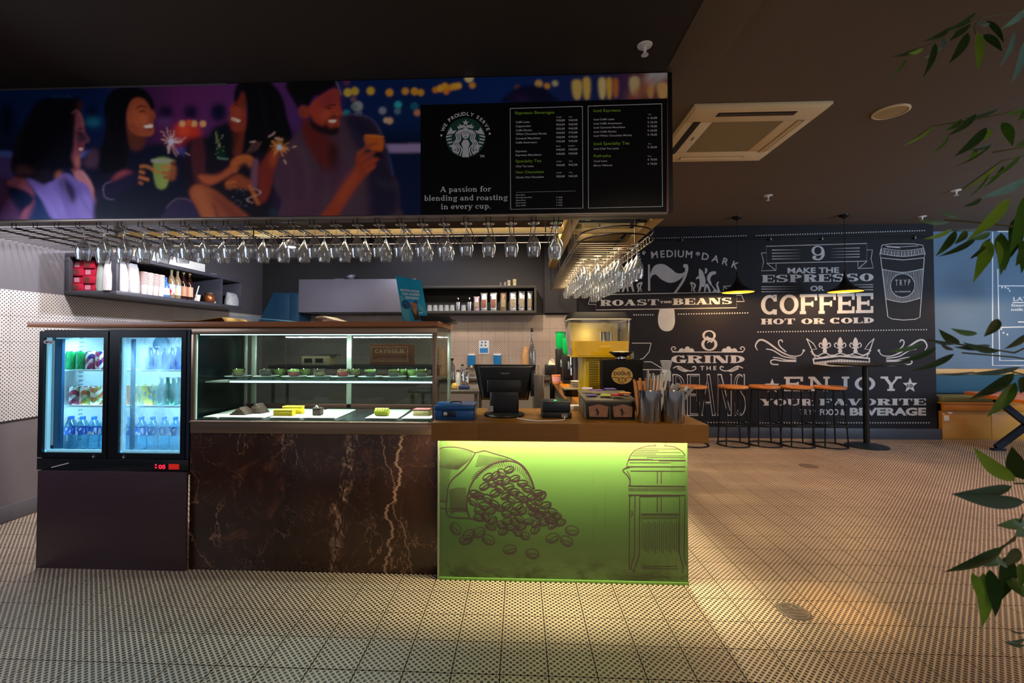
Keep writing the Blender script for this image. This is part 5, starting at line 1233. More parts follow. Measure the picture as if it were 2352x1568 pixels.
# bokeh of the town on the water
for x, y, c, r in ((1675, 262, '#c8a83c', 9.5), (1742, 250, '#bfa03a', 9.5), (1895, 247, '#c9a428', 9), (2078, 263, '#cf8f26', 8.5), (2230, 250, '#cc8f2c', 8), (2320, 252, '#cc8f2c', 8), (1728, 325, '#6d5058', 7), (1770, 395, '#8e9096', 12), (1735, 400, '#5f7468', 7), (2010, 437, '#7c8494', 8.5), (2160, 380, '#2ba0ac', 8.5), (2155, 440, '#4f7282', 7.5), (2320, 392, '#1d6f8a', 7.5), (2045, 530, '#c9ac8e', 6), (2080, 535, '#c9a07c', 7.5), (2345, 458, '#a06848', 7), (1665, 468, '#2c8c9a', 9), (1775, 468, '#6d7480', 9), (1665, 160, '#5d2a52', 8)):
    blob(*k2(x, y), r, r, c, .9, .95)
for x, y, c, r in ((45, 265, '#c98c22', 7.5), (100, 275, '#cf9422', 7.5), (228, 252, '#cc7c1e', 7), (270, 240, '#e0a82c', 8), (310, 225, '#d89a24', 9), (322, 265, '#d07a1c', 7), (360, 232, '#d89024', 7), (395, 222, '#d8a02c', 8), (430, 216, '#e0a830', 7), (550, 212, '#cf8f28', 7), (520, 148, '#e0cc88', 10), (1200, 218, '#c98c28', 7), (1128, 200, '#c09a50', 9), (1270, 195, '#a8a886', 7), (940, 230, '#6d3c34', 6), (70, 450, '#b8745c', 7), (40, 395, '#15586c', 8)):
    blob(*k3(x, y), r, r, c, .9, .95)
s3([(820, 360), (870, 280), (960, 225), (1080, 212), (1180, 240), (1240, 290), (1280, 360)], '#0b0f2c', 1.5); s3([(900, 330), (980, 310), (1040, 340), (1000, 360)], '#3c1c48', 4, .8)
for x, w_, h0, h1, c in ((1420, 80, 178, 320, '#c8aa58'), (1515, 60, 160, 320, '#c9aa50'), (1650, 60, 160, 315, '#cdb878'), (1720, 45, 160, 315, '#cda23c'), (1775, 45, 165, 305, '#b0682c'), (1920, 85, 150, 290, '#b9a878'), (2070, 60, 180, 310, '#b88a4c'), (2160, 90, 200, 320, '#c09a5c')):
    s3([(x, h0), (x+w_, h0), (x+w_*.9, h1), (x+w_*.2, h1)], c, 1.2, .95, sm=3)
s3([(2020, 200), (2100, 90), (2250, 60), (2250, 130), (2120, 230), (1980, 330), (1900, 330)], '#a8783c', 5, .7); s3([(2080, 130), (2150, 80), (2250, 70), (2250, 120), (2150, 170), (2080, 200)], '#a9bcc8', 4, .95)
s3([(1900, 330), (2150, 120), (2180, 130), (1960, 330)], '#8c3c3c', 2.5, .7)
# white rail behind the party
s2([(2030, 762), (2600, 752), (2600, 842), (2080, 850)], '#8c7ca4', 1.2, sm=0); s2([(2080, 850), (2700, 845), (2700, 1600), (2080, 1600)], '#061436', 2, sm=0)
# --- woman in lilac, seen from behind her shoulder
s1([(60, 1160), (150, 1090), (260, 1110), (340, 1200), (320, 1330), (240, 1400), (170, 1480), (110, 1350), (-60, 1120), (-120, 1350), (-100, 1560), (420, 1560), (300, 1250)], '#8c4a5c', 1.5)
s1([(-260, 1000), (-60, 1050), (30, 1110), (120, 1330), (200, 1450), (160, 1600), (-300, 1600)], '#4a2c50', 3)
s1([(250, 1120), (420, 1200), (520, 1300), (560, 1600), (250, 1600), (300, 1400), (340, 1260)], '#0b2450', 3)
s1([(720, 1000), (800, 1030), (870, 1110), (930, 1250), (1000, 1400), (1060, 1540), (960, 1560), (880, 1300), (740, 1120)], '#b06e74', 1.2)
s1([(260, 1105), (330, 1110), (480, 1140), (600, 1060), (680, 1060), (760, 1120), (850, 1170), (900, 1290), (960, 1420), (1000, 1540), (780, 1560), (520, 1500), (400, 1300)], '#6d5aa0', 1.2)
s1([(620, 1090), (720, 1180), (740, 1310), (690, 1360), (600, 1200), (580, 1090)], '#23183e', 2.5); s1([(740, 1330), (860, 1240), (940, 1420), (960, 1540), (800, 1540)], '#7f6ab0', 3, .9); s1([(420, 1200), (560, 1260), (700, 1420), (740, 1520), (560, 1500)], '#7a66ac', 4, .8)
s1([(720, 420), (780, 460), (815, 560), (825, 640), (872, 735), (820, 760), (818, 820), (800, 840), (770, 930), (775, 1000), (700, 1030), (660, 800), (680, 500)], '#8c4c58', 1)
s1([(745, 640), (815, 650), (868, 735), (800, 750), (760, 770)], '#231834', 2, .85); s1([(752, 760), (812, 775), (815, 830), (770, 840)], '#7a2c34', 1.2); s1([(770, 800), (806, 806), (800, 828), (772, 826)], '#e8c8c0', .6, .8); s1([(740, 880), (775, 900), (770, 980), (730, 960)], '#c07064', 2, .8)
s1([(360, 350), (500, 312), (640, 318), (770, 322), (795, 380), (790, 430), (740, 440), (730, 620), (720, 800), (700, 900), (730, 1010), (640, 1010), (540, 1060), (430, 1160), (330, 1100), (120, 1050), (130, 800), (200, 620), (300, 440)], '#0a0a18', 1.6)
s1([(150, 1000), (240, 980), (330, 1040), (260, 1060), (170, 1070)], '#5c3c40', 3, .8); s1([(330, 1050), (480, 1000), (500, 1080), (420, 1140), (330, 1110)], '#1d1826', 3); s1([(750, 360), (790, 350), (795, 420), (760, 430)], '#5c2a20', 2, .7); s1([(545, 1050), (600, 1030), (580, 1090), (545, 1100)], '#a8644c', 2, .9)
stroke(M(k1, [(300, 440), (220, 640), (160, 800), (150, 900)]), 2, '#3a2422', 2, .6)
for x in (500, 570, 640): stroke(M(k1, [(x, 312), (x+20, 292), (x+50, 312)]), 1.5, '#1d6a86', .8, .7)
stroke(M(k1, [(790, 1020), (880, 1150), (960, 1330), (1040, 1520)]), 2, '#d8988c', 1, .8)
# --- woman with the green cup
s1([(820, 930), (860, 850), (980, 790), (1100, 760), (1300, 800), (1600, 760), (1700, 830), (1800, 900), (1850, 1100), (1880, 1500), (980, 1560), (930, 1200)], '#0d1024', 2)
s1([(820, 980), (840, 860), (930, 810), (960, 900), (940, 990)], '#4a3146', 2.5)
s1([(1090, 1120), (1180, 1030), (1290, 1045), (1300, 1120), (1140, 1180)], '#94404a', 2)
s1([(1140, 640), (1250, 560), (1420, 640), (1400, 780), (1330, 830), (1240, 780)], '#59291f', 2)
s1([(1230, 400), (1330, 300), (1440, 330), (1490, 430), (1512, 500), (1490, 540), (1500, 640), (1470, 685), (1380, 690), (1290, 650), (1240, 560)], '#a04c30', 1)
s1([(1290, 440), (1360, 400), (1380, 560), (1330, 650), (1270, 600)], '#b85a34', 4, .8); stroke(M(k1, [(1325, 420), (1370, 395), (1425, 408)]), 2.6, '#241018', .6); stroke(M(k1, [(1350, 455), (1395, 440), (1420, 465)]), 2.6, '#1a0c14', .6); s1([(1400, 590), (1480, 575), (1478, 610), (1430, 612)], '#f0dcc8', .6); s1([(1420, 615), (1480, 612), (1470, 632)], '#7a2420', .6); s1([(1470, 470), (1508, 500), (1490, 530), (1460, 525)], '#8c3c2c', 1.2, .8)
s1([(1010, 400), (1070, 270), (1180, 215), (1310, 205), (1420, 250), (1490, 340), (1505, 430), (1470, 430), (1400, 330), (1290, 330), (1230, 480), (1235, 650), (1260, 850), (1200, 1000), (980, 1040), (990, 800), (1030, 600)], '#07070f', 1.2)
stroke(M(k1, [(1220, 700), (1230, 850), (1270, 960)]), 4, '#1e1420', 2, .8)
s1([(930, 1200), (1100, 1120), (1330, 1030), (1370, 1140), (1200, 1220), (1010, 1300), (930, 1300)], '#171430', 2); stroke(M(k1, [(1080, 1130), (1010, 1170), (1020, 1280), (1110, 1310)]), 1.3, '#8d7ca0', .6, .8)
s1([(1500, 920), (1670, 925), (1620, 1175), (1520, 1175)], '#7f8f48', .9); s1([(1490, 912), (1680, 918), (1680, 950), (1492, 945)], '#9a9a86', .8); s1([(1580, 960), (1650, 960), (1610, 1170), (1570, 1170)], '#8e9a4e', 2, .8)
for (a, b, c_) in (([(1360, 985), (1430, 985), (1500, 1020), (1550, 1050)], 7, '#b06a38'), ([(1355, 1030), (1410, 1050)], 6.5, '#a85e34'), ([(1350, 1085), (1450, 1115)], 6.5, '#b06638'), ([(1350, 1135), (1390, 1155)], 6, '#9a5430'), ([(1570, 1000), (1640, 985), (1700, 1010)], 9, '#b8703c'), ([(1570, 1045), (1700, 1050)], 8.5, '#a85c34'), ([(1590, 1090), (1695, 1090)], 8, '#94502e'), ([(1660, 960), (1710, 930)], 7, '#6d3424')): stroke(M(k1, a), b, c_, .8)
s1([(1680, 960), (1720, 1000), (1700, 1110), (1640, 1110), (1660, 1000)], '#8c4a2c', 1.5, .8)
# --- woman with bottle
s2([(100, 760), (200, 700), (330, 690), (560, 640), (900, 620), (960, 800), (900, 1500), (300, 1500), (120, 1150)], '#170f1c', 3)
s2([(165, 760), (260, 700), (300, 850), (310, 1050), (480, 1010), (560, 960), (600, 1000), (520, 1080), (330, 1160), (210, 1130), (170, 950)], '#4a1e26', 1.5)
s2([(230, 1060), (420, 1060), (540, 980), (590, 1010), (500, 1080), (330, 1155)], '#a85230', 1.5)
s2([(560, 620), (690, 610), (670, 720), (640, 860), (560, 850), (545, 720)], '#6a2a1c', 1.5); s2([(470, 620), (560, 600), (620, 700), (520, 900), (460, 850)], '#1a0c10', 3, .7)
s2([(590, 330), (650, 230), (690, 250), (700, 480), (715, 560), (690, 620), (600, 640), (540, 610), (520, 540), (545, 440), (530, 420)], '#8c3524', 1); s2([(640, 250), (690, 260), (690, 420), (640, 400)], '#54241c', 3, .8)
s2([(555, 500), (640, 530), (620, 550), (560, 530)], '#e6c6b0', .6); stroke(M(k2, [(548, 495), (600, 550), (650, 545)]), 1.4, '#5c1a14', .5); stroke(M(k2, [(560, 400), (600, 380), (640, 410)]), 2, '#1c0c10', .6)
s2([(610, 230), (640, 160), (760, 130), (900, 140), (1000, 230), (1060, 350), (1090, 500), (1130, 620), (1140, 720), (1040, 800), (900, 850), (760, 820), (700, 880), (680, 700), (700, 480), (680, 280)], '#06060a', 1.4)
s2([(580, 240), (640, 170), (660, 230), (590, 380)], '#0d0a18', 1.2); s2([(360, 620), (470, 560), (540, 560), (560, 860), (420, 900), (330, 800)], '#0a1016', 2.5)
s2([(400, 640), (430, 640), (440, 760), (490, 830), (480, 900), (420, 890), (410, 780), (395, 700)], '#0e2a1e', 1.5); stroke(M(k2, [(405, 640), (410, 700), (440, 790)]), 1.4, '#b8b878', .5, .9); stroke(M(k2, [(420, 895), (520, 905)]), 2.2, '#7ca890', .7, .8)
for k in range(22): blob(*k2(395+random.random()*90, 640+random.random()*250), .9, .9, '#c8c89a', .4, .7)
s2([(540, 950), (600, 880), (700, 860), (760, 900), (730, 990), (640, 1000), (580, 1040)], '#a8552c', 1.2); s2([(490, 1130), (580, 1060), (700, 1050), (760, 1110), (740, 1200), (620, 1190), (520, 1200)], '#8c4226', 1.3)
for a, b in (([(600, 900), (700, 880), (790, 930)], 4), ([(580, 950), (680, 930), (770, 970)], 4), ([(500, 1140), (600, 1120)], 5), ([(510, 1180), (600, 1170)], 4.5), ([(730, 1150), (790, 1290), (820, 1340)], 9)): stroke(M(k2, a), b, '#b4622e', 1)
s2([(620, 980), (700, 940), (760, 1080), (720, 1100), (640, 1050)], '#10101c', 2); s2([(755, 930), (815, 925), (800, 1190), (745, 1150)], '#6d4658', 1.5)
s2([(820, 980), (930, 830), (1000, 820), (980, 1000), (900, 1280), (820, 1310), (810, 1100)], '#74281e', 1.5); s2([(940, 820), (1020, 800), (990, 960), (930, 960)], '#a84c24', 3, .8)
s2([(500, 1200), (700, 1210), (720, 1330), (680, 1450), (560, 1400)], '#12101e', 2.5)
for k in range(20): blob(*k2(520+random.random()*180, 1190+random.random()*200), 1.1, 1.1, '#8c8894', .4, .6)
for k in range(16): blob(*k2(720+130*math.sin(k*.4)*.5+50, 1190+k*9), 1.6, 1.6, '#d8a8a0', .5, .7)
s2([(150, 1230), (190, 1160), (270, 1150), (400, 1210), (540, 1320), (740, 1480), (760, 1600), (300, 1600), (220, 1400)], '#94482c', 1.4); s2([(170, 1220), (270, 1170), (330, 1300), (400, 1500), (300, 1500), (230, 1350)], '#a85a34', 3, .9); stroke(M(k2, [(370, 1330), (410, 1420), (430, 1520)]), 4, '#3c1a20', 1.5, .8); s2([(360, 1230), (520, 1320), (700, 1480), (560, 1490)], '#6a2e24', 3, .8)
s2([(-80, 1400), (0, 1310), (80, 1285), (170, 1320), (240, 1430), (280, 1560), (-150, 1560)], '#2b2242', 1.4); stroke(M(k2, [(-80, 1380), (0, 1300), (80, 1282), (170, 1310)]), 1.4, '#8c6a88', .7, .8)
# --- man with the orange cup
s2([(1180, 660), (1300, 560), (1500, 540), (1640, 480), (1760, 470), (1900, 520), (1990, 640), (2040, 800), (2110, 1050), (2160, 1150), (2170, 1350), (2140, 1560), (1080, 1560), (1040, 1300), (960, 1150), (1010, 900), (1080, 780)], '#47323f', 1.6)
s2([(1640, 490), (1780, 475), (1920, 540), (2000, 680), (2080, 950), (2150, 1140), (2160, 1400), (1900, 1500), (1850, 1000), (1720, 700)], '#14142c', 4, .9); stroke(M(k2, [(1700, 472), (1830, 485), (1930, 540), (1990, 640), (2020, 720)]), 1.2, '#5068a0', .6, .8); stroke(M(k2, [(2060, 820), (2090, 940), (2110, 1060)]), 1.6, '#3a5ca8', .8, .7)
s2([(1020, 950), (1130, 830), (1280, 1050), (1400, 1300), (1300, 1500), (1100, 1450)], '#4c2a40', 5, .8); s2([(1400, 900), (1600, 880), (1700, 1100), (1500, 1250), (1380, 1100)], '#46283e', 5, .7)
s2([(1200, 420), (1230, 385), (1290, 400), (1310, 480), (1260, 520), (1210, 480)], '#8c3826', 1); s2([(1240, 500), (1320, 560), (1420, 640), (1500, 720), (1560, 860), (1520, 960), (1400, 940), (1300, 800), (1240, 680)], '#5c1f1c', 2)
s2([(1300, 400), (1400, 300), (1520, 230), (1590, 250), (1600, 380), (1622, 470), (1590, 500), (1590, 600), (1500, 640), (1400, 600), (1320, 520)], '#9c3a28', 1); s2([(1400, 320), (1530, 240), (1590, 300), (1520, 400), (1430, 420)], '#7a2438', 5, .7)
s2([(1310, 470), (1350, 540), (1440, 580), (1500, 500), (1590, 470), (1585, 500), (1480, 540), (1500, 600), (1590, 590), (1580, 660), (1500, 680), (1400, 650), (1320, 590)], '#1a0e14', 1.6); s2([(1490, 530), (1560, 525), (1550, 550), (1500, 550)], '#e8cdb8', .5); stroke(M(k2, [(1440, 410), (1500, 385), (1560, 380)]), 3, '#1c0a10', .6); s2([(1560, 400), (1620, 470), (1560, 490)], '#a84430', 1.2, .9)
s2([(1095, 250), (1080, 170), (1200, 130), (1570, 130), (1560, 200), (1500, 230), (1400, 290), (1350, 300), (1300, 390), (1230, 380), (1190, 410), (1150, 340)], '#0a080c', 1.3); stroke(M(k2, [(1560, 150), (1590, 220), (1615, 290)]), 1.6, '#8c8ca8', .6, .8)
s2([(1370, 720), (1460, 700), (1560, 740), (1560, 980), (1420, 1000)], '#571f1e', 4, .8); stroke(M(k2, [(1400, 900), (1430, 1000), (1560, 1020), (1600, 880)]), 1.5, '#1e1220', 1, .8); s2([(1500, 760), (1580, 800), (1560, 980), (1500, 960)], '#271418', 3, .8)
s2([(1330, 1560), (1450, 1400), (1600, 1200), (1740, 1000), (1760, 860), (1850, 840), (1940, 900), (1930, 980), (1800, 1120), (1700, 1260), (1560, 1480), (1480, 1600)], '#8c3622', 1.4)
s2([(1600, 1200), (1740, 1000), (1800, 1050), (1700, 1220), (1560, 1400)], '#a8482a', 4, .7)
s2([(1840, 675), (2010, 690), (2000, 830), (1860, 800), (1845, 760)], '#b4561e', .9); stroke(M(k2, [(1840, 676), (2025, 690)]), 2.4, '#c87828', .5)
for a, b in (([(1770, 860), (1860, 790), (1960, 745)], 8.5), ([(1800, 920), (1880, 860), (1960, 820)], 8.5), ([(1820, 980), (1900, 930), (1980, 890)], 8), ([(1850, 1020), (1940, 970)], 7)): stroke(M(k2, a), b, '#9a4224', 1)
s2([(1940, 830), (2010, 850), (2010, 900), (1950, 890)], '#141018', 1.5)
for y in (1130, 1180, 1240): stroke(M(k2, [(1020, y), (1150, y+30), (1300, y+60)]), 2, '#22142a', 1.5, .5)
# --- features and folds
stroke(M(k1, [(760, 620), (800, 610)]), 2.5, '#1a0e18', .6); stroke(M(k1, [(755, 665), (795, 668)]), 2., '#1a0e18', .6); stroke(M(k1, [(700, 470), (745, 440), (790, 500), (812, 590)]), 2, '#b87880', 1, .8)
blob(*k1(1385, 452), 2.2, 1.8, '#0c060a', .5); s1([(1250, 560), (1330, 600), (1360, 660), (1300, 640)], '#8a3a24', 2, .8); stroke(M(k1, [(1440, 520), (1465, 545), (1490, 540)]), 1.6, '#7a2c20', .6); s1([(1380, 480), (1430, 500), (1420, 560), (1370, 540)], '#cc6a3c', 2.5, .8)
stroke(M(k1, [(1090, 300), (1060, 420), (1050, 600), (1080, 800)]), 3, '#1c1218', 1.5, .7); stroke(M(k1, [(1150, 260), (1120, 420), (1120, 700)]), 2, '#19101a', 1.2, .7)
s2([(560, 430), (600, 400), (640, 430), (630, 500), (580, 490)], '#a84830', 3, .8); stroke(M(k2, [(590, 385), (620, 370)]), 1.8, '#1c0c10', .5); stroke(M(k2, [(545, 450), (525, 500), (545, 520)]), 1.6, '#5c2018', .6)
stroke(M(k2, [(820, 180), (860, 360), (880, 560), (920, 740)]), 4, '#1a1214', 2, .7); stroke(M(k2, [(940, 200), (1000, 400), (1040, 620)]), 3, '#16101a', 2, .7)
s2([(1430, 420), (1500, 430), (1520, 500), (1440, 520)], '#b85034', 4, .7); stroke(M(k2, [(1470, 415), (1520, 412)]), 2.4, '#180808', .5); stroke(M(k2, [(1560, 410), (1600, 470), (1580, 495), (1550, 490)]), 1.6, '#7a2c20', .6); stroke(M(k2, [(1215, 420), (1240, 450), (1235, 490)]), 1.6, '#5c1f1a', .7)
for pts, w_, c in (([(1180, 760), (1260, 900), (1300, 1100), (1280, 1350)], 7, '#5a4352'), ([(1100, 900), (1150, 1100), (1130, 1400)], 7, '#54404e'), ([(1460, 1050), (1480, 1200), (1440, 1350)], 6, '#574252'), ([(1640, 800), (1680, 960), (1640, 1080)], 8, '#4e3c50'), ([(1720, 620), (1840, 760), (1880, 900)], 9, '#2c2c44'), ([(1960, 1100), (2060, 1160), (2140, 1150)], 3, '#54505e'), ([(1700, 1350), (1860, 1300), (1900, 1240)], 3, '#4a4256')): stroke(M(k2, pts), w_, c, 3.5, .7)
for pts in ([(480, 1150), (560, 1260), (620, 1440)], [(600, 1080), (640, 1240), (720, 1380)], [(800, 1240), (860, 1340), (880, 1480)], [(360, 1220), (480, 1360), (560, 1520)]): stroke(M(k1, pts), 3, '#8f7ec0', 2, .8)
for pts in ([(520, 1180), (620, 1320), (680, 1480)], [(760, 1180), (800, 1300), (900, 1460)]): stroke(M(k1, pts), 3, '#3f3670', 2, .8)
# --- sparklers
rs = random.Random(5)
for f_, cx, cy, R_, c in ((k1, 1665, 745, 120, '#e8b8b0'), (k2, 1015, 790, 105, '#e89a4a')):
    blob(*f_(cx, cy), 9, 9, '#8c4c78' if f_ is k1 else '#a85a1c', 4, .8)
    for k in range(30):
        a = rs.random()*2*PI; r = R_*(.45+.55*rs.random()); stroke([f_(cx+14*math.cos(a), cy+14*math.sin(a)), f_(cx+r*math.cos(a), cy+r*math.sin(a))], 1.5, c, .5, .75)
    blob(*f_(cx, cy), 5, 5, '#bfe0f4', 1.2)
for pts in ([(1560, 640), (1600, 660), (1590, 690)], [(1620, 600), (1640, 650)], [(1740, 740), (1780, 720), (1810, 700)], [(1700, 850), (1720, 890)], [(1800, 850), (1850, 875)], [(1700, 800), (1740, 870)]): stroke(M(k1, pts), 1.6, '#e0a8a8', .5, .9)
for pts in ([(910, 690), (960, 660), (970, 640)], [(730, 740), (790, 735)], [(970, 700), (1050, 720)], [(1060, 910), (1080, 950)], [(1140, 790), (1180, 780)]): stroke(M(k2, pts), 2.4, '#d8b0a0', .6, .9)
for k in range(5): stroke(M(k2, [(700+k*25, 850-k*8), (760+k*20, 750-k*4)]), 1.6, '#94605c', .8, .6)
blob(*k2(955, 1420), 7, 9, '#14403c', 3, .8); stroke(M(k2, [(2050, 1450), (2260, 1450)]), 1.2, '#8c94a8', .6, .6)
# points of the print lie on the sign's face
X0, X1, Z0, Z1 = WX+.02, sxg, szb+.002, szt-.004
nx_, nz_ = 860, 178
gx, gz = np.meshgrid(np.linspace(X0, X1, nx_), np.linspace(Z0, Z1, nz_))
co = np.stack([gx, np.full_like(gx, SYf-.0015), gz], -1).reshape(-1, 3)
v = co-np.array([0, 0, H]); R3, U3, W3 = np.array(_R), np.array(_U), np.array(_W); zz = v@W3; pxx = CX+F*(v@R3)/zz; pyy = CY-F*(v@U3)/zz
fi = np.clip((pxx-x0p)/ST, 0, gw-1.001); fj = np.clip((pyy-y0p)/ST, 0, gh-1.001); i_ = fi.astype(int); j_ = fj.astype(int); a = (fi-i_)[:, None]; b = (fj-j_)[:, None]
cc = img[j_, i_]*(1-a)*(1-b)+img[j_, i_+1]*a*(1-b)+img[j_+1, i_]*(1-a)*b+img[j_+1, i_+1]*a*b
idx = np.arange(nx_*nz_).reshape(nz_, nx_); fa = np.stack([idx[:-1, :-1], idx[:-1, 1:], idx[1:, 1:], idx[1:, :-1]], -1).reshape(-1, 4)
me = bpy.data.meshes.new('photo_print'); me.vertices.add(len(co)); me.vertices.foreach_set('co', co.astype(np.float32).ravel())
me.loops.add(fa.size); me.loops.foreach_set('vertex_index', fa.astype(np.int32).ravel()); me.polygons.add(len(fa)); me.polygons.foreach_set('loop_start', np.arange(0, fa.size, 4, dtype=np.int32))
me.update(calc_edges=True); ca = me.color_attributes.new('print', 'FLOAT_COLOR', 'POINT'); ca.data.foreach_set('color', np.concatenate([np.clip(cc, 0, 1), np.ones((len(cc), 1))], 1).astype(np.float32).ravel())
pm_ = NT('printed_photo'); at_ = pm_.N.new('ShaderNodeAttribute'); at_.attribute_name = 'print'
gm = pm_.N.new('ShaderNodeMix'); gm.data_type = 'RGBA'; gm.blend_type = 'MULTIPLY'; gm.inputs['Factor'].default_value = 1; gm.inputs['B'].default_value = (PRINT_GAIN,)*3+(1,)
pm_.L.new(at_.outputs['Color'], gm.inputs['A']); pm_.out(gm.outputs['Result'], .5); pm_.b.inputs['Specular IOR Level'].default_value = .2
me.materials.append(pm_.m); o = bpy.data.objects.new('photo_print', me); COL.objects.link(o); o.parent = sign; o.location = -sign.location
# ---- price board
SP = onY(SYf-.003, .0008)
bq = Art(SP); bq.pg([(966, 241), (1533, 226), (1531, 486), (966, 495)]); obj('price_board', bq.mb, mat('board_black', '#050507', .5, noise=0, spec=.2), sign, None)
wt_ = mat('print_white', '#e4e7f0', .6, noise=0); gt_ = mat('print_lime', '#8fc032', .6, noise=0)
Wt = Art(onY(SYf-.0045, .0006)); Gt = Art(onY(SYf-.0045, .0006)); Fr = Art(onY(SYf-.0045))
c6 = cv((1160, 225), 5.917)
Fr.line(M(c6, [(70, 143), (1052, 113), (1058, 1495), (76, 1512)]), 1.5, closed=True); Fr.line(M(c6, [(1128, 110), (2130, 78), (2140, 1473), (1134, 1495)]), 1.5, closed=True); Fr.line(M(c6, [(150, 1282), (960, 1262)]), .5)
obj('frame_lines', Fr.mb, wt_, sign, None)
def tx(a, s, x0, y, x1, h, b=.01, sl=-.02): a.text(s, *c6(x0, y), *c6(x1, y+(x1-x0)*sl), h/5.917, b)
tx(Gt, 'Espresso Beverages', 140, 222, 670, 40); tx(Gt, 'Specialty Tea', 145, 876, 493, 38); tx(Gt, 'Hot Chocolate', 145, 1025, 528, 36); tx(Gt, 'Iced Espresso', 1203, 190, 1572, 38); tx(Gt, 'Iced Specialty Tea', 1207, 640, 1690, 42); tx(Gt, 'Refresha', 1207, 805, 1440, 38)
for s, x1, y in (('Caffè Latte', 333, 340), ('Cappuccino', 350, 395), ('Caffè Mocha', 365, 452), ('White Chocolate Mocha', 567, 502), ('Caramel Macchiato', 480, 562), ('Caffè Americano', 435, 618), ('Espresso', 298, 735), ('Espresso Macchiato', 493, 788), ('Chai Tea Latte', 390, 940), ('Classic Hot Chocolate', 527, 1090)): tx(Wt, s, 145, y, x1, 26)
for s, x1, y in (('Iced Caffè Latte', 1485, 304), ('Iced Caffè Americano', 1588, 360), ('Iced Caramel Macchiato', 1633, 415), ('Iced Caffè Mocha', 1515, 472), ('Iced White Chocolate Mocha', 1722, 526), ('Iced Chai Tea Latte', 1545, 702), ('Cool Lime', 1387, 870), ('Berry Hibiscus', 1458, 928)): tx(Wt, s, 1207, y, x1, 26)
for y, a, b in ((318, '₺50,00', '₺60,00'), (375, '₺50,00', '₺60,00'), (430, '₺55,00', '₺65,00'), (486, '₺60,00', '₺70,00'), (545, '₺60,00', '₺70,00'), (602, '₺45,00', '₺55,00'), (715, '₺40,00', '₺50,00'), (772, '₺40,00', '₺50,00'), (925, '₺60,00', '₺65,00'), (1078, '₺55,00', '₺65,00')):
    tx(Wt, a, 697, y, 812, 28); tx(Wt, b, 864, y-4, 984, 28)
for y, s in ((285, '₺ 65,00'), (343, '₺ 55,00'), (398, '₺ 70,00'), (455, '₺ 65,00'), (512, '₺ 70,00'), (682, '₺ 60,00'), (850, '₺ 70,00'), (908, '₺ 70,00')): tx(Wt, s, 1937, y, 2066, 28)
for x, y, s, w_ in ((697, 268, 'SHORT', 75), (864, 264, 'TALL', 50), (692, 662, 'SOLO', 62), (860, 658, 'DOPPIO', 88), (697, 870, 'SHORT', 76), (868, 866, 'TALL', 50), (697, 1023, 'SHORT', 76), (868, 1019, 'TALL', 50), (1940, 230, 'TALL', 50), (1942, 630, 'TALL', 50), (1938, 798, 'TALL', 50)): tx(Wt, s, x, y, x+w_, 15)
for k, (s, x1) in enumerate((('Extra Shot', 270), ('Extra Espresso Shot', 365), ('Extra Syrup', 278), ('Extra Cream', 288), ('Soya Milk', 285))):
    y = 1325+k*36; tx(Wt, s, 148, y, x1, 18)
    if k: tx(Wt, '₺ 10,00', 697, y-4, 778, 18)
lo = lambda ch: lower(ch)
for s, a, b in (('A passion for', (268, 1142), (714, 1136)), ('blending and roasting', (130, 1218), (858, 1210)), ('in every cup.', (275, 1292), (712, 1284))):
    Wt.slab(s, *k3(*a), *k3(*b), 12.5, None, gap=.03, f=lo)
c5 = cv((1000, 230), 5.806)
ccx, ccy = c5(403, 500)
Wt.arctext('WE PROUDLY SERVE', ccx, ccy, 51, 51, 164, 16, 8.2, .03, 0, 1.05)
for x, y in ((80, 470), (724, 447)): Wt.ell(*c5(x, y), 2.5, 2.5)
Wt.text('TM', *c5(590, 765), *c5(652, 763), 6, .02)
# round green emblem: crowned long-haired figure with two tails
E1 = Art(onY(SYf-.0045)); E1.ell(ccx, ccy, 45.6, 45.6, 0, 60); obj('emblem_disc', E1.mb, mat('emblem_green', '#0f4a3a', .6, noise=0), sign, None)
def e(pts, lay=1): Wt.pg(M(c5, pts), lay)
def el(pts, w, lay=1): Wt.line(M(c5, pts), w, lay, sm=5)
stc = c5(403, 300); P = [(stc[0]+(8 if k % 2 == 0 else 3.3)*math.sin(PI*k/5), stc[1]-(8 if k % 2 == 0 else 3.3)*math.cos(PI*k/5)) for k in range(10)]; Wt.pg(P, 1)
e([(288, 345), (325, 352), (312, 315), (352, 335), (372, 330), (403, 345), (436, 330), (456, 335), (495, 310), (482, 350), (518, 340), (498, 380), (450, 368), (403, 362), (350, 370), (308, 388)])
Wt.ell(*c5(403, 440), 9.5, 13, 1, 24)
for s_ in (1, -1):
    g = lambda x, y: (403+s_*(x-403), y)
    for dx, w_ in ((0, 3.0), (26, 3.0), (52, 3.0)):
        el([g(448+dx*.6, 390+dx*.2), g(478+dx, 450), g(470+dx, 520), g(505+dx*1.1, 580), g(455+dx*1.2, 650), g(478+dx*1.2, 740-dx*.9)], w_)
    e([g(520, 400), g(572, 408), g(600, 360), g(632, 410), g(655, 462), g(600, 450), g(560, 445)])
    for k in range(5): y = 470+k*38; x = 262-k*k*5; e([g(403+x-80+k*6, y-6+k*4), g(403+x, y+8+k*3), g(403+x-3, y+30+k*2), g(403+x-75+k*6, y+12+k*6)])
    e([g(545, 590), g(600, 610), g(585, 640), g(535, 630)])
    for k in range(3): x = 560-k*26; e([g(x, 650+k*18), g(x+20, 655+k*16), g(x+10, 700+k*14), g(x-8, 690+k*16)])
e([(375, 530), (403, 524), (432, 530), (458, 580), (440, 640), (445, 700), (450, 760), (356, 760), (362, 700), (366, 640), (348, 580)])
Dk = Art(onY(SYf-.0066)); dl = lambda pts, w: Dk.line(M(c5, pts), w, 0)
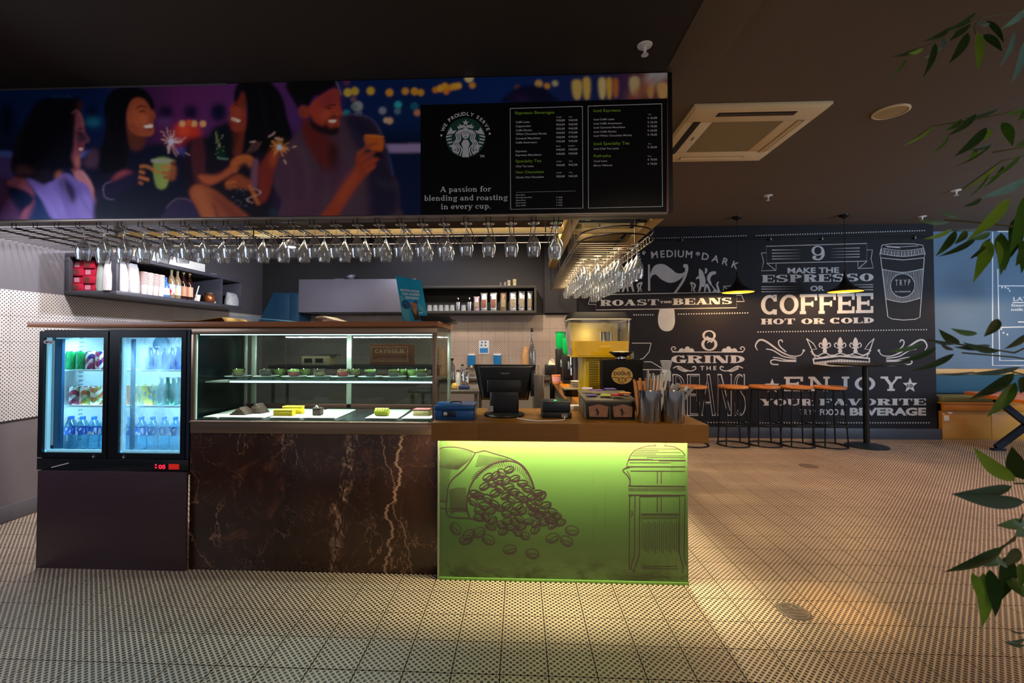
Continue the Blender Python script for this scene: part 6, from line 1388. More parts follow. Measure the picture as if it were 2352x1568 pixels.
dl([(368, 424), (380, 418), (394, 424)], 1.1); dl([(414, 424), (428, 418), (440, 424)], 1.1); dl([(404, 424), (400, 455), (410, 458)], .7); dl([(388, 482), (403, 490), (420, 482)], 1.3); dl([(368, 438), (392, 438)], 1.); dl([(416, 438), (440, 438)], 1.)
obj('emblem_face_lines', Dk.mb, mat('emblem_green', '#0f4a3a'), sign, None, kind='stuff')
obj('white_lettering', Wt.mb, wt_, sign, None, kind='stuff'); obj('lime_lettering', Gt.mb, gt_, sign, None, kind='stuff')
# ================================================================== hanging glass racks
wire_k = mat('rack_wire_black', '#17161a', .35, .7, noise=0); wire_s = mat('rack_wire_steel', '#6e6760', .3, .85, noise=0)
FZ = 2.125
rack = thing('glass_rack', 'long black wire rack for stemware hung under the menu sign', 'glass rack', (-1.4, 3.1, FZ))
R0, RB = 2.83, 3.45
xs = [at(px, 518, Y=R0).x for px in (-18, 32, 81, 130, 178, 226, 274, 322, 371, 420, 469, 518, 567, 617, 667, 716, 766, 816, 866, 917, 967, 1018, 1070, 1121, 1174, 1226, 1278)]
for x in xs:
    q = MB()
    for s_ in (-.014, .014):
        q.tube([(x+s_, R0, szb-.012), (x+s_, R0, FZ-.002), (x+s_, RB, FZ-.002)], .0032, 6)
        q.tube([(x+s_, RB, FZ-.002), (x+s_, RB, FZ+.06)], .0028, 6)
    obj('rail', q, wire_k, rack, None)
for yy, zz_ in ((RB+.004, FZ+.06), (RB+.004, FZ+.004), (3.14, FZ+.003)): obj('cross_wire', MB().tube([(xs[0]-.1, yy, zz_), (xs[-1]+.06, yy, zz_)], .004, 6), wire_s, rack)
q = MB()
for k in range(17): y = 2.9+k*.045; q.tube([(WX+.02, y, FZ+.015), (xs[4]-.02, y, FZ+.015)], .003, 5)
obj('shelf_wires', q, wire_s, rack, None, kind='stuff')
for x in (-3.3, -2.1, -.9, .2): obj('hanger', MB().tube([(x, RB, FZ+.06), (x, RB, 2.43)], .005, 6), wire_k, rack)
# wine glass: foot up, bowl down; local z=0 at the foot
def glass_prof(h, r, stem=.075, foot=.033):
    o = [(.0005, 0), (foot, 0), (foot, -.0030), (.012, -.005), (.0042, -.012), (.0036, -stem*.8), (.006, -stem)]
    bl = h-stem
    out_ = [(r*q, -stem-bl*t) for t, q in ((.03, .16), (.10, .30), (.20, .50), (.32, .74), (.44, .92), (.55, 1.), (.66, 1.), (.78, .94), (.90, .86), (1., .79))]
    inn = [(max(.0005, a-.0014), b if b > -h+.001 else b) for a, b in out_][::-1]; inn[-1] = (.0005, -stem-.009)
    return o+out_+inn
gm_a = mesh('wine_glass', MB().lathe(glass_prof(.213, .0445, .066, .037), 22, cap=False), glass, smooth=1.2)
gm_b = mesh('wine_glass', MB().lathe(glass_prof(.262, .046, .085, .038), 22, cap=False), glass, smooth=1.2)
def wine(me, x, y, lb, grp, z=FZ+.002):
    o = bpy.data.objects.new('wine_glass', me); COL.objects.link(o); o.location = (x, y, z+.0005); o.rotation_euler = (0, 0, random.uniform(0, 6)); return setp(o, lb, 'wine glass', grp)
n1 = n2 = 0
for i, x in enumerate(xs[4:]):
    yf = 2.875 if i != 18 else 2.86
    wine(gm_a, x, yf, 'hanging wine glass, %s from the fridge end of the front row' % ORD[i], 'front row of hanging wine glasses')
    if i < 18 or i == 22:
        wine(gm_a, x, 3.02 if i != 22 else 2.99, 'hanging wine glass, %s from the fridge end of the second row' % ORD[n2], 'second row of hanging wine glasses'); n2 += 1
# rack over the branch counter: rods across, rounded nose
rk = thing('branch_glass_rack', 'wire glass rack with rounded nose over the branch counter', 'glass rack', (.7, 4.4, 2.1))
RZ = 2.095; XL, XR = .435, .955
nose = [(XL, 3.42)]+[(.70-.262*math.cos(t), 3.30-.30*math.sin(t)*.9) for t in [k*PI/12 for k in range(0, 13)]]+[(XR, 3.42)]
obj('nose_wire', MB().tube([(a, b, RZ+.05) for a, b in nose], .005, 6), wire_k, rk); obj('nose_wire', MB().tube([(a, b, RZ-.002) for a, b in nose], .005, 6), wire_k, rk)
for x in (XL, XR): 
    obj('side_rail', MB().tube([(x, 3.42, RZ+.05), (x, 6.3, RZ+.05)], .005, 6), wire_s, rk); obj('side_rail', MB().tube([(x, 3.42, RZ-.002), (x, 6.3, RZ-.002)], .005, 6), wire_s, rk)
ry = [3.34+k*.075 for k in range(40)]
for y in ry: obj('cross_rod', MB().tube([(XL, y, RZ+.05), (XL, y, RZ-.003), (XR, y, RZ-.003), (XR, y, RZ+.05)], .0032, 5), wire_s, rk)
for x, y in ((XL, 3.75), (XR, 3.75), (XL, 4.9), (XR, 4.9), (XL, 6.25), (XR, 6.25), ): obj('hanger', MB().tube([(x, y, RZ+.05), (x, y, 2.41)], .005, 6), wire_k, rk)
rg = random.Random(11); n = 0
for j in range(14):
    y = 3.3775+j*.15
    for i, x in enumerate((.56, .665, .77, .875)):
        if (j < 1 and i < 3) or (j < 3 and i < 2) or rg.random() < .12: continue
        row = 'nose end' if j < 1 else '%s row from nose' % ORD[j]
        wine(gm_b if (i == 3 or j < 2) else gm_a, x+rg.uniform(-.004, .004), y, 'wine glass in the branch rack, %s, %s from bar side' % (row, ORD[i]), 'glasses hanging over the branch counter', RZ+.001); n += 1
# ---- suspended beams and duct
beam_m = mat('beam_cream', '#a8905e', .5, noise=.06)
fr_ = thing('ceiling_beam_frame', 'suspended cream metal frame with black inner bars over the bar', 'frame', (-.8, 4.2, 2.43))
obj('beam', MB().box(WX+.02, 4.16, 2.385, .40, 4.24, 2.43), beam_m, fr_, bevel=.003)
obj('beam', MB().box(.40, 3.7, 2.385, .50, 6.2, 2.47), beam_m, fr_, bevel=.003)
obj('beam', MB().box(1.10, 3.7, 2.385, 1.20, 6.2, 2.47), beam_m, fr_, bevel=.003)
obj('beam', MB().box(.502, 4.20, 2.385, 1.098, 4.26, 2.42), beam_m, fr_, bevel=.003)
for y in (3.9, ): obj('black_bar', MB().box(.502, y, 2.40, 1.098, y+.04, 2.44), blackm, fr_, bevel=.002)
for x in (.56, 1.03): obj('black_bar', MB().box(x, 3.80, 2.40, x+.05, 3.86, 3.05), blackm, fr_, bevel=.002)
for x, y in ((-3.2, 4.2), (-1.3, 4.2), (.45, 3.8), (.45, 6.0), (1.15, 3.8), (1.15, 6.0)): obj('drop_rod', MB().tube([(x, y, 2.43), (x, y, 3.05)], .006, 6), wire_k, fr_)
dm = NT('duct_steel'); pp = dm.pos(); dm.out(dm.mix(dm.noise(dm.mapv(pp, (6, 1, .4)), 1., 3), '#8f7f58', '#d2bc86'), .32, metal=.75)
t = thing('ventilation_duct', 'shiny rectangular metal duct above the branch counter', 'duct', (.9, 4.7, 3.05))
obj('duct_body', MB().box(.60, 4.34, 2.46, 1.06, 5.6, 3.05), dm.m, t, bevel=.006); obj('flange', MB().box(.585, 4.90, 2.45, 1.075, 4.93, 3.05), steel_dk, t); obj('seam', MB().box(.765, 4.335, 2.46, .775, 4.34, 3.05), steel_dk, t)
t = thing('track_spotlight', 'glaring white spotlight under the cream beam', 'spotlight', (-2.19, 4.2, 2.385))
obj('bracket', MB().tube([(-2.19, 4.2, 2.387), (-2.19, 4.2, 2.34)], .008, 8), blackm, t)
obj('housing', MB().lathe([(.02, 0), (.045, -.02), (.05, -.07)], 24, (-2.19, 4.2, 2.345)), mat('spot_white', '#d8d8dc', .4), t)
obj('lamp_disc', MB().lathe([(.044, -.0715), (0, -.0715)], 24, (-2.19, 4.2, 2.345), cap=False), mat('spot_glow', '#f4f8ff', .4, emit=60., ecol='#e8f0ff', noise=0), t)
t = thing('track_spotlight', 'unlit black round spotlight beside the glaring white one', 'spotlight', (-1.98, 4.0, 2.50))
obj('housing', MB().lathe([(0, 0), (.05, 0), (.055, -.05), (.02, -.052)], 24, (-1.98, 4.0, 2.50)), blackm, t); obj('stem', MB().tube([(-1.98, 4.0, 2.50), (-1.98, 4.0, 3.036)], .006, 6), blackm, t)

# ================================================================== shelf on the left wall
XS = -3.43; shm = mat('shelf_slate', '#3f3f4a', .5, noise=.05); z0_, z1_ = 1.770, 2.130
shf = thing('wall_shelf', 'long slate grey box shelf on the left wall with packets and bottles', 'shelf', (-3.75, 4.6, z0_)); k_ = .035
ys0, ys1 = 3.675, 5.42
obj('bottom_board', MB().box(WX+.01, ys0, z0_, XS, ys1, z0_+k_), shm, shf, bevel=.002); obj('top_board', MB().box(WX+.01, ys0, z1_-k_, XS, ys1, z1_), shm, shf, bevel=.002)
yd2 = at(507, 680, X=XS).y
obj('upright', MB().box(WX+.012, ys0, z0_+k_, WX+.05, ys0+k_, z1_-k_), shm, shf, bevel=.002); obj('upright', MB().box(XS-.05, ys0, z0_+k_, XS, ys0+k_, z1_-k_), shm, shf, bevel=.002)
for y in (yd2, ys1-k_): obj('upright', MB().box(WX+.022, y, z0_+k_, XS, y+k_, z1_-k_), shm, shf, bevel=.002)
obj('back_board', MB().box(WX+.008, ys0+k_, z0_+k_, WX+.02, ys1-k_, z1_-k_), mat('shelf_back_dark', '#22232a', .6), shf)
ZS = z0_+k_+.001; YS = lambda px, X=-3.50: at(px, 660, X=X).y
red = mat('box_crimson', '#b01c3c', .5, noise=.1); pink = mat('box_pink', '#c8899c', .5, noise=.1); brn = mat('box_brown', '#6a3a34', .5)
for r in range(4):
    for c in range(2):
        z = ZS+r*.066; xa = (-3.865, -3.765)[c]
        t = thing('tea_box', 'crimson tea box, %s layer up in the %s stack at the open shelf end' % (ORD[r], ('wall side', 'room side')[c]), 'box', (xa+.048, 3.78, z), 'crimson tea boxes on the wall shelf')
        obj('carton', MB().box(xa, 3.715+.01*((r+c) % 2), z, xa+.097, 3.84, z+.064), red, t, bevel=.002); obj('front_label', MB().box(xa+.01, 3.7135+.01*((r+c) % 2), z+.012, xa+.055, 3.7165+.01*((r+c) % 2), z+.052), pink if (r+c) % 2 else brn, t)
bag = mat('bag_white', '#d9d5dd', .55, noise=.08, scale=12, bump=.5); bagg = mat('bag_grey_green', '#a9b6b2', .5, noise=.12, scale=14, bump=.5)
def sackbag(name, lb, y, w_, h, m, x=-3.51, dpt=.11, cat='bag', grp=None, z=ZS):
    q = MB(); rr = random.Random(int(y*1000)); L = []
    for t_, (sw, sd) in zip((0, .12, .5, .85, .95, 1.), ((.94, .9), (1, 1), (.98, .95), (.92, .6), (.95, .25), (1.0, .08))):
        ring = []
        for k in range(12):
            a = 2*PI*k/12; ca, sa = math.cos(a), math.sin(a); f_ = 1/max(abs(ca), abs(sa))**.8
            ring.append((x+ca*f_*dpt/2*sd*rr.uniform(.93, 1.05), y+sa*f_*w_/2*sw*rr.uniform(.96, 1.02), z+t_*h+(rr.uniform(-.004, .004) if t_ > .5 else 0)))
        L.append(ring)
    vs = [p for r_ in L for p in r_]; fs = [tuple(range(11, -1, -1)), tuple(60+k for k in range(12))]
    for i in range(5):
        for k in range(12): fs.append((i*12+k, i*12+(k+1) % 12, (i+1)*12+(k+1) % 12, (i+1)*12+k))
    return solo(name, lb, cat, q.add(vs, fs), m, (x, y, z), grp, smooth=1)
sackbag('paper_bag', 'pale grey-green packet between the crimson boxes and the shelf corner post', 3.775, .10, .29, bagg, x=-3.635, dpt=.09, grp='bags on the wall shelf')
sackbag('paper_bag', 'tall white packet just past the shelf corner post', 3.705, .085, .27, bag, grp='bags on the wall shelf'); sackbag('paper_bag', 'wide white folded packet, second past the shelf corner post', 3.80, .095, .27, bag, grp='bags on the wall shelf')
sackbag('paper_bag', 'crumpled clear bag of white cups with a round grey mark', 3.915, .115, .27, mat('bag_clear_grey', '#bfc0c8', .3, noise=.25, scale=18, bump=.8), grp='bags on the wall shelf')
cupm = mat('paper_cup_white', '#e6dcdc', .5, noise=.03); cups_ = mat('paper_cup_blush', '#d8b8ba', .5)
for k in range(4):
    y = YS(329+k*13); t = thing('cup_stack', 'stack of nested paper cups, %s from the clear bag' % ORD[k], 'paper cups', (-3.50, y, ZS), 'stacks of paper cups on the wall shelf')
    q = MB(); q.lathe([(.026, 0), (.033, .09)], 18, (-3.50, y, ZS)); obj('bottom_cup', q, cupm, t)
    q = MB()
    for j in range(9): q.lathe([(.0325, .088+j*.014), (.0355, .090+j*.014), (.0355, .097+j*.014), (.0320, .100+j*.014)], 18, (-3.50, y, ZS))
    obj('nested_rims', q, cupm if k % 2 else cups_, t, None, kind='stuff')
def syrup(px, lb, body, labc, capc, h=.30, x=-3.50):
    y = YS(px, x); t = thing('syrup_bottle', lb, 'bottle', (x, y, ZS), 'bottles on the wall shelf')
    obj('bottle_body', MB().lathe([(0, .001), (.030, 0), (.034, .008), (.034, h*.56), (.028, h*.66), (.013, h*.78), (.012, h*.92)], 20, (x, y, ZS), cap=False), body, t, smooth=1)
    obj('label', MB().lathe([(.0347, h*.12), (.0347, h*.46)], 20, (x, y, ZS), cap=False), labc, t, smooth=1); obj('cap', MB().lathe([(.0145, h*.90), (.0145, h), (0, h+.001)], 16, (x, y, ZS), cap=False), capc, t)
syrup(380, 'short blue-capped bottle beside the paper cups', mat('plastic_blue', '#3f78b8', .2), mat('lab_white', '#d8dce8', .5), capb, .20)
dk = mat('syrup_dark', '#2a1512', .1, coat=.6); pal = mat('syrup_pale', '#8c7a62', .1, coat=.6)
syrup(393, 'syrup bottle with red label, first of the tall ones', pal, stripes('lab_red_white', ('#c22a44', '#e6dce0', '#e6dce0'), 1.0, .5), mat('cap_olive', '#7f8a3a', .5))
syrup(407, 'syrup bottle with cream and blue label', pal, stripes('lab_cream', ('#e6d4a8', '#9fc0d0', '#e8e0c8'), .9, .5), mat('cap_grey_green', '#6f7a60', .5))
syrup(421, 'dark syrup bottle with tan label, next to the cream one', dk, mat('lab_tan', '#c08c70', .5, noise=.2, scale=60), mat('cap_tan', '#9c8452', .5)); syrup(435, 'dark syrup bottle with peach label, last of the tall ones', dk, mat('lab_peach', '#d0a084', .5, noise=.2, scale=60), mat('cap_tan', '#9c8452'))
y = YS(447); solo('drinking_straw', 'grey straw leaning from the last dark bottle', 'straw', MB().tube([(-3.50, y, ZS), (-3.49, y+.05, ZS+.17)], .006, 8), white, (-3.50, y, ZS))
y = YS(452); solo('small_cup', 'small white cup on the wall shelf by the bottles', 'cup', MB().lathe([(.02, 0), (.03, .07), (.027, .07), (.018, .005), (0, .005)], 18, (-3.49, y, ZS), cap=False), cupm, (-3.49, y, ZS), smooth=1)
y = YS(481); t = thing('copper_jar', 'copper lidded jar on the wall shelf', 'jar', (-3.50, y, ZS)); obj('jar_body', MB().lathe([(.04, 0), (.055, .02), (.055, .07), (.04, .095)], 22, (-3.50, y, ZS)), mat('copper', '#a0603c', .3, .7), t, smooth=1); obj('lid', MB().lathe([(.046, .096), (.05, .115), (.02, .13), (0, .132)], 20, (-3.50, y, ZS), cap=False), steel, t, smooth=1)
y0q, y1q = YS(492), YS(516); solo('flat_tray', 'flat cream tray of small packets at the end of the wall shelf', 'tray', MB().box(-3.58, y0q, ZS, -3.48, yd2-.01, ZS+.03), offw, (-3.53, y0q, ZS), bevel=.005)
sackbag('crystal_bag', 'bag of white crystals with a dark mark in the last shelf bay', YS(536), .22, .16, mat('crystals', '#b8bcc8', .3, noise=.5, scale=90, bump=.8))
t = solo('flat_carton', 'long white flat carton lying on top of the wall shelf', 'box', MB().box(-3.88, 4.0, z1_+.001, -3.5, 4.85, z1_+.10), white, (-3.75, 4.5, z1_), bevel=.004)
y = at(483, 620, X=-3.72).y; solo('glass_bowl', 'small pale bowl on top of the wall shelf', 'bowl', MB().lathe([(.04, 0), (.09, .05), (.085, .055), (.038, .008), (0, .008)], 22, (-3.74, y, z1_+.001), cap=False), mat('bowl_pale_blue', '#a9bcc8', .2), (-3.74, y, z1_), smooth=1)

# ================================================================== back of the bar
bx0, bx1 = at(686, 680, Y=6.2).x, at(955, 680, Y=6.2).x
t = thing('extractor_box', 'plain grey metal box cabinet on the back wall lit by a spotlight', 'cabinet', ((bx0+bx1)/2, 6.4, 1.79))
obj('cabinet_body', MB().box(bx0, 6.2, 1.785, bx1, WY-.001, 2.25), mat('box_grey_violet', '#6c6a78', .45, .15, noise=.08, scale=3), t, bevel=.004); obj('under_lip', MB().box(bx0+.2, 6.21, 1.768, bx1, WY-.001, 1.785), blackm, t)
shx1 = .237; 
bs = thing('back_shelf', 'long dark shelf on the back wall holding glasses and foil bags', 'shelf', (-.6, 6.5, 1.78))
dsh = mat('back_shelf_charcoal', '#2a2928', .5)
obj('bottom_board', MB().box(bx1+.002, 6.33, 1.772, shx1, WY-.001, 1.81), dsh, bs, bevel=.002); obj('top_board', MB().box(bx1+.002, 6.33, 2.13, shx1, WY-.001, 2.165), dsh, bs, bevel=.002); obj('end_board', MB().box(shx1-.03, 6.33, 1.81, shx1, WY-.001, 2.13), dsh, bs)
obj('back_board', MB().box(bx1+.002, WY-.012, 1.81, shx1-.03, WY-.002, 2.13), mat('shelf_black', '#0c0c0d', .7), bs)
ZB = 1.811; XB = lambda px: at(px, 700, Y=6.45).x
tum = pane('tumbler_glass', '#c9d2d6', 6.0, .12); tm0 = None
for k, px in enumerate((987, 1000, 1013, 1026, 1039, 1065)):
    if tm0 is None: tm0 = mesh('tumbler', MB().lathe([(.040, 0), (.040, .004), (.033, .088), (0, .088), (0, .080), (.030, .080), (.037, 0)], 18, cap=False), mat('frosted_tumbler', '#8f979c', .25, noise=.3, scale=60), smooth=.8)
    o = bpy.data.objects.new('tumbler', tm0); COL.objects.link(o); o.location = (XB(px), 6.45, ZB); setp(o, ('upturned tumbler on the back shelf, %s after the blue poster' % ORD[k]) if k < 5 else 'upturned tumbler between the two shakers', 'glass', 'upturned tumblers on the back shelf')
for px, lb in ((1052, 'steel cocktail shaker beside the row of tumblers'), (1078, 'steel cocktail shaker next to the foil bags')):
    t = thing('cocktail_shaker', lb, 'shaker', (XB(px), 6.45, ZB)); obj('cup', MB().lathe([(.027, 0), (.038, .10), (.039, .13)], 20, (XB(px), 6.45, ZB)), chrome, t, smooth=.8); obj('cap', MB().lathe([(.038, .131), (.024, .165), (.018, .17), (.017, .195), (0, .20)], 20, (XB(px), 6.45, ZB), cap=False), chrome, t, smooth=.8)
foil = mat('foil_silver', '#b9bcc4', .22, .85, noise=.2, scale=25, bump=.9); foilb = mat('foil_brown', '#6a5a48', .4, .4, noise=.3, scale=25, bump=.7)
for k, (px, w_, h, m, nm) in enumerate(((1095, .085, .21, mat('foil_rose', '#a88c98', .3, .5, noise=.3, scale=25, bump=.7), 'small rose-tinted foil bag'), (1112, .10, .265, foil, 'silver foil bag with a brown window, first of the tall ones'), (1134, .10, .27, foil, 'silver foil bag with a brown window, second of the tall ones'), (1156, .095, .27, foilb, 'dull brown coffee bag'), (1178, .105, .275, foil, 'silver foil bag with a folded cream corner'), (1198, .095, .285, foil, 'tall silver foil bag with khaki label'), (1217, .08, .285, foil, 'silver foil bag at the end of the back shelf'))):
    xb = XB(px); t = thing('coffee_bag', nm+' on the back shelf', 'bag', (xb, 6.45, ZB), 'coffee bags on the back shelf')
    rr = random.Random(k); L = []
    for t_, sw, sd in ((0, .95, .9), (.1, 1, 1), (.5, .98, .95), (.82, .93, .6), (.93, .96, .2), (1, 1, .06)):
        for j in range(12):
            a = 2*PI*j/12; ca, sa = math.cos(a), math.sin(a); f_ = 1/max(abs(ca), abs(sa))**.85; L.append((xb+ca*f_*w_/2*sw*rr.uniform(.95, 1.03), 6.45+sa*f_*.035*sd, ZB+t_*h))
    q = MB().add(L, [tuple(range(11, -1, -1)), tuple(60+j for j in range(12))]+[(i*12+j, i*12+(j+1) % 12, (i+1)*12+(j+1) % 12, (i+1)*12+j) for i in range(5) for j in range(12)])
    obj('pouch', q, m, t, smooth=1.); 
    obj('label', MB().box(xb-w_*.32, 6.405, ZB+.05, xb+w_*.32, 6.412, ZB+h*.62), mat('bag_label_khaki', '#8c8066', .6, noise=.3, scale=50) if k not in (1, 2) else mat('bag_window_brown', '#7a4c34', .6, noise=.4, scale=40), t, bevel=.001)
for px, py, r, h, lb in ((1182, 640, .030, .095, 'paper cup on top of the back shelf'), (1169, 640, .026, .08, 'shorter paper cup on top of the back shelf')):
    x = at(px, 650, Y=6.42).x; t = thing('paper_cup', lb, 'paper cup', (x, 6.42, 2.166)); obj('cup', MB().lathe([(r*.72, 0), (r, h), (r+.002, h+.002), (r-.002, h), (0, h-.004)], 20, (x, 6.42, 2.166), cap=False), mat('cup_cream', '#d8ccae', .5), t, smooth=.8); obj('round_mark', MB().lathe([(.009, 0), (0, 0)], 14, cap=False).xf(Matrix.Translation((x, 6.42-r*.9, 2.166+h*.55)) @ Matrix.Rotation(PI/2, 4, 'X')), mat('mark_brown', '#6a5236', .6), t)
x = at(1150, 650, Y=6.42).x; solo('tumbler', 'dark upturned tumbler on top of the back shelf', 'glass', MB().lathe([(.034, 0), (.030, .05), (0, .05)], 16, (x, 6.42, 2.166), cap=False), mat('dark_tumbler', '#4a4448', .3), (x, 6.42, 2.166))
x = at(1160, 650, Y=6.42).x; solo('small_cup', 'small grey cup between tumbler and paper cups on the back shelf', 'cup', MB().lathe([(.018, 0), (.021, .06), (0, .058)], 16, (x, 6.44, 2.166), cap=False), mat('cup_grey', '#8c8890', .5), (x, 6.44, 2.166))
x = at(808, 630, Y=6.4).x; solo('glass_bowl', 'small glass bowl tipped on the grey box cabinet', 'bowl', MB().lathe([(.03, 0), (.06, .06), (.056, .06), (.028, .006), (0, .006)], 20, cap=False).xf(Matrix.Translation((x, 6.4, 2.265)) @ Matrix.Rotation(.5, 4, 'X')), mat('bowl_frost', '#8a8da0', .2), (x, 6.4, 2.25), smooth=1)
for px, w_, lb in ((782, .14, 'flat grey box on the cabinet, towards the fridge'), (828, .10, 'flat pale tray on the cabinet, towards the poster')):
    x = at(px, 638, Y=6.4).x; solo('flat_box', lb, 'box', MB().box(x-w_/2, 6.35, 2.251, x+w_/2, 6.45, 2.28 if px == 782 else 2.266), mat('flat_grey', '#7a7888', .5), (x, 6.4, 2.251), bevel=.003)
# teal hood in the corner
x0, x1 = at(590, 700, Y=6.3).x, at(689, 700, Y=6.3).x
teal = mat('teal_laminate', '#17405c', .4, noise=.06)
zt_ = at(630, 672, Y=6.3).z; xk = at(628, 700, Y=6.3).x
t = thing('corner_cabinet', 'teal corner cabinet with a slanted end beside the grey box', 'cabinet', ((x0+x1)/2, 6.45, 1.6))
q = MB(); P4 = [(x0-.02, 1.56), (x1-.004, 1.56), (x1-.004, zt_), (xk, zt_)]
q.add([(a, 6.3, b) for a, b in P4]+[(a, WY-.008, b) for a, b in P4], [(0, 1, 2, 3), (7, 6, 5, 4), (0, 4, 5, 1), (1, 5, 6, 2), (2, 6, 7, 3), (3, 7, 4, 0)]); obj('cabinet_body', q, teal, t)
obj('door', MB().box(xk+.02, 6.285, 1.6, (xk+x1)/2+.05, 6.299, zt_-.02), teal, t, bevel=.002); obj('door', MB().box((xk+x1)/2+.06, 6.285, 1.6, x1-.01, 6.299, zt_-.02), teal, t, bevel=.002)
# back counter
t = thing('back_counter', 'steel-topped counter along the tiled back wall', 'counter', (-1.7, 6.3, 0))
obj('cabinet_body', MB().box(WX+.03, 6.0, 0, .40, WY-.02, .86), mat('back_counter_grey', '#6a6460', .5), t); obj('worktop', MB().box(WX+.02, 5.95, .86, .41, WY-.008, .90), steel, t, bevel=.003)
# wall-mounted dispensers and notice
blue = mat('dispenser_blue', '#1468a8', .25, coat=.5); whp = mat('dispenser_white', '#cfd4d4', .4)
for px, lb in ((1083, 'blue wall soap dispenser nearer the pastry case'), (1142, 'blue wall soap dispenser above the till screen')):
    c = at(px, 825, Y=6.56); t = thing('soap_dispenser', lb, 'dispenser', (c.x, 6.6, c.z))
    obj('tank', MB().rbox(c.x-.055, 6.53, c.z-.08, c.x+.055, WY-.008, c.z+.06, .02), blue, t); obj('lid', MB().rbox(c.x-.058, 6.525, c.z+.0605, c.x+.058, WY-.008, c.z+.082, .02), whp, t); obj('spout', MB().lathe([(.018, -.12), (.024, -.081)], 14, (c.x, 6.56, c.z)), whp, t)
a, b = at(1100, 782, Y=6.64), at(1123, 812, Y=6.64); t = thing('hygiene_notice', 'white and blue hand-washing notice on the back wall tiles', 'notice', ((a.x+b.x)/2, 6.64, b.z))
obj('sheet', MB().box(a.x, 6.640, b.z, b.x, 6.6425, a.z), mat('sheet_white', '#ccd4dc', .5), t)
nA = Art(onY(6.6395, .0004))
nA.pg([(1102, 799), (1121, 799), (1121, 810), (1102, 810)]); obj('blue_field', nA.mb, mat('notice_blue', '#2f78b8', .5), t, None)
nB = Art(onY(6.6390, .0004))
for x, y in ((1107, 786), (1115, 786), (1106, 793), (1115, 793)): nB.ell(x, y, 2.3, 2.2)
obj('round_symbols', nB.mb, mat('notice_ink', '#4a5a78', .5), t, None)
# tall clear bottle and paper roll on the counter behind the till
x = at(1222, 800, Y=6.1).x; t = thing('clear_spray_bottle', 'tall clear bottle with black stopper behind the till', 'bottle', (x, 6.1, .9))
obj('bottle_body', MB().lathe([(.045, 0), (.05, .02), (.05, .34), (.02, .46), (.014, .50), (.014, .60)], 20, (x, 6.1, .901)), pane('bottle_clear', '#cdd6dc', 5, .08), t, smooth=1); obj('stopper', MB().lathe([(.018, .60), (.02, .63), (.012, .66), (0, .66)], 14, (x, 6.1, .901), cap=False), black, t)
x = at(1208, 820, Y=6.2).x; solo('paper_sack', 'tan paper sack beside the tall clear bottle', 'bag', MB().lathe([(.07, 0), (.075, .1), (.07, .26), (.05, .34), (.03, .40)], 10, (x, 6.2, .901)), mat('kraft', '#b0885c', .7, noise=.15, scale=20, bump=.4), (x, 6.2, .901), smooth=.8)
# stainless work table with its jars, seen past the case
xw0, xw1 = at(1030, 900, Y=4.4).x, at(1093, 900, Y=4.4).x
t = thing('work_table', 'stainless steel work table behind the pastry case', 'table', ((xw0+xw1)/2, 4.6, 0))
obj('table_top', MB().box(xw0-.4, 4.38, .86, xw1+.05, 4.95, .90), steel, t, bevel=.004); obj('under_shelf', MB().box(xw0-.38, 4.42, .55, xw1+.03, 4.92, .575), steel, t)
for x in (xw0-.36, xw1): 
    for y in (4.42, 4.90): obj('leg', MB().tube([(x, y, 0), (x, y, .86)], .018, 10), steel, t)
def onw(px, dy=0): return at(px, 880, Y=4.55+dy).x
for px, r, h, m, nm, lb in ((1037, .035, .30, pane('jar_clear', '#c4c8d4', 4, .1), 'blender_jar', 'clear blender jar beside the case on the steel table'), (1052, .025, .18, whp, 'white_canister', 'white canister on the steel work table'), (1062, .022, .24, chrome, 'steel_flask', 'tall steel flask on the work table'), (1072, .022, .20, chrome, 'steel_flask', 'shorter steel flask next to the till screen')):
    x = onw(px); t = thing(nm, lb, 'jar' if 'jar' in nm else 'canister', (x, 4.55, .9)); obj('vessel', MB().lathe([(r, 0), (r*1.05, h*.1), (r, h*.75), (r*.55, h*.85), (r*.5, h*.92)], 18, (x, 4.55, .901)), m, t, smooth=.8); obj('lid', MB().lathe([(r*.6, h*.92), (r*.6, h), (0, h)], 16, (x, 4.55, .901), cap=False), steel_dk if 'jar' not in nm else black, t)
x = onw(1067, -.12); solo('dish_cloth', 'folded navy cloth on the steel work table', 'cloth', MB().rbox(x-.06, 4.41, .901, x+.05, 4.49, .935, .02), mat('cloth_navy', '#27345c', .8, noise=.3, scale=40, bump=.5), (x, 4.45, .901), bevel=.01)
x = onw(1044, -.1); solo('wrapped_bun', 'small yellow wrapped packet on the steel work table', 'packet', MB().lathe([(0, 0), (.03, .005), (.035, .03), (.02, .055), (0, .06)], 12, (x, 4.45, .901), cap=False), mat('packet_yellow', '#c8a850', .5, noise=.3, scale=60), (x, 4.45, .901), smooth=1)
# steel bin unit right of the till
x0, x1 = at(1224, 900, Y=3.9).x, at(1250, 900, Y=3.9).x
t = thing('steel_dispenser', 'tall stainless dispenser standing behind the till', 'dispenser', ((x0+x1)/2, 3.95, 0)); obj('column', MB().rbox(x0, 3.9, 0, x1, 4.05, 1.08, .015), steel, t); obj('nozzle', MB().tube([((x0+x1)/2, 3.97, 1.08), ((x0+x1)/2, 3.97, 1.16), ((x0+x1)/2, 3.94, 1.17)], .006, 8), mat('brass_pale', '#b8a878', .3, .7), t)
# ================================================================== things on the low counter
ZC = .9205
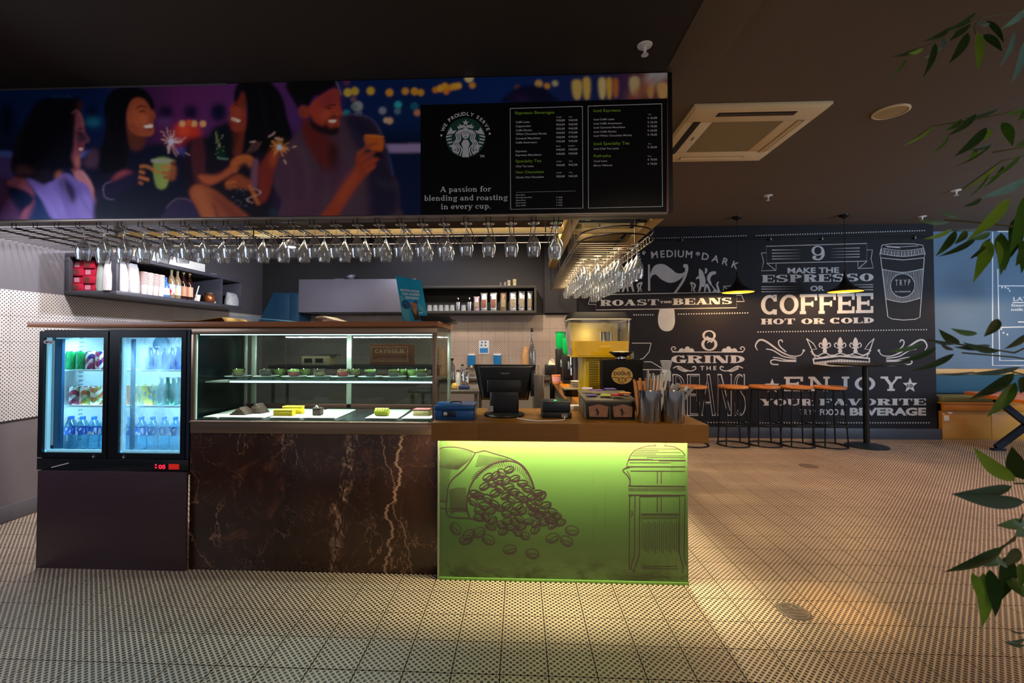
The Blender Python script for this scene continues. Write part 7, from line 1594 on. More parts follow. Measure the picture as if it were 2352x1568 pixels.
# cash box
x0, x1 = at(997, 950, Y=2.56).x, at(1089, 950, Y=2.56).x
cbm = mat('cashbox_blue', '#14508c', .3, .2, noise=.05, coat=.3)
t = thing('cash_box', 'blue metal cash box with a lock, beside the pastry case', 'cash box', ((x0+x1)/2, 2.64, ZC))
obj('base', MB().rbox(x0, 2.56, ZC, x1, 2.74, ZC+.055, .012), cbm, t, bevel=.003); obj('lid', MB().rbox(x0-.003, 2.557, ZC+.056, x1+.003, 2.743, ZC+.082, .013), cbm, t, bevel=.006)
obj('lock_plate', MB().box(x0+.045, 2.554, ZC+.018, x0+.125, 2.559, ZC+.052), mat('lock_plate_dark', '#0e1c30', .3), t, bevel=.002)
obj('lock', MB().lathe([(.013, 0), (.012, .004), (.004, .005), (0, .005)], 18).xf(Matrix.Translation((x0+.066, 2.554, ZC+.036)) @ Matrix.Rotation(PI/2, 4, 'X')), chrome, t)
obj('handle', MB().tube([(x0+.08, 2.65, ZC+.083), (x0+.09, 2.65, ZC+.092), (x1-.09, 2.65, ZC+.092), (x1-.08, 2.65, ZC+.083)], .005, 8), chrome, t)
# till screen seen from behind
YP = 2.76; XP = lambda px: at(px, 880, Y=YP).x; ZP = lambda py: at(1160, py, Y=YP).z
t = thing('till_screen', 'black touch-screen till seen from the back on a ribbed stand', 'till', (XP(1160), YP, ZC))
pbl = mat('till_black', '#101112', .38, noise=.02); pb2 = mat('till_black_gloss', '#17181b', .22, noise=0)
T0, T1, B0, B1 = XP(1087), XP(1232), XP(1103), XP(1214); zt_, zb_2 = ZP(838), ZP(922)
def hexa(f_, b_): 
    return [(0,1,2,3),(7,6,5,4),(0,4,5,1),(1,5,6,2),(2,6,7,3),(3,7,4,0)], [*f_, *b_]
def frust(f4, y0, b4, y1):
    """quad f4 (x,z) at depth y0 joined to quad b4 at y1"""
    return MB().add([(a, y0, b) for a, b in f4]+[(a, y1, b) for a, b in b4], [(0,1,2,3),(7,6,5,4),(0,4,5,1),(1,5,6,2),(2,6,7,3),(3,7,4,0)])
ins = .03
obj('bezel', MB().add([(T0, YP+.03, zt_), (T1, YP+.03, zt_), (B1, YP+.075, zb_2), (B0, YP+.075, zb_2), (T0, YP+.055, zt_+.001), (T1, YP+.055, zt_+.001), (B1, YP+.10, zb_2), (B0, YP+.10, zb_2)], [(3,2,1,0),(4,5,6,7),(0,1,5,4),(1,2,6,5),(2,3,7,6),(3,0,4,7)]), pb2, t, bevel=.003)
obj('back_shell', MB().add([(T0+.012, YP+.029, zt_-.006), (T1-.012, YP+.029, zt_-.006), (B1-.006, YP+.074, zb_2+.004), (B0+.006, YP+.074, zb_2+.004), (T0+.035, YP-.004, zt_-.012), (T1-.035, YP-.004, zt_-.012), (B1-.02, YP+.03, zb_2+.016), (B0+.02, YP+.03, zb_2+.016)], [(0,1,2,3),(7,6,5,4),(4,5,1,0),(5,6,2,1),(6,7,3,2),(7,4,0,3)]), pbl, t, bevel=.004)
cxx = (B0+B1)/2; n0, n1 = cxx-.10, cxx+.10
obj('rear_cover', MB().rbox(n0-.005, YP-.03, ZP(900), n1+.005, YP+.02, ZP(872), .01), pbl, t, bevel=.004)
nk = obj('neck', MB().rbox(n0+.012, YP-.045, ZC+.02, n1-.012, YP+.03, ZP(898), .02), pbl, t, bevel=.004)
q = MB()
for k in range(11): x = n0+.05+k*.0115; q.box(x, YP-.05, ZC+.03, x+.005, YP-.044, ZP(905))
obj('ribs', q, pb2, nk, None)
obj('foot', MB().lathe([(0, 0), (.115, 0), (.125, .006), (.118, .014), (.07, .022), (0, .024)], 40, (cxx, YP-.01, ZC), cap=False), pbl, t, smooth=.6)
obj('code_sticker', MB().box(n0+.002, YP-.052, ZC+.025, n0+.035, YP-.0455, ZC+.06), mat('sticker_pale_grey', '#9a9aa0', .5, noise=.35, scale=260), t)
mk = Art(onY(YP-.006)); 
for a_ in ([(1150, 858), (1154, 856), (1158, 858)], [(1162, 858), (1166, 856), (1170, 858)]): mk.line(a_, 1.4)
mk.line([(1157, 860), (1159, 856), (1160, 860), (1161, 856), (1163, 860)], 1.)
obj('maker_mark', mk.mb, mat('mark_silver', '#8a8a90', .4), t, None)
obj('card_reader', MB().box(T1-.035, YP+.02, zb_2+.03, T1-.012, YP+.06, zt_-.03), pb2, t, bevel=.003)
# receipt printer and its cable
x0, x1 = at(1246, 940, Y=2.66).x, at(1310, 940, Y=2.66).x
t = thing('receipt_printer', 'low black receipt printer with a green light between till and tea boxes', 'printer', ((x0+x1)/2, 2.72, ZC))
obj('base', MB().rbox(x0-.004, 2.64, ZC, x1+.006, 2.80, ZC+.035, .008), pbl, t, bevel=.003); obj('cover', MB().rbox(x0, 2.655, ZC+.036, x1, 2.80, ZC+.095, .008), mat('printer_blue_black', '#14202a', .3), t, bevel=.005)
obj('status_light', MB().box((x0+x1)/2-.01, 2.70, ZC+.0945, (x0+x1)/2+.005, 2.72, ZC+.098), mat('green_led', '#27d07a', .4, emit=2., ecol='#22c070'), t); obj('socket', MB().box(x1-.055, 2.630, ZC+.006, x1-.02, 2.641, ZC+.028), mat('socket_grey', '#75726c', .4), t)
cb = smooth_pts([(0, 0), (.03, -.04), (.10, -.09), (.19, -.085), (.26, -.06), (.275, 0)], 6)
solo('white_cable', 'thin white cable looping over the counter edge to the printer', 'cable', MB().tube([(x1-.037-.275+a, 2.625+b*1.0, ZC+.004+(.010 if i == len(cb)-1 else 0)) for i, (a, b) in enumerate(cb)], .0028, 6), white, (x0-.15, 2.56, ZC))
# tea drawer box
YT = 2.60; XT = lambda px: at(px, 940, Y=YT).x; ZT = lambda py: at(1400, py, Y=YT).z
a, b = XT(1345), XT(1460); zt2 = ZT(922)
tb = mat('tea_box_grey', '#6f6858', .5, noise=.06); tbk = mat('tea_box_black', '#14110f', .5)
t = thing('tea_drawer_box', 'wide two-drawer tea bag box with a slanted grey top', 'box', ((a+b)/2, YT+.15, ZC))
obj('case_body', MB().box(a, YT+.012, ZC, b, YT+.30, zt2-.004), tb, t, bevel=.002)
obj('lid', MB().slab((a-.006, YT-.006, zt2-.003), (b+.006, YT-.006, zt2-.003), (b+.006, YT+.31, zt2+.02), (a-.006, YT+.31, zt2+.02), .012), tb, t, bevel=.002)
for k in range(2):
    xa = a+.006+(b-a-.006)*k/2; xb_ = xa+(b-a-.006)/2-.008
    d = obj('drawer', MB().box(xa, YT, ZC+.006, xb_, YT+.011, zt2-.012), tbk, t, bevel=.002)
    obj('window_frame', MB().add([(xa+.016, YT-.002, ZC+.018), (xb_-.014, YT-.002, ZC+.018), (xb_-.008, YT-.002, ZC+.075), ((xa+xb_)/2, YT-.002, ZC+.090), (xa+.010, YT-.002, ZC+.075)], [(0, 1, 2, 3, 4)]), mat('tea_window_brown', '#8a6248', .4, noise=.25, scale=40), d, None)
    obj('pictured_spoon', MB().tube([((xa+xb_)/2-.01, YT-.004, ZC+.065), ((xa+xb_)/2, YT-.004, ZC+.045), ((xa+xb_)/2-.004, YT-.004, ZC+.03)], .006, 6), mat('picture_dark', '#3c2a22', .6), d)
cols = [('#5a4f9c', 'violet'), ('#b8c838', 'lime'), ('#c0242c', 'red'), ('#d6a020', 'amber'), ('#6c4a88', 'purple'), ('#c8b8d8', 'lilac'), ('#9c2030', 'dark red')]
for k, (u, v, r, ci) in enumerate(((.05, .10, .2, 0), (.13, .08, -.3, 1), (.19, .06, .4, 2), (.25, .12, .1, 3), (.10, .17, .5, 4), (.04, .20, -.2, 5), (.225, .03, -.15, 6), (.17, .15, .15, 0))):
    x, y = a+u, YT+v; z = zt2+.010+(v)*.075+.006+.004*k
    c_, s_ = math.cos(r), math.sin(r); P = [(x+i*c_-j*s_, y+i*s_+j*c_) for i, j in ((-.032, -.026), (.032, -.026), (.032, .026), (-.032, .026))]
    q = MB().prism(P, z, z+.003+.002*(k % 3), [(p[0]*.9+x*.1, p[1]*.9+y*.1) for p in P])
    solo('tea_sachet', '%s paper tea sachet lying on the tea box, %s' % (cols[ci][1], ['by its grey edge', 'in the middle', 'over its red neighbour', 'at the canister side', 'at the back', 'nearest the juice machine', 'sliding off the corner', 'on top of the others'][k]), 'tea sachet', q, mat('sachet_'+cols[ci][1].replace(' ', '_'), cols[ci][0], .5, noise=.2, scale=60), (x, y, z), 'tea sachets on the tea box')
# dark counter mat marks
solo('wood_knot_card', 'small brown card on the counter edge in front of the tea box', 'card', MB().box(XT(1360), 2.50, ZC, XT(1392), 2.53, ZC+.002), mat('card_brown', '#8c5a34', .5), (XT(1376), 2.51, ZC))
# black advert box and dish
YD = 2.98; XD = lambda px: at(px, 860, Y=YD).x; ZD_ = lambda py: at(1430, py, Y=YD).z
a2, b2 = XD(1385), XD(1477); zt3 = ZD_(826)
t = thing('black_display_box', 'tall black display box with a round golden emblem', 'box', ((a2+b2)/2, YD+.06, ZC))
obj('carton', MB().box(a2, YD, ZC, b2, YD+.13, zt3), mat('display_box_black', '#070606', .6, noise=.02, spec=.2), t, bevel=.003)
da = Art(onY(YD-.0008)); da.ell(1429, 862.5, 24.5, 19.5, 0, 40); obj('gold_emblem', da.mb, mat('emblem_gold', '#bf9a52', .45, noise=.06), t, None)
db = Art(onY(YD-.0018)); db.text('DOĞUŞ', 1410, 861, 1448, 861, 7.6, .02)
db.oval(1429, 876, 9, 9, 1.2, 0, 0, 180, 360, 12); db.oval(1413, 876, 10, 10, 1.2, 0, 0, 205, 330, 12); db.oval(1446, 876, 10, 10, 1.2, 0, 0, 210, 335, 12)
for dx in (-8, 0, 8): db.line([(1429+dx*.3, 881), (1429+dx, 868+abs(dx)*.3)], 1.0)
obj('emblem_print', db.mb, mat('print_black', '#1a1208', .5), t, None, kind='stuff')
xm = XD(1430); q = MB().lathe([(.03, 0), (.035, .004), (.03, .012), (.075, .042), (.085, .05), (.07, .044), (.028, .016), (0, .016)], 30, (xm, YD+.05, zt3+.001), cap=False)
t2 = thing('nut_dish', 'small footed metal dish of snacks on the black display box', 'dish', (xm, YD+.05, zt3)); obj('bowl', q, chrome, t2, smooth=1); obj('snacks', MB().lathe([(.066, .043), (.05, .052), (0, .056)], 16, (xm, YD+.05, zt3+.001), cap=False), mat('snack_cream', '#d8c8a0', .7, noise=.5, scale=120, bump=.8), t2)
# juice machine
YJ = 3.28; XJ = lambda px: at(px, 770, Y=YJ).x; ZJ = lambda py: at(1380, py, Y=YJ).z
jl, jr = XJ(1308), XJ(1451); jb, jt, jlid = ZJ(817), ZJ(733), ZJ(715)
jy = mat('juicer_yellow', '#c9a800', .35, noise=.03, coat=.3)
t = thing('juice_machine', 'yellow juice cooler with clear tank and black lid', 'juice machine', ((jl+jr)/2, YJ+.15, ZC))
cl, cr = XJ(1342), XJ(1342)+.36
bd = obj('body', MB().rbox(cl, YJ+.05, ZC, cr, YJ+.38, jb-.012, .03), jy, t, bevel=.004)
q = MB(); q2 = MB()
for k in range(24):
    z = ZC+.03+k*.0125
    if z > jb-.05: break
    q.box(cl+.04, YJ+.047, z, cl+.11, YJ+.052, z+.005); q2.box(cl+.135, YJ+.047, z, cl+.18, YJ+.052, z+.005)
obj('vent_slots', q, mat('slot_dark', '#3a2c08', .6), bd, None); obj('vent_slots', q2, mat('slot_dark', '#3a2c08'), bd, None)
obj('tray_collar', MB().rbox(jl+.02, YJ+.01, jb-.012, jr-.01, YJ+.38, jb, .03), jy, t, bevel=.003)
tank = pane('tank_clear', '#f2efe0', 2.5, .05)
w1 = .004; q = MB()
def rr_(x0, y0, x1, y1, r=.04, n=5):
    P = []
    for cx, cy, a_ in ((x1-r, y1-r, 0), (x0+r, y1-r, 90), (x0+r, y0+r, 180), (x1-r, y0+r, 270)):
        for k in range(n+1): tt = math.radians(a_+90*k/n); P.append((cx+r*math.cos(tt), cy+r*math.sin(tt)))
    return P
bot = rr_(jl+.025, YJ+.01, jr-.012, YJ+.38); top = rr_(jl, YJ-.005, jr, YJ+.40); n_ = len(bot)
vs = [(p[0], p[1], jb) for p in bot]+[(p[0], p[1], jt) for p in top]; q.add(vs, [(i, (i+1) % n_, n_+(i+1) % n_, n_+i) for i in range(n_)]+[tuple(range(n_-1, -1, -1))])
obj('tank', q, tank, t, smooth=.8)
obj('tank_rim', MB().tube([(p[0], p[1], jt) for p in top], .006, 6, closed=True), mat('rim_clear_grey', '#cfc8b0', .3), t)
zj = ZJ(783); f_ = (zj-jb)/(jt-jb); mid = [(p[0]*(1-f_)+q_2[0]*f_, p[1]*(1-f_)+q_2[1]*f_) for p, q_2 in zip(bot, top)]
sh_ = lambda P, k: [((p[0]-(jl+jr)/2)*k+(jl+jr)/2, (p[1]-YJ-.19)*k+YJ+.19) for p in P]
obj('orange_juice', MB().prism(sh_(bot, .985), jb+.002, zj, sh_(mid, .985)), mat('juice', '#eab808', .3, noise=.03, emit=.3, ecol='#f0b000'), t, smooth=.8)  # lit look of the juice put into its material as emission
xe = XJ(1399); obj('cooling_drum', MB().lathe([(.045, zj-jb), (.045, ZJ(761)-jb), (0, ZJ(761)-jb)], 24, (xe, YJ+.10, jb), cap=False), steel, t)
obj('lid', MB().prism(sh_(top, 1.015), jt+.006, jlid, [(p[0]*.92+xe*.08, p[1]*.75+(YJ+.25)*.25) for p in top]), mat('lid_black', '#080706', .6, spec=.2), t, bevel=.003)
obj('glow_panel', MB().box(jl+.03, YJ+.372, jb+.004, jr-.02, YJ+.377, jt-.01), mat('glow_panel_cream', '#e6d9a0', .5), t)  # pale panel added so the back of the tank looks lit
light('POINT', 'tank_glow', ((jl+jr)/2-.05, YJ+.32, ZJ(765)), (0, 0, 0), .7, (1, .80, .40), .10)  # lamp added inside the tank for its glow
tp = obj('tap', MB().box(jr-.002, YJ+.02, jb-.02, jr+.02, YJ+.06, jb+.03), mat('tap_grey', '#8a8a84', .4), t, bevel=.003)
# canisters with stirrers and straws
can_st = mat('canister_steel', '#b5b2b0', .13, 1., noise=0); r_ = .0652
kraft = mat('wood_stirrer', '#c98a52', .6, noise=.15, scale=30)
cents = ((at(1491, 940, Y=2.555).x, 2.555), (at(1546, 940, Y=2.555).x, 2.56))
zct = ZC+.178
for k, (x, y) in enumerate(cents):
    t = thing('steel_canister', ['polished steel canister of stirrers and wrapped straws next to the tea box', 'polished steel canister with sugar sticks at the counter end'][k], 'canister', (x, y, ZC), 'steel canisters on the counter')
    obj('canister_wall', MB().lathe([(0, .004), (r_-.002, .004), (r_-.002, .178), (r_, .178), (r_, .006), (r_-.003, 0), (0, 0)], 44, (x, y, ZC), cap=False), can_st, t, smooth=.6); obj('rim', MB().tube([(x+r_*math.cos(a), y+r_*math.sin(a), zct) for a in [2*PI*i/44 for i in range(44)]], .002, 6, closed=True), chrome, t)
rg = random.Random(4); x, y = cents[0]
bun = mat('straw_wrap_white', '#c9c6c0', .5, noise=.1, scale=30); bung = mat('straw_wrap_grey', '#8d8a8c', .35, noise=.1, scale=30); bund = mat('sugar_stick_brown', '#4a3830', .5)
for k in range(38):
    u = -.058+.0052*(k % 22)*(1 if k < 20 else .5)+rg.uniform(-.003, .003)
    if k < 20:
        ln = rg.uniform(.045, .07); dx = -.022+.0024*k; p0 = Vector((x+u, y+rg.uniform(-.03, .03), ZC+.03)); p1 = Vector((x+u+dx, p0.y+rg.uniform(-.01, .01), zct+ln))
        q = MB(); d = (p1-p0).normalized(); s_ = Vector((.0062, 0, 0)); n_v = Vector((0, .0014, 0)); q.add([p0-s_-n_v, p0+s_-n_v, p0+s_+n_v, p0-s_+n_v, p1-s_-n_v, p1+s_-n_v, p1+s_+n_v, p1-s_+n_v], [(3,2,1,0),(4,5,6,7),(0,1,5,4),(1,2,6,5),(2,3,7,6),(3,0,4,7)])
        solo('wooden_stirrer', 'flat wooden stirrer, %s in the canister beside the tea box' % ORD[k], 'stirrer', q, kraft, p0, 'wooden stirrers in the canister')
    else:
        k2_ = k-20; p0 = Vector((x-.02+.0042*k2_, y+rg.uniform(-.035, .035), ZC+.03)); p1 = Vector((x-.012+.0066*k2_, p0.y, zct+rg.uniform(.075, .11)))
        solo('wrapped_straw', 'paper-wrapped straw, %s in the canister beside the tea box' % ORD[k2_], 'straw', MB().tube([p0, p1], .0052, 7), bun if k2_ % 3 else bung, p0, 'wrapped straws in the canister')
x, y = cents[1]
for k in range(12):
    a = rg.uniform(-.5, .6); p0 = Vector((x-.045+.008*k, y+rg.uniform(-.03, .03), zct-.06)); L3 = rg.uniform(.09, .13); p1 = p0+Vector((math.sin(a)*L3*.9, rg.uniform(-.01, .01), abs(math.cos(a))*L3*.9 if k < 6 else L3*.62))
    q = MB(); d = (p1-p0).normalized(); s_ = Vector((d.z, 0, -d.x))*.009; n_v = Vector((0, .002, 0)); q.add([p0-s_-n_v, p0+s_-n_v, p0+s_+n_v, p0-s_+n_v, p1-s_-n_v, p1+s_-n_v, p1+s_+n_v, p1-s_+n_v], [(3,2,1,0),(4,5,6,7),(0,1,5,4),(1,2,6,5),(2,3,7,6),(3,0,4,7)])
    solo('sugar_stick', '%s sugar stick, %s in the canister at the counter end' % (('dark' if k in (3, 4) else 'pale'), ORD[k]), 'sugar stick', q, bund if k in (3, 4) else (bung if k % 2 else bun), p0, 'sugar sticks in the canister')
xt = at(1534, 845, Y=2.95).x; t = thing('cup_dispenser', 'small white hourglass-shaped dispenser behind the canisters', 'dispenser', (xt, 2.98, ZC))
obj('post', MB().tube([(xt+.01, 2.98, ZC), (xt+.01, 2.98, 1.11)], .012, 12), clear if False else steel, t); obj('cup', MB().lathe([(.028, 1.11), (.028, 1.17), (.022, 1.185), (.036, 1.235), (.038, 1.245), (0, 1.245)], 20, (xt, 2.98, 0), cap=False), mat('dispenser_pale', '#b0b4b8', .4), t, smooth=.5); obj('base', MB().lathe([(.04, 0), (.04, .01), (0, .012)], 20, (xt, 2.98, ZC), cap=False), steel, t)

# ================================================================== things along the branch counter
gho = mat('hopper_green_glow', '#0aa04c', .15, noise=.03, emit=.08, ecol='#10c060')  # slight glow put into the hopper's colour
for px, Yg, lb, gx in ((1279, 5.5, 'coffee grinder with a bright green hopper at the tiled wall', 0), (1305, 5.0, 'second coffee grinder with green hopper behind the juice machine', 1)):
    x = at(px, 800, Y=Yg).x; x = max(x, .50); zt4 = at(px, 765, Y=Yg).z if not gx else at(px, 775, Y=Yg).z
    t = thing('coffee_grinder', lb, 'coffee grinder', (x, Yg, ZC)); h = .19
    obj('hopper', MB().lathe([(.045, -h), (.060, -h+.03), (.062, 0), (.05, .004)], 22, (x, Yg, zt4)), gho, t, smooth=.8); obj('hopper_lid', MB().lathe([(.064, .005), (.064, .02), (0, .024)], 22, (x, Yg, zt4), cap=False), mat('hopper_lid', '#1e7a44', .3), t)
    obj('body', MB().rbox(x-.06, Yg-.07, ZC+.03, x+.06, Yg+.12, zt4-h-.002, .02), black, t, bevel=.004); obj('base', MB().rbox(x-.07, Yg-.16, ZC, x+.07, Yg+.14, ZC+.03, .02), blackm, t, bevel=.003)
    obj('spout', MB().tube([(x, Yg-.07, ZC+.22), (x, Yg-.13, ZC+.20), (x, Yg-.13, ZC+.15)], .018, 10), chrome, t)
x = .60
t = thing('espresso_machine', 'black and chrome espresso machine behind the juice machine', 'coffee machine', (x, 4.45, ZC))
obj('body', MB().rbox(.50, 4.22, ZC+.30, .92, 4.62, ZC+.46, .03), black, t, bevel=.006); obj('column', MB().rbox(.54, 4.38, ZC+.04, .90, 4.62, ZC+.30, .02), mat('machine_grey', '#3c3c44', .3, .5), t); obj('drip_tray', MB().rbox(.50, 4.16, ZC, .92, 4.62, ZC+.05, .02), chrome, t, bevel=.004)
for xg in (.58, .70, .82):
    g = obj('group_head', MB().lathe([(.03, 0), (.034, .03), (.034, .05)], 18, (xg, 4.28, ZC+.25)), chrome, t); obj('portafilter', MB().tube([(xg, 4.28, ZC+.245), (xg, 4.14, ZC+.235), (xg, 4.10, ZC+.225)], [.026, .012, .014], 10), black, g)
obj('frother_wand', MB().tube([(.515, 4.24, ZC+.36), (.48, 4.18, ZC+.38), (.465, 4.16, ZC+.30), (.47, 4.15, ZC+.14)], .006, 8), chrome, t); obj('cup_rail', MB().tube([(.52, 4.24, ZC+.50), (.90, 4.24, ZC+.50), (.90, 4.60, ZC+.50), (.52, 4.60, ZC+.50)], .005, 6, closed=True), chrome, t)
for xg, yg in ((.56, 4.32), (.66, 4.34), (.76, 4.32)): solo('stacked_cup', 'white cup on top of the espresso machine, %s' % ('bar side' if xg < .6 else 'middle' if xg < .7 else 'room side'), 'cup', MB().lathe([(.02, 0), (.038, .06), (.035, .06), (.018, .006), (0, .006)], 18, (xg, yg, ZC+.4605), cap=False), mat('cup_white', '#d6d2cc', .3), (xg, yg, ZC+.46), 'cups on the espresso machine', smooth=1)
def onb(px, py): 
    p = at(px, py, Z=ZC); return p.x, p.y
x, y = onb(1268, 862); solo('knock_box', 'dark square knock box far along the branch counter', 'box', MB().box(x-.09, y-.02, ZC, x+.10, y+.18, ZC+.14), black, (x, y, ZC), bevel=.006)
x, y = onb(1281, 880); t = thing('napkin_cup', 'pink and orange paper cup holder on the branch counter', 'cup', (x, y, ZC))
obj('cup', MB().lathe([(.04, 0), (.05, .09), (.046, .09), (.038, .005), (0, .005)], 18, (x-.015, y, ZC), cap=False), mat('cup_coral', '#d98a5c', .5), t, smooth=1); obj('sleeve', MB().lathe([(.0435, .02), (.0495, .07)], 18, (x-.015, y, ZC), cap=False), mat('sleeve_pink', '#d8a0a8', .5), t)
x, y = at(1272, 852, Y=5.2).x, 5.2; sn = MB(); sn.add([(-.05, -.03, 0), (.05, -.03, 0), (.05, .03, 0), (-.05, .03, 0), (-.03, 0, .06), (.03, .01, .07), (0, -.02, .085)], [(3,2,1,0),(0,1,5,6,4),(1,2,5),(2,3,4,6,5),(3,0,4)])
solo('napkin_fan', 'crumpled cream napkin standing on the dark knock box', 'napkin', sn.xf(Matrix.Translation((onb(1268, 862)[0], onb(1268, 862)[1]+.06, ZC+.1405))), offw, (onb(1268, 862)[0], onb(1268, 862)[1], ZC+.14), smooth=None)
# stack of white cartons and saucers
x, y = onb(1330, 903); x = max(x-.0, .5)
for k in range(6): solo('saucer', 'white saucer in the stack by the black tub, %s from the bottom' % ORD[k], 'saucer', MB().lathe([(.03, 0), (.06, .008), (.072, .016), (.070, .018), (.03, .006), (0, .006)], 24, (x, y+.05, ZC+k*.017), cap=False), mat('saucer_white', '#ddd2c0', .35), (x, y+.05, ZC+k*.017), 'saucers on the branch counter', smooth=1)
x2, y2 = onb(1352, 893); solo('napkin_pack', 'block of cream paper napkins behind the saucers', 'napkins', MB().rbox(x2-.10, y2-.35, ZC, x2+.04, y2-.22, ZC+.16, .01), offw, (x2, y2-.28, ZC), bevel=.004)
x3, y3 = onb(1328, 918); x3 += -.005; y3 += .2; t = thing('black_tub', 'open black plastic tub beside the juice machine', 'tub', (x3, y3+.07, ZC)); obj('tub', MB().prism(rr_(x3-.075, y3, x3+.09, y3+.13, .02, 3), ZC, ZC+.055, rr_(x3-.09, y3-.015, x3+.105, y3+.145, .02, 3)), mat('tub_black', '#151310', .3), t); obj('contents', MB().prism(rr_(x3-.078, y3-.002, x3+.092, y3+.13, .02, 3), ZC+.0555, ZC+.062), mat('tub_foil', '#9c9078', .35, .3, noise=.5, scale=60), t)
solo('wood_block', 'small wooden block with white base near the counter bend', 'block', MB().box(at(1310, 940, Z=ZC).x, 2.95, ZC, at(1342, 940, Z=ZC).x, 3.02, ZC+.03), white, (.4, 2.98, ZC), bevel=.002)

# prep unit seen through the case, with a lettered crate and a scale
t = thing('prep_unit', 'steel prep stand behind the pastry case', 'stand', (-1.3, 4.0, 0))
obj('stand_top', MB().box(-2.2, 3.85, 1.13, -.72, 4.15, 1.16), steel_dk, t, bevel=.003); obj('lower_shelf', MB().box(-2.2, 3.86, .62, -.72, 4.14, .64), steel_dk, t)
for x in (-2.17, -.75):
    for y in (3.88, 4.12): obj('leg', MB().tube([(x, y, 0), (x, y, 1.13)], .016, 8), steel_dk, t)
a, b = at(850, 810, Y=3.9).x, at(940, 810, Y=3.9).x; crt = mat('crate_wood', '#9a5832', .6, noise=.2, scale=30, bump=.3)
t = thing('lettered_crate', 'brown wooden crate with raised lettering seen through the pastry case', 'crate', ((a+b)/2, 3.98, 1.16))
for k in range(3): obj('plank', MB().box(a, 3.90, 1.163+k*.063, b, 3.915, 1.222+k*.063), crt, t, bevel=.003)
for x in (a, b-.015): obj('end_panel', MB().box(x, 3.917, 1.163, x+.015, 4.1, 1.34), crt, t, bevel=.002)
obj('base', MB().box(a+.016, 3.917, 1.163, b-.016, 4.1, 1.175), crt, t)
ca_ = Art(onY(3.8985, .0006)); z0p = 808; ca_.slab('CAYKOLIK', 861, 811, 930, 811, 10, None, .3, .16, .04, .12); ca_.dots(853, 797, 936, 797, 16, 1.7); ca_.dots(853, 829, 936, 829, 16, 1.7); ca_.dots(853, 797, 853, 829, 7, 1.7); ca_.dots(936, 797, 936, 829, 7, 1.7)
obj('raised_lettering', ca_.mb, mat('crate_pale', '#e8b890', .6), t, None, kind='stuff')
a, b = at(694, 820, Y=3.95).x, at(758, 820, Y=3.95).x
t = thing('counter_scale', 'white counter scale with two dark windows seen through the pastry case', 'scale', ((a+b)/2, 4.0, 1.16))
obj('body', MB().rbox(a, 3.93, 1.161, b, 4.1, 1.24, .01), offw, t, bevel=.004); obj('platter', MB().box(a-.01, 3.95, 1.241, b+.03, 4.12, 1.255), steel, t, bevel=.003)
for x in (a+.03, a+.13): obj('display_window', MB().box(x, 3.926, 1.185, x+.07, 3.931, 1.22), black, t, bevel=.001)

# ================================================================== things on the wooden top
ZW = tz1+.0008
def paper(name, lb, pts, z0, m, th=.0015, cat='paper'):
    """loose bent sheet: pts = (x, y, lift) corners of one long strip"""
    q = MB(); n = len(pts)//2
    v = [(a, b, ZW+z0+c) for a, b, c in pts]; v2 = [(a, b, c+th) for a, b, c in v]; q.add(v+v2, [])
    for i in range(n-1):
        a, b, c, d = 2*i, 2*i+1, 2*i+3, 2*i+2; N = 2*n; q.f += [(d, c, b, a), (a+N, b+N, c+N, d+N), (a, b, b+N, a+N), (c, d, d+N, c+N), (b, c, c+N, b+N), (d, a, a+N, d+N)]
    return solo(name, lb, cat, q, m, (v[0][0], v[0][1], ZW), smooth=.8)
xp = lambda px, Y=2.85: at(px, 730, Y=Y).x
pm1 = mat('paper_buff', '#d8b878', .6, noise=.25, scale=9); pm2 = mat('paper_white', '#d8cdb8', .6, noise=.1); pm3 = mat('paper_blue', '#3a86b4', .5, noise=.3, scale=8)
paper('open_newspaper', 'buff open paper lying bent on the wooden top over the fridge edge', [(xp(405), 2.70, 0), (xp(410), 3.0, 0), (xp(440), 2.72, .012), (xp(445), 3.0, .014), (xp(480), 2.74, .010), (xp(480), 3.02, .016), (xp(525), 2.78, .034), (xp(520), 3.05, .030), (xp(530), 2.8, .002), (xp(532), 3.06, .002)], 0, pm1, .003)
paper('magazine', 'thin blue and white magazine sagging across the wooden top', [(xp(540), 2.80, .040), (xp(545), 3.05, .040), (xp(580), 2.80, .030), (xp(585), 3.05, .032), (xp(630), 2.78, .018), (xp(635), 3.05, .02), (xp(690), 2.78, .0), (xp(690), 3.05, .0)], 0, pm3, .004, 'magazine')
paper('folded_sheet', 'cream folded sheet arched on the wooden top mid-way', [(xp(733), 2.80, .030), (xp(737), 3.0, .034), (xp(745), 2.80, .036), (xp(750), 3.0, .036), (xp(770), 2.80, .014), (xp(772), 3.0, .014), (xp(793), 2.80, .001), (xp(793), 3.0, .001)], 0, pm2, .008)
solo('folded_sheet', 'short white card upright support under the folded cream sheet', 'card', MB().box(xp(733), 2.9, ZW, xp(760), 2.91, ZW+.026), pm2, (xp(745), 2.9, ZW))
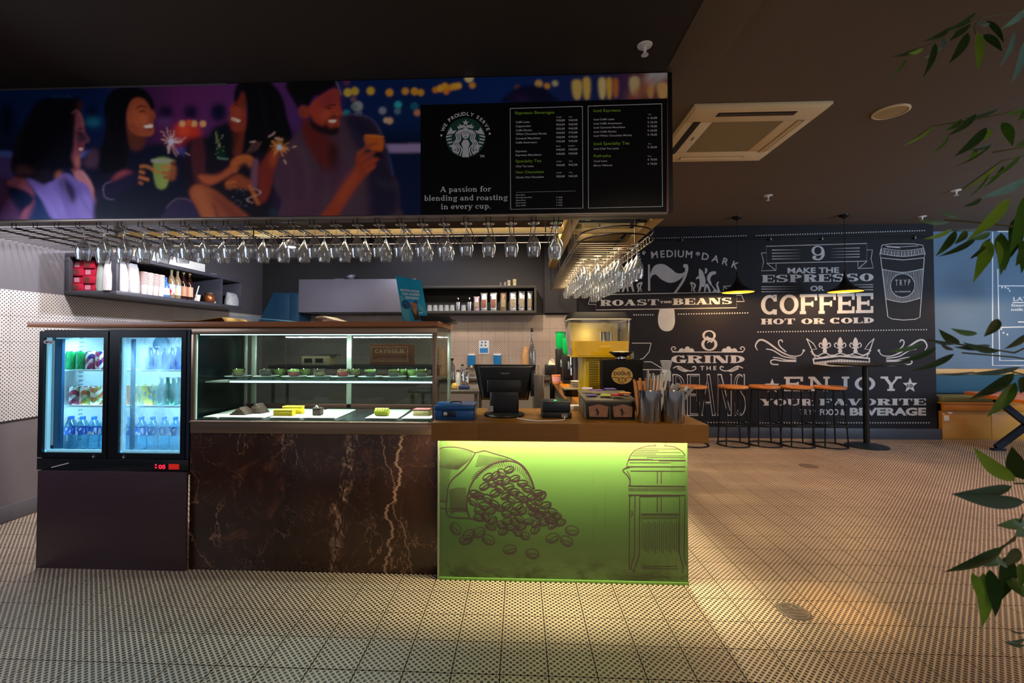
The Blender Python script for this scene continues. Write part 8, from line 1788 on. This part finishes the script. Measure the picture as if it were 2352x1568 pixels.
# poster in a slanted clear stand
YK = 2.74; c0, c1, c2, c3 = [at(px, py, Y=YK+dy) for px, py, dy in ((926, 732, 0), (984, 732, .06), (968, 644, .12), (909, 633, .06))]
c0.z = c1.z = ZW+.001
_n = (c1-c0).cross(c3-c0).normalized(); _d = (c2-Vector((0, 0, H))).normalized(); c2 = Vector((0, 0, H))+_d*((c0-Vector((0, 0, H))).dot(_n)/_d.dot(_n))
t = thing('table_poster', 'slanted turquoise drink poster standing on the wooden top', 'poster', tuple((c0+c1)/2))
cyan = mat('poster_cyan', '#1ea6d0', .4, noise=.15, scale=7)
q = MB().slab(tuple(c0), tuple(c1), tuple(c2), tuple(c3), -.004); obj('card', q, cyan, t)
nrm = (c1-c0).cross(c3-c0).normalized()
def PP(x, y, lay=0):
    """poster coordinates 0..1 across, 0..1 down"""
    p = (c3*(1-x)+c2*x)*(1-y)+(c0*(1-x)+c1*x)*y; return p+nrm*(.0008+.0006*lay)
pa = Art(PP); pb_ = Art(PP); pc_2 = Art(PP); pd_ = Art(PP)
pa.text('BROWN SUGAR', .10, .33, .84, .31, .055, .03); pa.text('ICED SHAKEN', .14, .41, .82, .39, .055, .03); pa.text('ESPRESSO', .24, .49, .78, .475, .055, .03); pa.pg([(.68, .78), (.84, .77), (.84, .79), (.68, .80)])
def pel(A_, x, y, rx, ry, lay): A_.pg([(x+rx*math.cos(k*PI/12), y+ry*math.sin(k*PI/12)) for k in range(24)], lay)
pel(pb_, .22, .62, .17, .10, 0); pel(pb_, .62, .55, .08, .045, 0)
pc_2.pg([(.0, .40), (.16, .46), (.3, .7), (.28, 1.), (.1, 1.), (.0, .8)], 0) ; pc_2.pg([(.66, .5), (.9, .66), (.96, .8), (.7, .72)], 0)
pd_.pg([(.36, .56), (.63, .56), (.66, .95), (.47, .96)], 1)
obj('white_lettering', pa.mb, wt_, t, None, kind='stuff'); obj('blue_spots', pb_.mb, mat('poster_blue', '#1560a8', .5), t, None); obj('pale_swirl', pc_2.mb, mat('poster_pale', '#5fb4c0', .5), t, None)
obj('pictured_drink', pd_.mb, mat('poster_drink', '#4a2416', .5, noise=.5, scale=50), t, None)
pe = Art(PP); pe.pg([(.36, .56), (.63, .56), (.64, .70), (.56, .86), (.48, .80), (.39, .66)], 2); obj('pictured_foam', pe.mb, mat('poster_foam', '#b08058', .5, noise=.5, scale=50), t, None)
# stack of dark menus, slightly fanned
mm = mat('menu_black', '#18181a', .35, noise=.1); z = ZW
for k in range(6):
    xa = xp(978, 2.9)+.006*(k % 2)-.004*k; r = .03*(k % 3); P = [(xa, 2.78), (xa+.19, 2.78+.02*k*.3), (xa+.18-r*.2, 3.10), (xa-.01, 3.08)]
    P = [(a_, b_) for a_, b_ in P]; solo('menu_folder', 'black menu folder in the fanned stack by the poster, %s from the bottom' % ORD[k], 'menu', MB().prism(P, z, z+.0065), mm, (xa+.08, 2.93, z), 'black menu folders', bevel=.001); z += .0072

# ================================================================== bamboo-like plant at the edge
lv = [NT('leaf_green_%s' % n) for n in ('bright', 'mid', 'dark', 'grey_blue')]
for n, (c1_, c2_) in zip(lv, (('#66901e', '#94b43c'), ('#38661c', '#587f28'), ('#1a3610', '#30501c'), ('#4a7c70', '#84b4ac'))):
    pp = n.pos(True); n.out(n.mix(n.noise(n.mapv(pp, (8, 60, 8)), 1., 3), c1_, c2_), .42); n.b.inputs['Subsurface Weight'].default_value = 0; n.b.inputs['Transmission Weight'].default_value = 0
lvm = [n.m for n in lv]; stem_m = mat('plant_stem', '#5f5a34', .6, noise=.2, scale=30)
plant = thing('potted_bamboo', 'tall artificial bamboo plant with drooping narrow leaves at the edge of the room', 'plant', (1.62, 1.22, 0))
obj('pot', MB().lathe([(0, 0), (.13, 0), (.16, .30), (.17, .31), (.155, .31), (.14, .27), (0, .27)], 28, (1.72, 1.22, 0), cap=False), mat('pot_charcoal', '#2c2c2e', .6), plant, smooth=.6)
obj('soil', MB().lathe([(.142, .272), (0, .28)], 20, (1.72, 1.22, 0), cap=False), mat('soil', '#2a2018', .9, noise=.4, scale=60, bump=.8), plant)
for k, (x, dx) in enumerate(((1.66, .0), (1.72, .04), (1.78, -.02))):
    obj('cane', MB().tube([(x, 1.2+.03*k, .27), (x+dx*.3, 1.2+.03*k, 1.0), (x-.02+dx, 1.2+.02*k, 1.7), (x-.06+dx, 1.2, 2.35)], [.013, .012, .010, .006], 8), stem_m, plant)
kP1 = cv((1990, 0), 2.530); kP2 = cv((1990, 500), 2.801); kP3 = cv((2100, 1000), 2.762)
def leaf(b, t_, w_, ci, Yb=1.2, Yt=None, bend=.12):
    """blade from base pixel to tip pixel, w_ pixels wide"""
    Yt = Yt if Yt is not None else Yb-.06; n = 9; A0, A1 = at(*b, Y=Yb), at(*t_, Y=Yt); d = A1-A0; L = d.length; d.normalize()
    view = (A0-Vector((0, 0, H))).normalized(); s = d.cross(view).normalized(); up = s.cross(d).normalized(); W2 = w_/2*Yb/F
    q = MB(); vs = []; fs = []
    for i in range(n+1):
        u = i/n; w2 = W2*(math.sin(PI*min(1, u*1.02)**.75)**.85 if 0 < u < 1 else .02)*1.05; c = A0+d*L*u+Vector((0, 0, -1))*(bend*L*(u*u-u)*-1)*-.0+s*bend*L*math.sin(PI*u)*.25
        for k, (a_, e_) in enumerate(((-1, .22), (0, 0), (1, .22))): vs.append(c+s*w2*a_-up*w2*e_*.8)
    for i in range(n):
        for k in (0, 1): fs.append((i*3+k, i*3+k+1, (i+1)*3+k+1, (i+1)*3+k))
    obj('leaf', MB().add(vs, fs), lvm[ci], plant, smooth=1.)
def twig(pts, Y0=1.2, r=.0022):
    P_ = [at(x, y, Y=Y0+dy) for x, y, dy in pts]
    if pts[0][0] > 2400: P_ = [Vector((1.70, 1.23, P_[0].z-.05))]+P_
    obj('twig', MB().tube(P_, r, 6), stem_m, plant)
# (base, tip, width, colour) in the crops' own pixels
for b, t_, w_, c in (((640, 70), (440, 190), 18, 2), ((500, 155), (330, 240), 20, 2), ((330, 270), (140, 330), 14, 2), ((330, 280), (240, 310), 18, 0), ((235, 340), (135, 450), 12, 1), ((440, 270), (330, 340), 12, 3), ((400, 250), (330, 450), 24, 2), ((600, 110), (480, 240), 34, 2), ((590, 190), (480, 370), 34, 2), ((645, 190), (645, 410), 30, 0), ((680, 200), (790, 300), 26, 2), ((720, 140), (640, 120), 16, 2), ((930, 50), (780, 170), 26, 3), ((860, 190), (770, 395), 16, 3), ((920, 240), (840, 490), 26, 3), ((700, 120), (800, 250), 20, 2), ((440, 220), (445, 285), 14, 3),
                     ((770, 630), (560, 690), 16, 2), ((640, 660), (470, 790), 26, 2), ((560, 690), (450, 760), 20, 1), ((400, 725), (210, 850), 12, 0), ((480, 790), (390, 885), 12, 1), ((700, 740), (510, 910), 36, 2), ((720, 750), (640, 830), 30, 0), ((730, 835), (590, 870), 16, 2), ((640, 870), (580, 945), 22, 0), ((730, 840), (510, 970), 8, 2), ((930, 620), (800, 665), 20, 1), ((790, 710), (850, 850), 34, 1), ((930, 810), (860, 850), 22, 1), ((930, 640), (880, 700), 26, 1),
                     ((780, 940), (550, 1110), 12, 0), ((800, 960), (680, 1090), 14, 1), ((900, 900), (700, 1050), 16, 1), ((720, 1000), (590, 1150), 8, 1), ((930, 1040), (660, 1150), 34, 3), ((670, 1150), (560, 1200), 18, 2), ((830, 1150), (580, 1400), 42, 0), ((930, 1130), (830, 1480), 48, 1), ((540, 1260), (430, 1220), 18, 1), ((480, 1290), (300, 1275), 20, 1), ((500, 1330), (330, 1390), 18, 0), ((520, 1340), (400, 1490), 30, 1), ((640, 1380), (420, 1490), 24, 2), ((580, 1340), (510, 1420), 26, 1), ((720, 1350), (600, 1390), 26, 1), ((700, 1390), (620, 1640), 40, 0), ((780, 1350), (780, 1600), 34, 1), ((760, 1400), (770, 1560), 20, 0), ((650, 1330), (500, 1330), 14, 2), ((720, 1380), (600, 1510), 12, 2), ((900, 1390), (900, 1590), 30, 1)):
    leaf(kP1(*b), kP1(*t_), w_*.42*1.15, c, 1.12+random.random()*.14)
for b, t_, w_, c in (((800, 150), (690, 390), 42, 0), ((850, 110), (890, 340), 50, 1), ((960, 0), (930, 255), 50, 2), ((740, 200), (665, 260), 18, 2), ((1010, 200), (960, 310), 34, 1), ((1020, 210), (990, 290), 20, 1),
                     ((715, 745), (540, 710), 26, 1), ((600, 810), (465, 715), 34, 2), ((850, 650), (755, 765), 38, 2), ((600, 800), (400, 790), 18, 2), ((380, 805), (130, 860), 22, 1), ((450, 835), (190, 930), 24, 2), ((565, 875), (290, 985), 28, 2), ((850, 860), (620, 800), 30, 2), ((800, 820), (560, 830), 26, 2), ((1030, 750), (885, 845), 26, 2), ((990, 960), (650, 1000), 24, 2), ((700, 990), (450, 1000), 12, 2), ((950, 1000), (660, 1170), 44, 2), ((960, 1060), (775, 1280), 46, 1), ((1020, 1020), (990, 1130), 44, 2), ((560, 850), (470, 800), 16, 2)):
    leaf(kP2(*b), kP2(*t_), w_*.357*1.25, c, 1.12+random.random()*.14)
for b, t_, w_, c in (((640, 290), (375, 75), 60, 0), ((700, 280), (620, 70), 70, 2), ((620, 320), (230, 372), 46, 2), ((700, 420), (240, 372), 60, 2), ((700, 540), (520, 570), 44, 1), ((700, 590), (640, 640), 40, 1), ((560, 710), (190, 865), 40, 2), ((540, 770), (440, 830), 30, 1), ((440, 870), (430, 1215), 52, 0), ((370, 870), (440, 1100), 36, 0), ((480, 850), (515, 1150), 50, 2), ((660, 715), (560, 830), 40, 2), ((600, 760), (550, 1045), 56, 2), ((560, 790), (520, 800), 50, 1), ((600, 900), (700, 1030), 50, 1), ((680, 810), (670, 960), 36, 1), ((700, 1290), (570, 1305), 14, 2), ((700, 1330), (560, 1300), 16, 2), ((700, 1250), (590, 1225), 8, 2)):
    leaf(kP3(*b), kP3(*t_), w_*.362*1.25, c, 1.10+random.random()*.14)
for pts in ([(2440, 10, .1), (2352, 25, .05), (2250, 40, 0), (2150, 95, 0), (2090, 125, 0)], [(2250, 45, 0), (2238, 60, 0), (2242, 78, 0)], [(2440, 260, .1), (2352, 250, 0), (2240, 275, 0), (2140, 290, 0), (2100, 320, 0)], [(2440, 330, .1), (2340, 340, 0), (2280, 350, 0)], [(2440, 340, .1), (2300, 370, 0), (2210, 435, 0)],
            [(2440, 560, .1), (2330, 520, 0), (2240, 510, 0), (2170, 505, 0)], [(2440, 760, .1), (2330, 810, 0), (2200, 790, 0), (2130, 780, 0)], [(2440, 840, .1), (2330, 820, 0), (2210, 810, 0)], [(2440, 880, .1), (2352, 860, 0), (2310, 850, 0)], [(2440, 1080, .1), (2352, 1110, 0), (2330, 1110, 0)], [(2440, 1190, .1), (2352, 1215, 0), (2300, 1260, 0), (2265, 1290, 0)], [(2350, 1180, 0), (2330, 1240, 0), (2290, 1262, 0)]):
    twig(pts)
